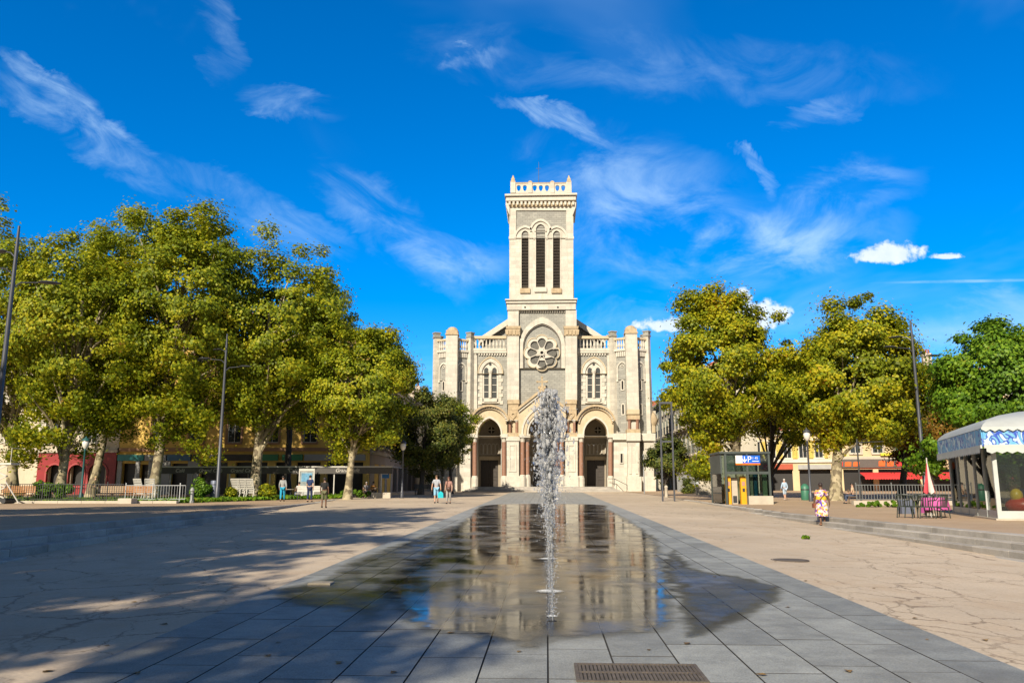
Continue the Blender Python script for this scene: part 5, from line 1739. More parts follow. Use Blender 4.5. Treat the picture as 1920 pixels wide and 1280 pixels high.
def globe_lamp(label, loc, H=4.0, mat=None):
    mat = mat or LAMPGREY
    r = thing("park_lamp", label, "park lamp", loc, group="small park lamps", local=True)
    b = B(); b.lathe([(.14, -.05), (.14, .5), (.08, .6), (.06, H - .75), (.1, H - .7), (.05, H - .62)], (0, 0, 0), 10); part("post", b, mat, r, True)
    b = B(); b.lathe([(.08, H - .62), (.2, H - .45), (.24, H - .2), (.18, H - .05)], (0, 0, 0), 10); part("lantern_globe", b, GLOBE, r, True)
    b = B(); b.lathe([(.27, H - .06), (.22, H + .06), (.06, H + .16), (.03, H + .25)], (0, 0, 0), 10); part("lantern_cap", b, mat, r, True)
    return r


def bench(name, label, loc, rz, mat, L=1.9, group="park benches"):
    r = thing(name, label, "bench", loc, rz, group=group, local=True)
    for i in range(4):
        b = B(); b.bbox(-L / 2, L / 2, -.22 + i * .12, -.12 + i * .12, .42, .46, .008); part("seat_slat", b, mat, r)
    for i in range(4):
        b = B(); b.xf(Matrix.Translation((0, .27 + i * .02, .55 + i * .115))); b.bbox(-L / 2, L / 2, -.02, .02, 0, .095, .006); part("back_slat", b, mat, r)
    for s in (-1, 1):
        b = B(); x = s * (L / 2 - .2)
        b.tube([(x, -.22, 0), (x, -.2, .4), (x, .24, .41), (x, .36, .98)], .03, 6); b.tube([(x, .3, 0), (x, .24, .4)], .03, 6); part("leg", b, IRON, r)
    return r


def slat_chair():
    """white slatted lounge chair"""
    r = thing("lounge_chair", "", "chair", (0, 0, 0), local=True)
    for s in (-1, 1):
        b = B(); b.tube([(s * .3, -.5, 0), (s * .3, -.42, .36), (s * .3, .1, .33), (s * .27, .48, 1.15)], .028, 6); b.tube([(s * .3, .42, 0), (s * .3, .2, .55)], .028, 6); part("side_frame", b, WHITEP, r)
        b = B(); b.box(s * .33 - .04, s * .33 + .04, -.48, .3, .56, .59); part("armrest", b, WHITEP, r)
    for i in range(7):
        t = i / 6
        b = B(); b.xf(Matrix.Translation((0, .12 + .35 * t, .40 + .74 * t)) @ Matrix.Rotation(R(-25), 4, 'X')); b.box(-.29, .29, -.012, .012, -.045, .045); part("back_slat", b, WHITEP, r)
    for i in range(5):
        b = B(); b.box(-.29, .29, -.42 + i * .11, -.34 + i * .11, .355, .38); part("seat_slat", b, WHITEP, r)
    return r


def armchair(mat):
    """moulded plastic garden armchair"""
    r = thing("garden_chair", "", "chair", (0, 0, 0), local=True)
    b = B(); b.bbox(-.24, .24, -.24, .22, .40, .44, .02); part("seat", b, mat, r)
    b = B()
    pts = [(-.25 + .5 * t, .22 + .05 * math.sin(math.pi * t) + .0, .84 + .03 * math.sin(math.pi * t)) for t in np.linspace(0, 1, 7)]
    b.tube(pts, .022, 6)
    for t in np.linspace(.08, .92, 6):
        x = -.25 + .5 * t
        b.tube([(x * .9, .2, .44), (x, .24 + .05 * math.sin(math.pi * t), .84)], .018, 5)
    part("backrest", b, mat, r)
    for s in (-1, 1):
        b = B(); b.tube([(s * .25, .22, .84), (s * .29, .1, .66), (s * .29, -.2, .64), (s * .26, -.24, .42)], .02, 6); part("armrest", b, mat, r)
        for yy in (-.22, .22):
            b = B(); b.tube([(s * .23, yy, .42), (s * .27, yy * 1.15, 0)], [.024, .018], 6); part("leg", b, mat, r)
    return r


def shrub(name, label, c, r, n, leaf, seed, mat, cat="shrub", group="shrubs and hedges"):
    rs = np.random.RandomState(seed)
    base = (c[0], c[1], c[2])
    root = thing(name, label, cat, base, group=group)
    m = 26
    d = rs.normal(size=(m, 3)); d /= np.linalg.norm(d, axis=1)[:, None]
    cen = np.array([c[0], c[1], c[2] + r[2]]) + d * rs.uniform(.3, .85, (m, 1)) * np.array(r)
    idx = rs.randint(0, m, n)
    dd = rs.normal(size=(n, 3)); dd /= np.linalg.norm(dd, axis=1)[:, None]
    pts = cen[idx] + dd * rs.uniform(.1, 1, (n, 1)) ** .5 * min(r) * .42
    pts[:, 2] = np.maximum(pts[:, 2], c[2] + .03)
    nr = dd + np.array([0, -.2, .3]) + rs.normal(size=(n, 3)) * .4
    nr /= np.linalg.norm(nr, axis=1)[:, None]
    o = bpy.data.objects.new("foliage", leaves_mesh("foliage", pts - np.array(base), nr, leaf, rs, mat)); put(o, root); ORG[o.name] = base
    b = B()
    for k in range(7):
        b.tube([(c[0] + rs.uniform(-.1, .1) * r[0], c[1], c[2] - .05), tuple(cen[k])], [.03, .01], 5)
    part("stem", b, DARKBARK, root)["kind"] = "stuff"
    return root


def fence(name, label, x0, x1, Y, z, H, step, mat, thick=.012, post_every=14):
    r = thing(name, label, "fence", (x0, Y, z))
    n = int((x1 - x0) / step)
    bb = B(); bb.box(-thick, thick, -thick, thick, 0.08, H - .05); bar = mesh_of(bb, "fence_bar", mat)
    pb = B(); pb.box(-.025, .025, -.025, .025, -.05, H + .05); pb.blob((0, 0, H + .06), .04, 6, 4); post = mesh_of(pb, "fence_post", mat)
    for i in range(n + 1):
        x = x0 + (x1 - x0) * i / n
        inst("fence_post" if i % post_every == 0 else "fence_bar", post if i % post_every == 0 else bar, r, (x, Y, z))
    for zz in (.1, H - .04):
        b = B(); b.box(x0, x1, Y - .018, Y + .018, z + zz - .018, z + zz + .018); part("fence_rail", b, mat, r)
    return r


def build_furniture():
    X = lambda px, Y: P(px, 915, Y).x
    lz, rz_ = left_z, right_z
    # lamps
    p = P(36, 424, 34.0)
    tall_lamp("tall dark street lamp cut by the left frame edge", (p.x, 34.0, lz(34)), p.z - lz(34), 0.3)
    p = P(430, 626, 57.0); tall_lamp("tall grey street lamp beside the blue-grey bin", (X(408, 57), 57, lz(57)), p.z - lz(57), 0.0)
    p = P(1707, 600, 54.0); tall_lamp("tall grey street lamp left of the kiosk", (X(1735, 54) - 0.0, 54, rz_(54)), p.z - rz_(54), 0.0)
    globe_lamp("blue-green park lamp before the forked plane trunk", (X(153, 56), 56, lz(56)), 4.2, GREENIRON)
    globe_lamp("slim pale park lamp in front of the dark low tree", (X(754, 66), 66, plaza_z(-12, 66)), 4.4)
    globe_lamp("slim park lamp with milky globe left of the person in the patterned dress", (X(1519, 57), 57, rz_(57)), 4.7)
    b = B(); zz = rz_(51); x = X(1613, 51); b.tube([(x, 51, zz - .05), (x, 51, zz + 3.9)], [.06, .045], 8); b.tube([(x, 51, zz + 3.7), (x + 1.6, 51, zz + 3.75)], .03, 6)
    single("sign_pole", b, IRON, "dark thin pole with a side arm behind the person in the patterned dress", "pole", loc=(x, 51, zz))
    x = X(1208, 84); b = B(); b.tube([(x, 84, 1.0), (x, 84, 4.9)], [.06, .05], 8); b.blob((x, 84, 4.92), .09, 8, 5)
    single("street_post", b, STEEL, "thin grey post before the church's right corner", "post", loc=(x, 84, 1.05))
    # tall steel frame
    Y = 58; x0, x1 = X(1242, Y), X(1264, Y); zb, zt = plaza_z(x0, Y), P(1250, 757, Y).z
    r = thing("steel_frame", "tall narrow steel frame standing free right of the church", "frame", ((x0 + x1) / 2, Y, zb))
    for xx in (x0, x1):
        b = B(); b.box(xx - .055, xx + .055, Y - .055, Y + .055, zb - .1, zt); part("upright", b, LAMPGREY, r)
    b = B(); b.box(x0 - .07, x1 + .07, Y - .071, Y + .071, zt + .002, zt + .15); part("top_bar", b, LAMPGREY, r)
    b = B(); b.box(x0 + .071, x1 - .071, Y - .05, Y + .05, zb + (zt - zb) * .6, zb + (zt - zb) * .6 + .12); part("cross_bar", b, LAMPGREY, r)

    # left terrace: lawn, kerb, fences, hedges, benches
    Y0 = 50.5
    xa, xb = X(-40, Y0), X(345, Y0)
    b = B(); b.add([(xa, Y0 + .2, .74), (X(470, 58), 57, .78), (X(640, 66), 66, .88), (X(560, 72), 71, .95), (X(-60, 66), 66, .92)], [(0, 1, 2, 3, 4)])
    single("lawn", b, GRASS_M, "strip of rough lawn behind the left railing", None, kind="structure")
    rs = np.random.RandomState(4)
    n = 9000
    tt, uu = rs.uniform(size=n), rs.uniform(size=n)
    px = -30 + 690 * tt; yy = 50.9 + np.maximum(0, (px - 330) / 330 * 14) + uu * 5
    pts = np.stack([(px - 1025) / FPX * yy, yy, np.array([lz(v) for v in yy]) + .10 + rs.uniform(0, .08, n)], 1)
    nr = rs.normal(size=(n, 3)) * np.array([1, 1, .25]); nr /= np.linalg.norm(nr, axis=1)[:, None]
    g = bpy.data.objects.new("grass", leaves_mesh("grass", pts, nr, .26, rs, LEAF_GREEN)); put(g, None); tag(g, "rough grass and weeds growing behind the left railing", "grass", kind="stuff")
    rt = thing("kerb_left", "stone kerb under the left railing", None, (xa, Y0, .68), kind="structure")
    kb = B(); kb.bbox(-.74, .74, -.16, .16, -.2, .16, .015); km = mesh_of(kb, "kerb_stone", CONC)
    xx = xa
    while xx < X(335, Y0):
        inst("kerb_stone", km, rt, (xx, Y0, lz(Y0))); xx += 1.5
    fence("railing", "dark iron railing with thin bars along the left lawn", xa, X(232, Y0), Y0, lz(Y0) + .16, 1.05, .145, IRON)
    fence("railing", "pale thin wire railing before the white chairs", X(236, Y0 + .6), X(348, Y0 + .6), Y0 + .6, lz(Y0) + .16, .98, .17, STEEL, .008, 10)
    b = B(); x = X(243, Y0 - .5); b.bbox(x - .42, x + .42, Y0 - 1.0, Y0 - .25, .6, 1.0, .03); single("stone_block", b, CONC, "pale stone block at the end of the dark railing", "block")
    shrub("hedge", "green hedge behind the dark iron railing", (X(100, 54), 54, .78), (1.7, .8, .72), 5200, .13, 3, LEAF_GREEN, "hedge")
    shrub("shrub", "bright shrub between the bollard and the blue-grey bin", (X(378, 57), 57, .75), (.85, .7, .78), 3200, .13, 5, LEAF_GREEN)
    shrub("shrub", "yellow-green shrub just right of the tall lamp's foot", (X(432, 58), 58, .75), (.55, .5, .5), 1600, .13, 6, LEAF_YELLOW)
    shrub("shrub", "low golden shrub right of the white chairs", (X(500, 59), 59, .78), (.85, .6, .55), 2600, .13, 7, LEAF_YELLOW)
    shrub("shrub", "low weedy clump at the foot of the rounded plane tree", (X(668, 67), 67, .85), (1.5, .6, .32), 2200, .12, 8, LEAF_GREEN)
    shrub("shrub", "small shrub at the left end of the hedge", (X(30, 56), 56, .78), (1.0, .6, .45), 1600, .12, 9, LEAF_DARK)
    shrub("shrub", "grass verge with weeds before the right railing", (X(1650, 46), 46, .5), (2.3, .8, .22), 3000, .12, 10, LEAF_GREEN)
    bench("park_bench", "orange wooden bench at the left frame edge behind the railing", (X(30, 52.5), 52.5, .76), 0.0, WOODO, 2.3)
    bench("park_bench", "pale wooden bench beside the person behind the railing", (X(207, 53.5), 53.5, .76), 0.0, WOODB, 1.6)
    bench("park_bench", "orange wooden bench in front of two white lounge chairs", (X(256, 53), 53, .76), 0.0, WOODO, 2.0)
    bench("park_bench", "long pale bench behind the person in the navy waistcoat", (X(583, 60), 60, .78), 0.0, WHITEP, 2.2)
    bench("park_bench", "dark bench under the dark low tree", (X(795, 77), 77, .98), 0.0, IRON, 2.0)
    proto = slat_chair()
    spots = [(266, 55.5, 2.9, "white slatted lounge chair, left one of the pair before the plane trunk"), (284, 55, 3.3, "white slatted lounge chair, right one of the pair before the plane trunk"),
             (445, 58.5, 3.1, "leftmost of three white slatted lounge chairs by the leaning trunk"), (457.5, 58.5, 3.1, "middle of three white slatted lounge chairs by the leaning trunk"), (470, 58.5, 3.15, "rightmost of three white slatted lounge chairs by the leaning trunk")]
    for i, (px, Y, a, lab) in enumerate(spots):
        loc = (X(px, Y), Y, lz(Y) + .05)
        o = proto if i == 0 else dup(proto, loc, a)
        o.location = loc; o.rotation_euler = (0, 0, a); o["label"] = lab; o["group"] = "white lounge chairs"
        o.scale = (1.1, 1.1, 1.25)
    b = B(); x = X(402, 57.5); b.lathe([(.27, -.05), (.27, 1.36), (.25, 1.4), (.2, 1.41)], (x, 57.5, lz(57)), 14)
    bn = single("waste_bin", b, BINBLUE, "blue-grey cylindrical bin beside the tall lamp", "bin", loc=(x, 57.5, lz(57)), smooth=True)
    b = B(); b.lathe([(.28, 1.1), (.285, 1.13), (.28, 1.16)], (x, 57.5, lz(57)), 14); part("band", b, IRON, bn)
    b = B(); x = X(361, 52); b.lathe([(.15, -.05), (.15, .12), (.11, .18), (.11, .72), (.15, .76), (.13, .86), (.05, .98)], (x, 52, lz(52)), 10)
    single("bollard", b, M("pale_metal_bollard", (0.24, 0.25, 0.24), 0.5), "grey bollard left of the bright shrub", "bollard", loc=(x, 52, lz(52)), smooth=True)
    # scissor lift at the left edge
    x, Y = X(-6, 49), 49.0
    r = thing("scissor_lift", "white scissor lift cut by the left frame edge", "lift", (x, Y, .68))
    b = B(); b.box(x - .9, x + .9, Y - .4, Y + .4, .8, 1.02); part("chassis", b, IRON, r)
    b = B(); b.box(x - 1.0, x + 1.0, Y - .42, Y + .42, 3.0, 3.12); part("platform", b, WHITEP, r)
    for k in range(3):
        z0, z1 = 1.02 + k * .66, 1.02 + (k + 1) * .66
        for s in (-1, 1):
            b = B(); b.tube([(x - s * .8, Y - .36 + .06 * s, z0), (x + s * .8, Y - .36 + .06 * s, z1)], .045, 4); part("scissor_arm", b, WHITEP, r)
    for s in (-1, 1):
        b = B(); b.tube([(x + s * .95, Y - .4, 3.12), (x + s * .95, Y - .4, 4.0), (x + s * .95, Y + .4, 4.0)], .02, 5); part("guard_rail", b, WHITEP, r)
        b = B(); b.tube([(x + s * .8, Y - .5, .86), (x + s * .8, Y + .5, .86)], .16, 10); part("wheel", b, IRON, r)
    b = B(); b.tube([(x + .8, Y - .45, 2.0), (x + 1.75, Y - .45, .72)], .035, 5); part("stabiliser", b, WHITEP, r)

    # café canopy
    Y = 67.0
    x0, x1 = X(300, Y), X(735, Y)
    zt = P(500, 875, Y).z
    r = thing("cafe_canopy", "long flat café canopy on white posts before the yellow house", "canopy", ((x0 + x1) / 2, Y, lz(Y)))
    b = B(); b.box(x0, x1, Y, Y + 4.5, zt - .03, zt + .05); part("roof_sheet", b, M("canopy_grey_cloth", (0.30, 0.28, 0.26), 0.8), r)
    b = B(); b.box(x0, x1, Y - .03, Y - .004, zt - .04, zt + .06); part("front_rail", b, WHITEP, r)
    fas = B(); fas.box(x0, x1, Y + .001, Y + .04, zt - .55, zt - .04); fa = part("fascia", fas, M("canopy_dark_valance", (0.08, 0.075, 0.07), 0.8), r)
    LET = M("pale_lettering", (0.55, 0.52, 0.46), 0.6)
    for px, tx in ((335, "Café"), (392, "Grand Café"), (452, "Grand Café"), (548, "Café"), (650, "Grand Café")):
        text_part("lettering", tx, LET, fa, .42, Matrix.Translation((X(px, Y), Y - .006, zt - .29)) @ Matrix.Rotation(math.pi / 2, 4, 'X'), .004, .25)
    for px in (317, 428, 504, 625, 714):
        for dy in (.1, 4.3):
            b = B(); xx = X(px, Y); b.box(xx - .04, xx + .04, Y + dy, Y + dy + .08, lz(Y) - .05, zt - .03); part("post", b, WHITEP, r)
    # poster frame
    x, Y = X(574, 64), 64.0
    r = thing("poster_stand", "white poster stand with blue picture under the café canopy", "poster stand", (x, Y, lz(Y)))
    b = B(); b.prism(rect(x - .62, lz(Y) + .2, x + .62, lz(Y) + 2.3), [rect(x - .54, lz(Y) + .3, x + .54, lz(Y) + 2.1)], Y, Y + .1); part("frame", b, WHITEP, r)
    b = B(); b.box(x - .53, x + .53, Y + .05, Y + .07, lz(Y) + .31, lz(Y) + 2.09); po = part("poster", b, M("poster_paper", (0.26, 0.30, 0.30), 0.6, 0.5, 2.2), r)
    b = B(); b.box(x - .42, x + .42, Y + .035, Y + .048, lz(Y) + 1.3, lz(Y) + 1.95); part("poster_picture", b, M("poster_blue", (0.10, 0.26, 0.40), 0.6, 0.5, 3), po)
    for s in (-1, 1):
        b = B(); b.box(x + s * .5 - .05, x + s * .5 + .05, Y - .1, Y + .2, lz(Y) - .03, lz(Y) + .199); part("foot", b, IRON, r)
    # café tables with planters
    for k, (px, Y, lab) in enumerate(((545, 63, "round café table before the poster stand"), (706, 68, "round café table at the canopy's right end"))):
        x = X(px, Y); z = lz(Y)
        r = thing("cafe_table", lab, "table", (x, Y, z), group="café tables")
        b = B(); b.lathe([(.36, .70), (.36, .73)], (x, Y, z), 16); part("table_top", b, CONC, r)
        b = B(); b.lathe([(.2, 0), (.03, .05), (.03, .70)], (x, Y, z), 8); part("pedestal", b, IRON, r)
    for px, Y, w, lab in ((706, 66, .62, "pale stone planter box, left of two by the canopy end"), (724, 66, .5, "pale stone planter box, right of two by the canopy end")):
        x = X(px, Y); z = lz(Y); b = B(); b.bbox(x - w / 2 - .1, x + w / 2 + .1, Y, Y + .5, z - .03, z + .42, .03); single("planter", b, CONC, lab, "planter", "stone planters")
    # blue round-arrow road sign
    x, Y = X(722, 69), 69; z = lz(Y); r = thing("road_sign", "blue square road sign by the canopy's right end", "road sign", (x, Y, z))
    b = B(); b.tube([(x, Y, z), (x, Y, z + 2.3)], .03, 6); part("pole", b, STEEL, r)
    b = B(); b.box(x - .33, x + .33, Y - .06, Y - .035, z + 1.55, z + 2.25); pl = part("plate", b, M("sign_blue", (0.02, 0.17, 0.45), 0.4), r)
    b = B(); b.box(x - .24, x + .24, Y - .068, Y - .062, z + 1.87, z + 1.93); part("arrow_bar", b, WHITEP, pl)

    # ---- right terrace
    # parking pavilion
    Yp = 50.5
    xl, xr = X(1362, Yp), X(1444, Yp); zb = rz_(Yp); zt = P(1400, 850, Yp).z
    zm = P(1400, 886, Yp).z
    DG = M("dark_green_grey_frame", (0.07, 0.085, 0.08), 0.45, metal=0.2)
    GL = glass("pavilion_glass", (0.72, 0.82, 0.78), 0.02, 0.75)
    D = 3.0
    r = thing("parking_pavilion", "glass and dark steel car park entrance with blue P sign", "pavilion", ((xl + xr) / 2, Yp, zb))
    xm = P(1402, 900, Yp).x
    for (x, y) in ((xl, Yp), (xr, Yp), (xl - .25, Yp + D), (xr, Yp + D), (xm, Yp)):
        b = B(); b.box(x - .06, x + .06, y - .06, y + .06, zb - .05, zt); part("post", b, DG, r)
    b = B(); b.box(xl - .35, xr + .1, Yp - .1, Yp + D + .1, zt, zt + .12); part("roof", b, DG, r)
    b = B(); b.box(xl + .06, xr - .06, Yp - .05, Yp + .05, zm - .08, zm + .08); part("transom", b, DG, r)
    b = B(); b.box(xl + .061, xr - .061, Yp + .0, Yp + .03, zm + .081, zt - .002); part("upper_glass", b, GL, r)
    b = B(); b.box(xl - .27, xl - .24, Yp + .1, Yp + D - .07, zb + .1, zt - .01); part("side_glass", b, GL, r)
    b = B(); b.box(xl - .3, xl - .2, Yp + .05, Yp + D - .08, zm - .05, zt - .05); part("side_panel", b, DG, r)
    b = B(); b.box(xm + .061, xr - .061, Yp + .0, Yp + .03, zb + .55, zm - .081); part("shop_glass", b, GL, r)
    b = B(); b.box(xm - .02, xr + .12, Yp - .14, Yp + .3, zb - .03, zb + .5); part("stone_plinth", b, CONC, r)
    b = B(); b.box(xl, xr, Yp + D - .04, Yp + D - .01, zb, zt - .01); part("back_glass", b, GL, r)
    # sign
    s0, s1 = P(1379.5, 868, Yp - .12), P(1424.5, 853.5, Yp - .12)
    SB = M("parking_sign_blue", (0.006, 0.12, 0.62), 0.35); SW = M("sign_white", (0.75, 0.75, 0.74), 0.4)
    xs = s0.x + (s1.x - s0.x) * .28
    b = B(); b.box(xs, s1.x, Yp - .14, Yp - .055, s0.z, s1.z); sg = part("blue_sign", b, SB, r)
    b = B(); b.box(s0.x, xs - .002, Yp - .139, Yp - .055, s0.z, s1.z); part("white_sign", b, SW, r)
    b = B(); b.box(s0.x, s1.x, Yp - .14, Yp - .055, s0.z - .1, s0.z - .003); part("orange_stripe", b, M("stripe_orange", (0.75, 0.16, 0.01), 0.4), r)
    mt = lambda px, py: Matrix.Translation((P(px, py, Yp).x, Yp - .145, P(px, py, Yp - .14).z)) @ Matrix.Rotation(math.pi / 2, 4, 'X')
    text_part("letter", "P", SW, sg, .52, mt(1404, 861), .004)
    text_part("digits", "1 45", SW, sg, .20, mt(1414.5, 858.5), .003)
    b = B(); q = P(1396, 861, Yp - .15); b.box(q.x - .025, q.x + .025, Yp - .15, Yp - .142, q.z - .1, q.z + .19)
    b.add([(q.x - .14, Yp - .151, q.z - .02), (q.x, Yp - .151, q.z - .19), (q.x + .14, Yp - .151, q.z - .02), (q.x + .1, Yp - .151, q.z + .04), (q.x, Yp - .151, q.z - .09), (q.x - .1, Yp - .151, q.z + .04)], [(0, 1, 4, 5), (1, 2, 3, 4)]); part("arrow", b, SW, sg)
    b = B(); q = P(1415.5, 864.2, Yp); b.box(q.x - .2, q.x + .2, Yp - .147, Yp - .142, q.z - .02, q.z + .02); part("small_text_line", b, SW, sg)
    # machines inside the entrance
    YEL = M("machine_yellow", (0.72, 0.36, 0.01), 0.45); 
    for px, w, m, lab in ((1365.5, .3, YEL, "orange-yellow ticket machine, left of two in the car park entrance"), (1393.5, .32, YEL, "yellow ticket machine, right of two in the car park entrance")):
        x = X(px, Yp + .4); b = B(); b.bbox(x - w / 2, x + w / 2, Yp + .3, Yp + .65, zb, zb + 1.68, .04)
        q = single("ticket_machine", b, m, lab, "ticket machine", "ticket machines")
        b = B(); b.box(x - .09, x + .09, Yp + .285, Yp + .298, zb + 1.1, zb + 1.35); part("screen", b, M("machine_screen", (0.45, 0.25, 0.2), 0.3), q)
        b = B(); b.box(x - .07, x + .07, Yp + .28, Yp + .298, zb + .75, zb + .95); part("slot_panel", b, IRON, q)
    x = X(1377.5, Yp + .5); b = B(); b.bbox(x - .17, x + .17, Yp + .5, Yp + .9, zb, zb + 1.6, .04); q = single("door_pillar", b, CONC, "pale pillar with dark flap between the yellow machines", "pillar")
    b = B(); b.box(x - .12, x + .12, Yp + .485, Yp + .498, zb + .08, zb + .5); part("flap", b, IRON, q)
    for px, m, lab in ((1409, M("cream_panel", (0.55, 0.53, 0.38), 0.6), "cream panel inside the pavilion's shop window"), (1415.5, M("petrol_blue_panel", (0.02, 0.17, 0.28), 0.5), "petrol blue panel inside the pavilion's shop window"), (1434, M("pale_green_panel", (0.36, 0.46, 0.26), 0.6), "pale green panel inside the pavilion's shop window")):
        x = X(px, Yp + .6); b = B(); b.bbox(x - .13, x + .13, Yp + .5, Yp + .7, zb + .5, zb + 1.95, .02); single("display_panel", b, m, lab, "panel", "pavilion display panels")

    # kiosk
    o = Vector((15.9, 30.0, right_z(30))); ang = -0.27
    K = thing("glazed_kiosk", "glazed kiosk with white domed roof and blue painted fascia", "kiosk", o, ang, local=True)
    Wk, Dk, Hk = 7.6, 7.8, 2.55
    FW = M("kiosk_white_frame", (0.46, 0.49, 0.47), 0.45); KG = glass("kiosk_glass", (0.85, 0.9, 0.88), 0.015, 0.82)
    b = B(); b.box(-.15, Wk + .15, -.15, Dk + .15, -.25, .06); part("floor_slab", b, CONC, K)
    def panel_run(L, n, mk, nm):
        for i in range(n + 1):
            x = L * i / n
            b = B(); w = .14 if i in (0, n) else .05
            b.xf(mk); b.box(x - w / 2, x + w / 2, -.06, .06, .06, Hk); part("mullion", b, FW, K)
        b = B(); b.xf(mk); b.box(.07, L - .07, -.05, .05, .061, .32); part("bottom_rail", b, FW if nm else STEEL, K)
        for i in range(n):
            b = B(); b.xf(mk); b.box(L * i / n + .071, L * (i + 1) / n - .071, -.01, .01, .321, Hk - .002); part("pane", b, KG, K)
    panel_run(Wk, 5, Matrix.Identity(4), 1)
    panel_run(Dk, 5, Matrix.Rotation(math.pi / 2, 4, 'Z'), 0)
    panel_run(Wk, 5, Matrix.Translation((0, Dk, 0)), 1)
    panel_run(Dk, 5, Matrix.Translation((Wk, 0, 0)) @ Matrix.Rotation(math.pi / 2, 4, 'Z'), 0)
    m = bpy.data.materials.new("blue_swirl_paint"); m.use_nodes = True
    nt = m.node_tree; N, L_ = nt.nodes.new, nt.links.new; bs = nt.nodes['Principled BSDF']
    tcn = N('ShaderNodeTexCoord'); nz = N('ShaderNodeTexNoise'); nz.inputs['Scale'].default_value = 1.8; nz.inputs['Detail'].default_value = 1.0; nz.inputs['Distortion'].default_value = 2.2
    L_(tcn.outputs['Object'], nz.inputs['Vector']); rp = N('ShaderNodeValToRGB'); rp.color_ramp.interpolation = 'EASE'
    e = rp.color_ramp.elements; e[0].position = .36; e[0].color = (0.10, 0.36, 0.62, 1); e[1].position = .62; e[1].color = (0.45, 0.62, 0.70, 1)
    for ps, c in ((.45, (0.16, 0.40, 0.58)), (.50, (0.015, 0.05, 0.38)), (.54, (0.03, 0.10, 0.48)), (.57, (0.40, 0.52, 0.58))):
        q = e.new(ps); q.color = (*c, 1)
    L_(nz.outputs[0], rp.inputs[0]); L_(rp.outputs[0], bs.inputs['Base Color']); bs.inputs['Roughness'].default_value = .4
    fz0, fz1 = Hk + .02, Hk + .62
    for nm, mk, L in (("f", Matrix.Identity(4), Wk), ("l", Matrix.Rotation(math.pi / 2, 4, 'Z') @ Matrix.Scale(-1, 4, (0, 1, 0)), Dk)):
        b = B(); b.xf(mk); b.box(-.35 if nm == "f" else -.349, L + .35, -.4 if nm == "f" else -.401, -.3, fz0, fz1); fa = part("fascia", b, m, K, label="fascia painted with blue swirls")
        b = B(); b.xf(mk); b.box(-.36, L + .36, -.46, -.402, fz0 - .08, fz0 + .04); part("fascia_edge", b, FW, fa)
        b = B(); b.xf(mk)
        n = 26
        for i in range(n):
            x = -.3 + (L + .6) * i / n; w = (L + .6) / n
            b.add([(x, -.47, fz0 - .06), (x + w, -.47, fz0 - .06), (x + w, -.475, fz0 - .2), (x + w / 2, -.478, fz0 - .27), (x, -.475, fz0 - .2)], [(0, 1, 2, 3, 4)])
        part("valance", b, FW, fa)
        if nm == "f":
            b = B(); b.prism([(1.62 + .5 * math.cos(a), (fz0 + fz1) / 2 + .24 * math.sin(a)) for a in np.linspace(0, 2 * math.pi, 24, endpoint=False)], [], -.43, -.403); ov = part("name_oval", b, M("oval_cream", (0.62, 0.58, 0.48), 0.5), fa)
            text_part("lettering", "L", IRON, ov, .3, Matrix.Translation((1.35, -.436, (fz0 + fz1) / 2)) @ Matrix.Rotation(math.pi / 2, 4, 'X'), .003, .4)
    # curved roof skins
    cx, cy = Wk / 2, Dk / 2
    prof = [(1.0, 0.0), (.98, .14), (.93, .32), (.82, .50), (.62, .68), (.36, .84), (.13, .94), (.04, .97)]
    b = B(); vs = []; ns = 10
    crn = [(-.4, -.45), (Wk + .4, -.45), (Wk + .4, Dk + .4), (-.4, Dk + .4)]
    ringp = []
    for k in range(4):
        for j in range(ns):
            a, c = crn[k], crn[(k + 1) % 4]; t = j / ns
            ringp.append((a[0] + (c[0] - a[0]) * t, a[1] + (c[1] - a[1]) * t))
    for f_, h in prof:
        for (x, y) in ringp:
            vs.append((cx + (x - cx) * f_, cy + (y - cy) * f_, fz1 + .02 + h))
    nr_ = len(ringp); fs = []
    for i in range(len(prof) - 1):
        for k in range(nr_):
            a, c = i * nr_ + k, i * nr_ + (k + 1) % nr_
            fs.append((a, c, c + nr_, a + nr_))
    fs.append(tuple((len(prof) - 1) * nr_ + k for k in range(nr_))); fs.append(tuple(reversed(range(nr_))))
    b.add(vs, fs); rf = part("roof", b, M("white_roof_canvas", (0.36, 0.385, 0.39), 0.6, 0.08, 1.5), K, True)
    b = B()
    n = 30
    for i in range(n):
        x = -.4 + (Wk + .8) * i / n; w = (Wk + .8) / n
        b.add([(x, -.47, fz1 + .06), (x + w, -.47, fz1 + .06), (x + w, -.475, fz1 - .02), (x + w / 2, -.478, fz1 - .1), (x, -.475, fz1 - .02)], [(0, 1, 2, 3, 4)])
    part("roof_fringe", b, FW, rf)
    # inside the kiosk: rides and a counter
    MK = Matrix.Translation(o) @ Matrix.Rotation(ang, 4, 'Z')
    rng = random.Random(2)
    cols = [M("toy_red", (0.55, 0.04, 0.02), 0.35), M("toy_yellow", (0.65, 0.42, 0.02), 0.35), M("toy_blue", (0.03, 0.15, 0.5), 0.35), M("toy_green", (0.05, 0.30, 0.10), 0.35), M("toy_orange", (0.65, 0.18, 0.02), 0.35)]
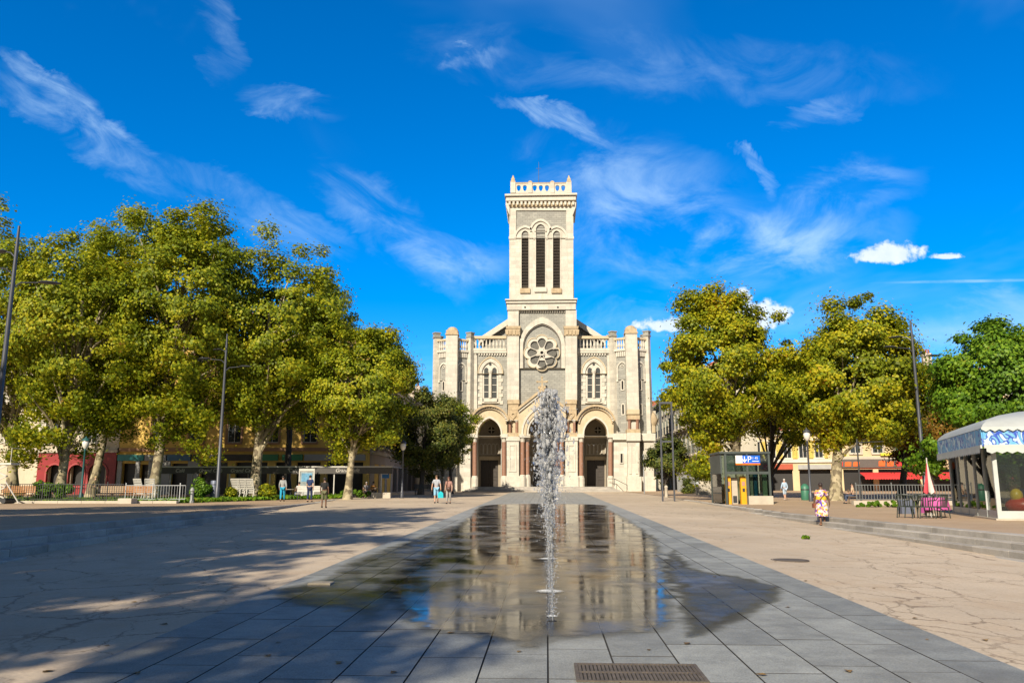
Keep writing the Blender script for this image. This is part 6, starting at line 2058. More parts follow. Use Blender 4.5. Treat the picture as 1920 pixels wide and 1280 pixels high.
    for i, (x, y, c, lab) in enumerate(((1.0, 1.1, 0, "red ride car nearest the kiosk's corner pane"), (2.0, 1.5, 4, "orange ride car right of the red one in the kiosk"), (2.9, 1.2, 2, "blue ride car in the kiosk at the frame edge"), (1.6, 3.0, 1, "yellow ride car deeper inside the kiosk"))):
        q = MK @ Vector((x, y, .06))
        r = thing("ride_car", lab, "ride", q, rng.uniform(0, 6), group="small rides in the kiosk", local=True)
        b = B(); b.blob((0, 0, .42), (.55, .32, .3), 12, 8); part("body", b, cols[c], r, True)
        b = B(); b.blob((-.15, 0, .78), (.22, .22, .26), 10, 6); part("seat_back", b, cols[(c + 1) % 5], r, True)
        b = B(); b.lathe([(.3, 0), (.3, .12), (.12, .18), (.12, .3)], (0, 0, 0), 10); part("pedestal", b, cols[(c + 2) % 5], r)
        b = B(); b.tube([(.25, 0, .6), (.18, 0, .95)], .025, 5); b.lathe([(.14, 0), (.14, .03)], (.18, 0, .94), 10); part("steering_wheel", b, IRON, r)
    q = MK @ Vector((.28, 3.6, .06)); b = B(); b.xf(Matrix.Translation(q) @ Matrix.Rotation(ang, 4, 'Z')); b.bbox(-.05, .05, -.7, .7, .05, 1.25, .02); single("notice_board", b, M("turquoise_board", (0.05, 0.33, 0.48), 0.5), "turquoise board leaning inside the kiosk's left panes", "board", loc=q)
    q = MK @ Vector((4.5, 5.0, .06)); b = B(); b.xf(Matrix.Translation(q) @ Matrix.Rotation(ang, 4, 'Z')); b.bbox(-1.8, 1.8, -.3, .3, 0, 1.1, .03); single("counter", b, GREYSHOP, "grey counter inside the kiosk", "counter", loc=q)
    q = MK @ Vector((2.4, 4.2, .06)); b = B(); b.xf(Matrix.Translation(q)); b.bbox(-.5, .5, -.3, .3, 0, 1.9, .03); single("game_machine", b, IRON, "dark upright game machine inside the kiosk", "machine", loc=q)

    # chairs, table, parasol
    DKG = M("dark_green_plastic", (0.035, 0.045, 0.035), 0.45)
    ca = armchair(DKG)
    lab = ["leftmost dark plastic armchair of the row before the kiosk", "second dark plastic armchair from the left before the kiosk", "third dark plastic armchair, touching the pink table", "dark plastic armchair right of the pink table"]
    for i, (px, Y, a) in enumerate(((1694, 32.5, 2.6), (1712, 32.0, 3.3), (1733, 31.6, 2.9), (1757, 31.8, 3.7))):
        loc = (X(px, Y), Y, right_z(Y)); q = ca if i == 0 else dup(ca, loc, a)
        q.location = loc; q.rotation_euler = (0, 0, a); q["label"] = lab[i]; q["group"] = "dark plastic armchairs"; 
    x, Y = X(1750, 33), 33.0; z = right_z(Y)
    r = thing("table", "table under a pink cloth beside the plastic chairs", "table", (x, Y, z))
    b = B(); b.lathe([(.42, .70), (.42, .73)], (x, Y, z), 16); part("table_top", b, GREYSHOP, r)
    for a in range(4):
        b = B(); c, s = math.cos(a * 1.571 + .7), math.sin(a * 1.571 + .7); b.tube([(x + .3 * c, Y + .3 * s, z + .7), (x + .36 * c, Y + .36 * s, z)], .02, 6); part("leg", b, GREYSHOP, r)
    b = B(); n = 28; vs = []
    for rr, zz, wv in ((0.0, .745, 0), (.44, .745, 0), (.47, .70, .01), (.50, .5, .04), (.52, .28, .06)):
        for k in range(n):
            a = 2 * math.pi * k / n; q = rr * (1 + wv * math.sin(a * 7)); vs.append((x + q * math.cos(a), Y + q * math.sin(a), z + zz - (.12 if rr > .51 and 1.5 < a < 3.5 else 0)))
    b.add(vs, [(i * n + k, i * n + (k + 1) % n, (i + 1) * n + (k + 1) % n, (i + 1) * n + k) for i in range(4) for k in range(n)])
    single("tablecloth", b, M("pink_cloth", (0.50, 0.09, 0.30), 0.8, 0.1, 4), "bright pink cloth draped over the kiosk's table", "tablecloth", loc=(x, Y, z + .28), smooth=True)
    x, Y = X(1742, 35), 35.0; z = right_z(Y)
    r = thing("parasol", "closed red and white parasol beside the kiosk", "parasol", (x, Y, z))
    b = B(); b.tube([(x, Y, z), (x, Y, z + 2.35)], .025, 6); part("pole", b, WHITEP, r)
    b = B(); b.lathe([(.25, 0), (.25, .06), (.06, .1)], (x, Y, z), 10); part("foot", b, CONC, r)
    for k in range(6):
        a0, a1 = k * math.pi / 3, (k + 1) * math.pi / 3
        b = B(); zt = z + 2.3
        b.add([(x, Y, zt), (x + .12 * math.cos(a0), Y + .12 * math.sin(a0), z + 1.5), (x + .24 * math.cos(a0), Y + .24 * math.sin(a0), z + .95), (x + .16 * math.cos((a0 + a1) / 2), Y + .16 * math.sin((a0 + a1) / 2), z + .86), (x + .24 * math.cos(a1), Y + .24 * math.sin(a1), z + .95), (x + .12 * math.cos(a1), Y + .12 * math.sin(a1), z + 1.5)], [(0, 1, 5), (1, 2, 3), (1, 3, 5), (5, 3, 4)])
        part("canopy_panel", b, M("parasol_red", (0.52, 0.05, 0.07), 0.8) if k % 2 else WHITEP, r)
    x, Y = X(1700, 37), 37.0; b = B(); b.bbox(x - .28, x + .28, Y, Y + .4, .48, 1.1, .04); single("grey_box", b, BINBLUE, "grey-blue box standing behind the plastic armchairs", "box")
    # right railing with stone base, wheelie bin, green bin
    Yr = 49.5; zb = right_z(Yr)
    fence("railing", "grey steel railing along the right terrace behind the chairs", X(1605, Yr), X(1800, Yr), Yr, zb + .22, 0.98, .17, M("dull_rail_grey", (0.16, 0.17, 0.17), 0.5), .014, 12)
    b = B(); b.box(X(1600, Yr) - .1, X(1800, Yr) + .1, Yr - .2, Yr + .2, zb - .1, zb + .25); single("low_wall", b, CONC, "low stone base under the right steel railing", "wall")
    x, Y = X(1509, 60), 60.0; z = right_z(Y)
    b = B(); b.lathe([(.28, 0), (.3, .1), (.3, .95), (.24, 1.02), (.1, 1.15)], (x, Y, z), 12); q = single("waste_bin", b, M("green_bin", (0.04, 0.16, 0.10), 0.5), "green litter bin left of the park lamp with milky globe", "bin", loc=(x, Y, z), smooth=True)
    b = B(); b.lathe([(.305, .7), (.31, .74), (.305, .78)], (x, Y, z), 12); part("band", b, IRON, q)
    for px, Y, lab in ((1345, 56, "pale stone bollard left of the parking pavilion, left one"), (1353, 54, "pale stone bollard left of the parking pavilion, right one"), (1249, 70, "pale stone bollard behind the steel frame")):
        x = X(px, Y); z = plaza_z(x, Y); b = B(); b.lathe([(.14, -.05), (.13, .75), (.16, .8), (.12, .92), (.04, .98)], (x, Y, z), 10); single("bollard", b, CONC, lab, "bollard", "stone bollards", loc=(x, Y, z), smooth=True)

    # ---- in the paving: drain grate, manhole, loose slab, nozzle
    a, c = on_plaza(1076, 1249), on_plaza(1330, 1282)
    x0, x1 = a.x, a.x + 1.04; y1 = a.y; y0 = y1 - .62
    zf = lambda y: SLOPE * y + .0205
    r = thing("drain_grate", "rusty slotted drain grate at the bottom edge of the paving", "grate", ((x0 + x1) / 2, (y0 + y1) / 2, zf(y0)))
    RUST = M("rusty_grate", (0.13, 0.105, 0.08), 0.75, 0.3, 8, 0.4, 40, metal=0.3)
    b = B(); sl = lambda xa, xb, ya, yb, h: b.add([(xa, ya, zf(ya)), (xb, ya, zf(ya)), (xb, yb, zf(yb)), (xa, yb, zf(yb)), (xa, ya, zf(ya) + h), (xb, ya, zf(ya) + h), (xb, yb, zf(yb) + h), (xa, yb, zf(yb) + h)], [(4, 5, 6, 7), (0, 1, 5, 4), (1, 2, 6, 5), (2, 3, 7, 6), (3, 0, 4, 7)])
    sl(x0, x1, y0, y0 + .03, .012); sl(x0, x1, y1 - .03, y1, .012); sl(x0, x0 + .03, y0 + .031, y1 - .031, .012); sl(x1 - .03, x1, y0 + .031, y1 - .031, .012); sl(x0 + .031, x1 - .031, (y0 + y1) / 2 - .012, (y0 + y1) / 2 + .012, .0118); part("frame", b, RUST, r)
    b = B(); sl(x0 + .031, x1 - .031, y0 + .031, y1 - .031, .002); part("pit", b, VOID, r)
    nbar = 30
    for i in range(nbar):
        xx = x0 + .045 + (x1 - x0 - .09) * i / (nbar - 1)
        b = B(); sl(xx - .011, xx + .011, y0 + .031, (y0 + y1) / 2 - .0125, .010); sl(xx - .011, xx + .011, (y0 + y1) / 2 + .0125, y1 - .031, .010); part("grate_bar", b, RUST, r)
    p = on_plaza(1481, 1050)
    b = B(); b.lathe([(.37, -.02), (.37, .012), (.34, .014), (.34, .008), (.32, .008), (.32, .015)], (p.x, p.y, p.z), 28)
    mh = single("manhole_cover", b, RUST, "round iron manhole cover in the beige paving on the right", "manhole", loc=(p.x, p.y, p.z))
    p = on_plaza(602, 1097)
    b = B(); b.bbox(p.x - .17, p.x + .17, p.y - .13, p.y + .13, p.z - .03, p.z + .05, .01); single("loose_slab", b, M("loose_slab_stone", (0.24, 0.21, 0.16), 0.8, 0.2, 5), "raised loose slab in the shade left of the puddle", "slab")
    rng = random.Random(77)
    LF = M("fallen_leaf", (0.20, 0.12, 0.035), 0.8, 0.4, 5, rnd=.4)
    lb = B(); lb.add([(-.06, 0, .003), (-.01, .045, .012), (.07, .005, .004), (-.01, -.045, .015)], [(0, 1, 2, 3)]); lm = mesh_of(lb, "fallen_leaf", LF)
    for i in range(46):
        px, py = rng.uniform(40, 1880), rng.uniform(1000, 1270)
        q = on_plaza(px, py); up = .023 if abs(q.x) < 3.9 else .003
        o_ = bpy.data.objects.new("fallen_leaf", lm); put(o_, None); o_.location = (q.x, q.y, q.z + up); o_.rotation_euler = (0, 0, rng.uniform(0, 6)); s_ = rng.uniform(.4, .85); o_.scale = (s_, s_, s_)
        tag(o_, "small brown fallen leaf lying on the paving", "leaf", "fallen leaves on the square")
    q = on_plaza(1503, 1010); shrub("weed", "small green weed tuft at the foot of the right steps", (q.x + .1, q.y, q.z), (.2, .1, .05), 110, .07, 44, LEAF_GREEN, "weed", None)


build_furniture()

# ------------------------------------------------------------------ people
def skin_mesh(name, nodes, edges, mat, sub=1, loc=(0, 0, 0), rz=0.0):
    """nodes {key: (x, y, z, rx[, ry])} grown into one surface along the edges"""
    keys = list(nodes)
    me = bpy.data.meshes.new("tmp")
    me.from_pydata([nodes[k][:3] for k in keys], [(keys.index(a), keys.index(b)) for a, b in edges], [])
    ob = bpy.data.objects.new("tmp", me); COL.objects.link(ob)
    md = ob.modifiers.new("skin", 'SKIN'); md.use_smooth_shade = True
    sv = me.skin_vertices[0].data
    for i, k in enumerate(keys):
        n = nodes[k]
        sv[i].radius = (n[3], n[4] if len(n) > 4 else n[3])
        sv[i].use_root = (i == 0)
    if sub:
        s = ob.modifiers.new("sub", 'SUBSURF'); s.levels = sub; s.render_levels = sub
    dg = bpy.context.evaluated_depsgraph_get()
    out = bpy.data.meshes.new_from_object(ob.evaluated_get(dg))
    bpy.data.objects.remove(ob); bpy.data.meshes.remove(me)
    out.name = name; out.materials.clear(); out.materials.append(mat)
    out.polygons.foreach_set('use_smooth', [True] * len(out.polygons))
    return out


def cloth(name, col, **k):
    return M(name, col, 0.85, 0.12, 6, **k)


SKIN_L = M("light_skin", (0.50, 0.30, 0.21), 0.55, 0.06, 8)
SKIN_D = M("dark_skin", (0.14, 0.07, 0.04), 0.5, 0.06, 8)


def person(label, loc, H, rz, skin, hair, top, bottom, shoes, stride=.16, sleeves=1, legs=2, seated=False, bag=None, skirt=None, long_hair=False, hat=None, arm_out=0.0, group="people on the square"):
    """rz = 0 looks along +Y (away from the camera). sleeves: 0 none, 1 short, 2 long; legs: 1 shorts, 2 long"""
    r = thing("person", label, "person", loc, rz, group=group, local=True)
    s = H / 1.75
    hipz, drop = (.95, 0.0) if not seated else (.52, .43)
    J = {}
    def j(k, x, y, z, rx, ry=None):
        J[k] = (x * s, y * s, z * s, rx * s, (ry or rx) * s)
    up = lambda z: z - drop
    j('pelvis', 0, 0, up(.97), .135, .105)
    j('waist', 0, 0, up(1.12), .125, .095)
    j('chest', 0, .0, up(1.33), .15, .105)
    j('neckb', 0, -.005, up(1.45), .085, .075)
    j('neck', 0, .005, up(1.53), .05)
    j('head', 0, .015, up(1.63), .075, .09)
    j('crownp', 0, .01, up(1.70), .062, .075)
    E = [('pelvis', 'waist'), ('waist', 'chest'), ('chest', 'neckb'), ('neckb', 'neck'), ('neck', 'head'), ('head', 'crownp')]
    for sd, nm in ((-1, 'l'), (1, 'r')):
        ph = stride * sd
        j('sh' + nm, sd * .17, 0, up(1.40), .06)
        ao = arm_out * (1 if sd > 0 else .3)
        if seated:
            j('el' + nm, sd * .24, .06, up(1.14), .043); j('wr' + nm, sd * .19, .28, up(1.08), .03); j('ha' + nm, sd * .17, .36, up(1.08), .035, .02)
        else:
            j('el' + nm, sd * (.235 + ao), -ph * .55, up(1.13), .043); j('wr' + nm, sd * (.25 + ao * 1.4), -ph * .9 + .06, up(.90), .03); j('ha' + nm, sd * (.25 + ao * 1.4), -ph * 1.0 + .09, up(.82), .022, .036)
        E += [('chest', 'sh' + nm), ('sh' + nm, 'el' + nm), ('el' + nm, 'wr' + nm), ('wr' + nm, 'ha' + nm)]
        j('hip' + nm, sd * .085, 0, up(.92), .095)
        if seated:
            j('kn' + nm, sd * .11, .42, .50, .062); j('an' + nm, sd * .11, .40, .09, .042); j('to' + nm, sd * .12, .55, .035, .035)
        else:
            j('kn' + nm, sd * .095, ph * .55 + .03, .51, .062); j('an' + nm, sd * .09, ph * 1.1 - .02, .09 + max(0, -ph) * .25, .04); j('to' + nm, sd * .10, ph * 1.1 + .13, .035 + max(0, -ph) * .05, .035)
        E += [('pelvis', 'hip' + nm), ('hip' + nm, 'kn' + nm), ('kn' + nm, 'an' + nm), ('an' + nm, 'to' + nm)]
    me = skin_mesh("body", J, E, skin)
    # fingers, ears and nose grow from the same mesh
    b = B()
    for nm, sd in (('l', -1), ('r', 1)):
        h = Vector(J['ha' + nm][:3]); w = Vector(J['wr' + nm][:3]); d = (h - w).normalized()
        side = Vector((0, 1, 0)) if not seated else Vector((1, 0, 0))
        for q, ln in ((-.03, .065), (-.01, .08), (.01, .078), (.03, .06)):
            p0 = h + side * q * s + d * .01 * s
            b.tube([p0, p0 + d * ln * .5 * s, p0 + (d * ln + Vector((-sd * .02, 0, 0))) * s], [.009 * s, .009 * s, .006 * s], 5)
        p0 = h.lerp(w, .55) + side * .03 * s
        b.tube([p0, p0 + (d * .03 + side * .025) * s, p0 + (d * .06 + side * .03) * s], [.011 * s, .010 * s, .007 * s], 5)
    hd = Vector(J['head'][:3])
    b.add([tuple(hd + Vector(v) * s) for v in ((-.014, .085, .02), (.014, .085, .02), (0, .118, -.012), (-.018, .085, -.018), (.018, .085, -.018))], [(0, 1, 2), (0, 2, 3), (1, 4, 2), (3, 2, 4)])
    for sd in (-1, 1):
        b.blob(tuple(hd + Vector((sd * .078, -.005, 0)) * s), (.012 * s, .02 * s, .032 * s), 6, 5)
    bm = bmesh.new(); bm.from_mesh(me)
    tmp = mesh_of(b, "tmp2", skin); bm.from_mesh(tmp); bm.to_mesh(me); bm.free(); bpy.data.meshes.remove(tmp)
    me.polygons.foreach_set('use_smooth', [True] * len(me.polygons))
    o = bpy.data.objects.new("body", me); put(o, r); ORG[o.name] = (0, 0, 0)

    def shell(name, keys, edges, mat, grow, ends=None):
        nd = {}
        for k in keys:
            n = J[k]; nd[k] = (*n[:3], n[3] + grow * s, n[4] + grow * s)
        if ends:
            nd.update(ends)
        oo = bpy.data.objects.new(name, skin_mesh(name, nd, edges, mat)); put(oo, r); ORG[oo.name] = (0, 0, 0); return oo

    def between(a, c, t, g):
        A, C = J[a], J[c]
        return tuple(A[i] + (C[i] - A[i]) * t for i in range(3)) + (A[3] + (C[3] - A[3]) * t + g * s, A[4] + (C[4] - A[4]) * t + g * s)
    ks = ['pelvis', 'waist', 'chest', 'shl', 'shr']; ed = [('pelvis', 'waist'), ('waist', 'chest'), ('chest', 'nk'), ('chest', 'shl'), ('chest', 'shr')]
    ends = {'nk': between('chest', 'neckb', .75, .012)}
    for nm in 'lr':
        if sleeves == 1:
            ends['s' + nm] = between('sh' + nm, 'el' + nm, .75, .022); ed.append(('sh' + nm, 's' + nm))
        elif sleeves == 2:
            ks.append('el' + nm); ends['s' + nm] = between('el' + nm, 'wr' + nm, .9, .018); ed += [('sh' + nm, 'el' + nm), ('el' + nm, 's' + nm)]
    if top:
        shell("top", ks, ed, top, .022, ends)
    if bottom:
        ks = ['pelvis', 'hipl', 'hipr']; ed = [('pelvis', 'hipl'), ('pelvis', 'hipr')]; ends = {}
        for nm in 'lr':
            ks.append('kn' + nm); ed.append(('hip' + nm, 'kn' + nm))
            if legs == 2:
                ends['c' + nm] = between('kn' + nm, 'an' + nm, .92, .02); ed.append(('kn' + nm, 'c' + nm))
            else:
                ends['c' + nm] = between('kn' + nm, 'an' + nm, .12, .025); ed.append(('kn' + nm, 'c' + nm))
        shell("trousers" if legs == 2 else "shorts", ks, ed, bottom, .02, ends)
    for nm in 'lr':
        b = B(); a, t = Vector(J['an' + nm][:3]), Vector(J['to' + nm][:3])
        b.blob(tuple((a + t) / 2 + Vector((0, 0, -.015 * s))), (.052 * s, .135 * s, .05 * s), 10, 6); part("shoe", b, shoes, r, True)
    # hair
    b = B(); c = hd + Vector((0, -.012, .035)) * s
    b.blob(tuple(c), (.088 * s, .105 * s, .095 * s), 12, 8)
    if long_hair:
        b.blob(tuple(c + Vector((0, -.05, -.1)) * s), (.085 * s, .06 * s, .16 * s), 10, 8)
    part("hair", b, hair, r, True)
    b = B()
    for sd in (-1, 1):
        b.blob(tuple(hd + Vector((sd * .03, .088, .012)) * s), (.011 * s, .006 * s, .007 * s), 6, 4)
    part("eyes", b, IRON, r)
    if skirt:
        mt, z0, z1, w0, w1 = skirt
        b = B(); n = 20; vs = []
        prof = [(up(1.40), .165, .12), (up(1.30), .175, .135), (up(1.12), .16, .13), (up(.98), .19, .165), (.75, .225, .19), (.52, .235, .2), (.38, .22, .19)]
        for z, a, c_ in prof:
            for k in range(n):
                t = 2 * math.pi * k / n; f = 1 + (.05 * math.sin(5 * t) if z < .8 else 0)
                vs.append((a * f * math.cos(t) * s * w0, c_ * f * math.sin(t) * s * w0, z * s))
        b.add(vs, [(i * n + k, i * n + (k + 1) % n, (i + 1) * n + (k + 1) % n, (i + 1) * n + k) for i in range(len(prof) - 1) for k in range(n)])
        part("dress", b, mt, r, True)
        b = B(); vs = []
        for z, a, c_ in ((up(1.18), .168, .138), (up(1.06), .182, .152)):
            for k in range(n):
                t = 2 * math.pi * k / n; vs.append((a * math.cos(t) * s * w0 * 1.03, c_ * math.sin(t) * s * w0 * 1.05, z * s))
        b.add(vs, [(k, (k + 1) % n, n + (k + 1) % n, n + k) for k in range(n)]); part("sash", b, M("yellow_sash", (0.58, 0.40, 0.02), .8), r, True)
    return r, J


def pattern_cloth():
    m = bpy.data.materials.new("patterned_dress_cloth"); m.use_nodes = True
    nt = m.node_tree; N, L = nt.nodes.new, nt.links.new; bs = nt.nodes['Principled BSDF']; bs.inputs['Roughness'].default_value = .85
    tc = N('ShaderNodeTexCoord'); v = N('ShaderNodeTexVoronoi'); v.inputs['Scale'].default_value = 15.0
    mp = N('ShaderNodeMapping'); mp.inputs['Rotation'].default_value = (0, R(42), 0); L(tc.outputs['Object'], mp.inputs[0]); L(mp.outputs[0], v.inputs['Vector'])
    sp = N('ShaderNodeSeparateColor'); L(v.outputs['Color'], sp.inputs[0])
    rp = N('ShaderNodeValToRGB'); rp.color_ramp.interpolation = 'CONSTANT'; e = rp.color_ramp.elements
    e[0].position = 0; e[0].color = (.66, .58, .55, 1); e[1].position = .34; e[1].color = (.60, .40, .02, 1)
    for ps, c in ((.54, (.30, .10, .30)), (.68, (.62, .42, .50)), (.80, (.10, .05, .38)), (.9, (.55, .20, .12))):
        q = e.new(ps); q.color = (*c, 1)
    L(sp.outputs[0], rp.inputs[0]); L(rp.outputs[0], bs.inputs['Base Color'])
    return m


def build_people():
    X = lambda px, Y: P(px, 915, Y).x
    BLK = cloth("black_cloth", (.012, .012, .013)); HAIRB = M("dark_hair", (.02, .015, .012), .6); HAIRG = M("grey_hair", (.30, .28, .26), .7)
    DSH = M("dark_shoes", (.02, .02, .02), .6); WSH = M("pale_shoes", (.5, .48, .45), .6)

    def at(px, py):
        p = on_plaza(px, py); return (p.x, p.y, p.z + .004)
    person("person in grey hooded top and bright turquoise trousers walking away on the left", at(529, 940), 1.74, .15, SKIN_L, HAIRB, cloth("grey_hoodie", (.30, .31, .31)), cloth("turquoise_trousers", (.02, .30, .48)), DSH, .14, 2)
    person("person in navy waistcoat, white sleeves and navy trousers walking away", at(580, 941), 1.78, -.1, SKIN_L, HAIRB, cloth("navy_cloth", (.012, .03, .10)), cloth("navy_trousers", (.014, .025, .075)), DSH, .10, 1)
    person("person in black T-shirt and olive shorts walking away in the shade", at(607, 952), 1.62, .05, SKIN_D, HAIRB, BLK, cloth("olive_shorts", (.12, .12, .06)), DSH, .10, 1, 1)
    r, J = person("person in grey T-shirt and light blue shorts walking towards the camera", at(818, 943), 1.78, math.pi + .15, SKIN_L, M("brown_hair", (.08, .045, .02), .6), cloth("pale_grey_tee", (.36, .38, .42)), cloth("light_blue_shorts", (.22, .42, .58)), DSH, .13, 1, 1, arm_out=.03)
    rot = Matrix.Rotation(math.pi + .15, 4, 'Z'); h = Vector(r.location) + rot @ Vector(J['hal'][:3])
    b = B(); b.xf(Matrix.Translation(h + Vector((0, 0, -.08)))); b.add([(-.02, -.03, 0), (.02, -.03, 0), (.02, .03, 0), (-.02, .03, 0), (-.16, -.06, -.12), (.16, -.06, -.12), (.16, .06, -.12), (-.16, .06, -.12), (-.18, -.08, -.42), (.18, -.08, -.42), (.18, .08, -.42), (-.18, .08, -.42)],
        [(0, 1, 5, 4), (1, 2, 6, 5), (2, 3, 7, 6), (3, 0, 4, 7), (4, 5, 9, 8), (5, 6, 10, 9), (6, 7, 11, 10), (7, 4, 8, 11), (11, 10, 9, 8)])
    single("carrier_bag", b, cloth("turquoise_bag", (.01, .42, .50)), "turquoise carrier bag held by the person in light blue shorts", "bag", loc=h + Vector((0, 0, -.5)))
    r, J = person("person in brown patterned top and grey trousers beside the one in shorts", at(841, 944), 1.66, math.pi - .1, SKIN_L, M("auburn_hair", (.10, .035, .02), .6), cloth("rosy_brown_top", (.30, .16, .13)), cloth("grey_trousers", (.28, .27, .26)), DSH, .10, 1, 2, long_hair=True)
    q = Vector(r.location) + Vector((.02, -.17, .98)); b = B(); b.blob((q.x, q.y, q.z - .08), (.16, .07, .13), 10, 7); b.tube([q + Vector((-.14, 0, 0)), q + Vector((-.1, .06, .42)), q + Vector((.05, .12, .5))], .012, 5)
    single("handbag", b, M("brown_leather", (.06, .025, .015), .5), "small brown handbag worn by the person in grey trousers", "bag", loc=q, smooth=True)
    pat = pattern_cloth()
    p = on_plaza(1543, 985)
    r, J = person("person in yellow and purple patterned dress walking away on the right", (p.x, p.y, p.z + .004), 1.60, -.08, SKIN_D, M("brown_black_hair", (.03, .018, .015), .6), pat, None, M("sandals", (.28, .14, .08), .6), .07, 1, skirt=(pat, 0, 0, 1.18, 0), arm_out=.05)
    q = Vector(r.location); b = B(); pts = [q + Vector(v) for v in ((.17, -.03, 1.30), (.06, -.19, 1.18), (-.12, -.22, .98), (-.25, -.08, .82))]
    b.tube(pts, .014, 6); b.cbox(tuple(q + Vector((-.30, -.02, .74))), (.07, .2, .17)); single("shoulder_bag", b, M("red_brown_leather", (.22, .06, .03), .5), "red-brown shoulder bag on the strap of the person in the patterned dress", "bag", loc=q + Vector((-.3, 0, .66)))
    z = right_z(60); person("person in pale blue coat and sun hat strolling near the right trees", (X(1471, 60), 60, z), 1.5, .3, SKIN_L, WSH, cloth("pale_blue_coat", (.40, .52, .66)), cloth("pale_blue_coat_skirt", (.40, .50, .62)), WSH, .08, 2, 1)
    person("person in camouflage clothes bending behind the iron railing", (X(178, 52), 52, .76), 1.62, 1.2, SKIN_L, M("blond_hair", (.34, .26, .12), .7), cloth("camouflage_cloth", (.22, .18, .09)), cloth("camouflage_trousers", (.20, .17, .09)), DSH, .12, 2)
    # seated
    ch = armchair(M("brown_cane", (.14, .09, .05), .6))
    seats = [(561, 62, 3.0, "seated person in white shirt at the café table", (.52, .50, .48), HAIRB), (442, 63, 2.6, "seated person in grey stripes behind the three white chairs", (.34, .34, .34), HAIRG),
             (687, 67, .5, "seated person in grey jacket at the canopy's right end", (.20, .19, .20), HAIRG), (700, 68, 3.6, "seated person in orange top at the canopy's right end", (.45, .20, .04), HAIRB),
             (1598, 52, 1.2, "seated person in beige shirt under the red awning", (.50, .36, .24), HAIRB)]
    for i, (px, Y, a, lab, c, hr) in enumerate(seats):
        z = left_z(Y) if px < 1000 else right_z(Y)
        loc = (X(px, Y), Y, z)
        q = ch if i == 0 else dup(ch, loc, a + math.pi)
        q.location = loc; q.rotation_euler = (0, 0, a); q["group"] = "café chairs with people"; q["label"] = "brown café chair under the " + lab
        person(lab, loc, 1.7, a + math.pi * 0, SKIN_L, hr, cloth("cloth_%d" % i, c), cloth("jeans_%d" % (i % 2), ((.05, .07, .12), (.06, .05, .045))[i % 2]), DSH, seated=True, sleeves=1 + i % 2)


build_people()

# ------------------------------------------------------------------ fountain jets
def water_material(name, air):
    """water full of air bubbles: clear refraction mixed with white scattering"""
    m = bpy.data.materials.new(name); m.use_nodes = True
    nt = m.node_tree; nt.nodes.clear(); N, L = nt.nodes.new, nt.links.new
    out = N('ShaderNodeOutputMaterial'); bs = N('ShaderNodeBsdfPrincipled')
    bs.inputs['Base Color'].default_value = (0.97, 0.98, 1.0, 1); bs.inputs['Roughness'].default_value = 0.05; bs.inputs['IOR'].default_value = 1.33
    bs.inputs['Transmission Weight'].default_value = 1.0
    tr = N('ShaderNodeBsdfTransparent'); tr.inputs[0].default_value = (.95, .96, .97, 1)
    df = N('ShaderNodeBsdfDiffuse'); df.inputs[0].default_value = (.82, .82, .82, 1); tl = N('ShaderNodeBsdfTranslucent'); tl.inputs[0].default_value = (.82, .82, .82, 1)
    ml = N('ShaderNodeMixShader'); ml.inputs[0].default_value = .4; L(df.outputs[0], ml.inputs[1]); L(tl.outputs[0], ml.inputs[2])
    m1 = N('ShaderNodeMixShader'); m1.inputs[0].default_value = .62; L(bs.outputs[0], m1.inputs[1]); L(tr.outputs[0], m1.inputs[2])
    geo = N('ShaderNodeNewGeometry'); mr = N('ShaderNodeMapRange'); mr.inputs[3].default_value = air * .3; mr.inputs[4].default_value = min(1, air * 1.7); L(geo.outputs['Random Per Island'], mr.inputs[0])
    m2 = N('ShaderNodeMixShader'); L(mr.outputs[0], m2.inputs[0]); L(m1.outputs[0], m2.inputs[1]); L(ml.outputs[0], m2.inputs[2])
    L(m2.outputs[0], out.inputs[0])
    return m


def foam_material():
    m = bpy.data.materials.new("foaming_water"); m.use_nodes = True
    nt = m.node_tree; nt.nodes.clear(); N, L = nt.nodes.new, nt.links.new
    out = N('ShaderNodeOutputMaterial'); mx = N('ShaderNodeMixShader'); tr = N('ShaderNodeBsdfTransparent'); df = N('ShaderNodeBsdfDiffuse')
    df.inputs[0].default_value = (.75, .78, .8, 1)
    tc = N('ShaderNodeTexCoord'); ln = N('ShaderNodeVectorMath'); ln.operation = 'LENGTH'
    L(tc.outputs['Object'], ln.inputs[0])
    nz = N('ShaderNodeTexNoise'); nz.inputs['Scale'].default_value = 22; nz.inputs['Detail'].default_value = 6; nz.inputs['Roughness'].default_value = .7; L(tc.outputs['Object'], nz.inputs['Vector'])
    mr = N('ShaderNodeMapRange'); mr.inputs[1].default_value = 0.0; mr.inputs[2].default_value = .27; mr.inputs[3].default_value = .95; mr.inputs[4].default_value = -.15; L(ln.outputs['Value'], mr.inputs[0])
    sb = N('ShaderNodeMath'); sb.operation = 'ADD'; L(mr.outputs[0], sb.inputs[0]); L(nz.outputs[0], sb.inputs[1])
    r2 = N('ShaderNodeMapRange'); r2.inputs[1].default_value = .55; r2.inputs[2].default_value = 1.3; r2.inputs[4].default_value = .85; L(sb.outputs[0], r2.inputs[0])
    L(r2.outputs[0], mx.inputs[0]); L(tr.outputs[0], mx.inputs[1]); L(df.outputs[0], mx.inputs[2]); L(mx.outputs[0], out.inputs[0])
    return m


ICO = None


def ico():
    global ICO
    if ICO is None:
        bm = bmesh.new(); bmesh.ops.create_icosphere(bm, subdivisions=1, radius=1.0)
        bm.verts.ensure_lookup_table()
        ICO = (np.array([v.co[:] for v in bm.verts], np.float32), np.array([[v.index for v in f.verts] for f in bm.faces], np.int32)); bm.free()
    return ICO


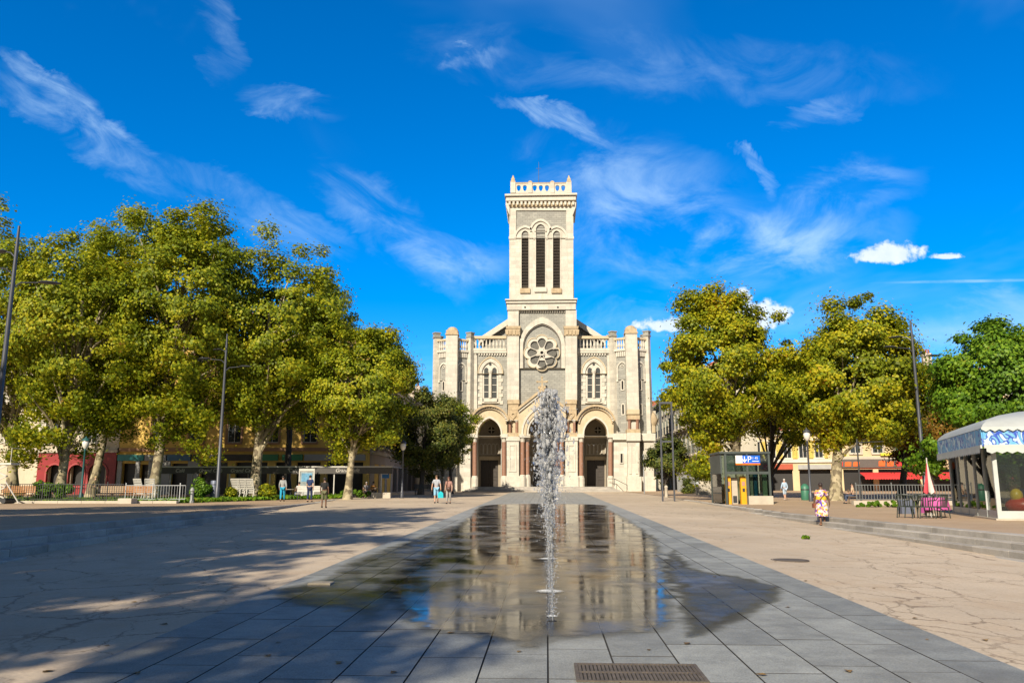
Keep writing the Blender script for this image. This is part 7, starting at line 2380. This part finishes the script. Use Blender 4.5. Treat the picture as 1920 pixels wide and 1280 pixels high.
def drops_mesh(name, c, r, mat, rs, stretch=1.0):
    V, F = ico()
    n = len(c)
    sc = np.stack([r * rs.uniform(.7, 1.2, n), r * rs.uniform(.7, 1.2, n), r * rs.uniform(.8, 1.9 * stretch, n)], 1)
    v = (V[None] * sc[:, None] * (1 + rs.uniform(-.18, .18, (n, len(V), 1))) + c[:, None]).astype(np.float32)
    f = (F[None] + (np.arange(n) * len(V))[:, None, None]).reshape(-1, 3).astype(np.int32)
    me = bpy.data.meshes.new(name)
    me.vertices.add(n * len(V)); me.vertices.foreach_set('co', v.reshape(-1))
    me.loops.add(f.size); me.loops.foreach_set('vertex_index', f.reshape(-1))
    me.polygons.add(len(f)); me.polygons.foreach_set('loop_start', np.arange(0, f.size, 3, dtype=np.int32))
    me.polygons.foreach_set('use_smooth', np.ones(len(f), bool))
    me.update(calc_edges=True); me.materials.append(mat)
    return me


def build_fountain():
    WM, WS, FM = water_material('splashing_water', .34), water_material('clear_stem_water', .12), foam_material()
    specs = [(1036, 1168, 2.58, 3600, "nearest fountain jet, thin at its nozzle and bursting into spray above"), (1030, 1112, 2.2, 1300, "second fountain jet from the camera, splashing white at its foot"),
             (1028, 1050, 1.9, 800, "third fountain jet from the camera"), (1026, 988, 1.7, 900, "farthest visible fountain jet with a wide splash")]
    for i, (px, py, H, nd, lab) in enumerate(specs):
        rs = np.random.RandomState(40 + i)
        p = on_plaza(px, py); p.z += .024
        r = thing("fountain_jet", lab, "fountain jet", p, group="row of fountain jets in the paving")
        b = B(); b.lathe([(.05, -.02), (.05, .004), (.025, .005)], p, 12)
        if i == 0:
            b.box(p.x - .018, p.x + .018, p.y - .05, p.y + .34, p.z - .003, p.z + .003)
        part("nozzle", b, VOID, r)
        # wavering stem
        pts, rad = [], []
        for k in range(40):
            t = k / 39
            z = t * H * .97
            wv = .045 * t ** 1.5
            pts.append(p + Vector((-.02 * t * H / 2.6 + wv * math.sin(k * 1.7 + i), wv * math.cos(k * 1.3), z)))
            rad.append(.010 + .030 * t ** 1.6 * (1 + .5 * math.sin(k * 2.3 + i)) * (1 if t < .9 else 1 - (t - .9) * 6))
        b = B(); b.tube(pts, rad, 8); part("stem", b, WS, r, True)
        # lumps of water breaking away: narrow low down, broad above, falling back round the stem
        t = rs.beta(3.0, 1.2, nd)
        z = H * (.10 + .90 * t)
        spread = .012 + .20 * np.clip((t - .28), 0, 1) ** .6 * np.where(t > .86, 1 - (t - .86) * 4.5, 1)
        a = rs.uniform(0, 2 * np.pi, nd); q = np.abs(rs.normal(0, .68, nd))
        c = np.stack([p.x - .02 * t * H / 2.6 + np.cos(a) * spread * q, p.y + np.sin(a) * spread * q, p.z + z], 1)
        rad_ = rs.gamma(1.3, .0042, nd) * (0.6 + .8 * t) + .0025
        o = bpy.data.objects.new("water_lumps", drops_mesh("water_lumps", c - np.array(p), np.minimum(rad_, .026), WM, rs, 1.5)); put(o, r); o["kind"] = "stuff"
        # fine spray thrown wider
        n2 = int(nd * .6)
        t = rs.uniform(.02, .98, n2); a = rs.uniform(0, 2 * np.pi, n2); q = (np.abs(rs.normal(0, .15, n2)) + .03) * np.where(t < .35, .45, 1)
        c = np.stack([p.x + np.cos(a) * q * (.5 + .8 * t), p.y + np.sin(a) * q, p.z + H * t * .95], 1)
        o = bpy.data.objects.new("spray", drops_mesh("spray", c - np.array(p), rs.uniform(.002, .006, n2), WM, rs)); put(o, r); o["kind"] = "stuff"
        # splash at the foot
        b = B(); n = 24; vs = [(0, 0, .012)]
        for rr, h in ((.07, .016), (.16, .006), (.27, .004)):
            for k in range(n):
                aa = 2 * math.pi * k / n; jj = 1 + .18 * math.sin(k * 2.9 + i) ; vs.append((rr * jj * math.cos(aa), rr * jj * math.sin(aa), h))
        fs = [(0, 1 + k, 1 + (k + 1) % n) for k in range(n)] + [(1 + j * n + k, 1 + (j + 1) * n + k, 1 + (j + 1) * n + (k + 1) % n, 1 + j * n + (k + 1) % n) for j in range(2) for k in range(n)]
        b.add(vs, fs)
        o = bpy.data.objects.new("splash_foam", mesh_of(b, "splash_foam", FM)); put(o, r); o.location = (0, -.1 if i == 0 else 0, .006)
        if i == 0:
            o.scale = (.35, .35, 1); o.location = (0, .3, .006)


build_fountain()
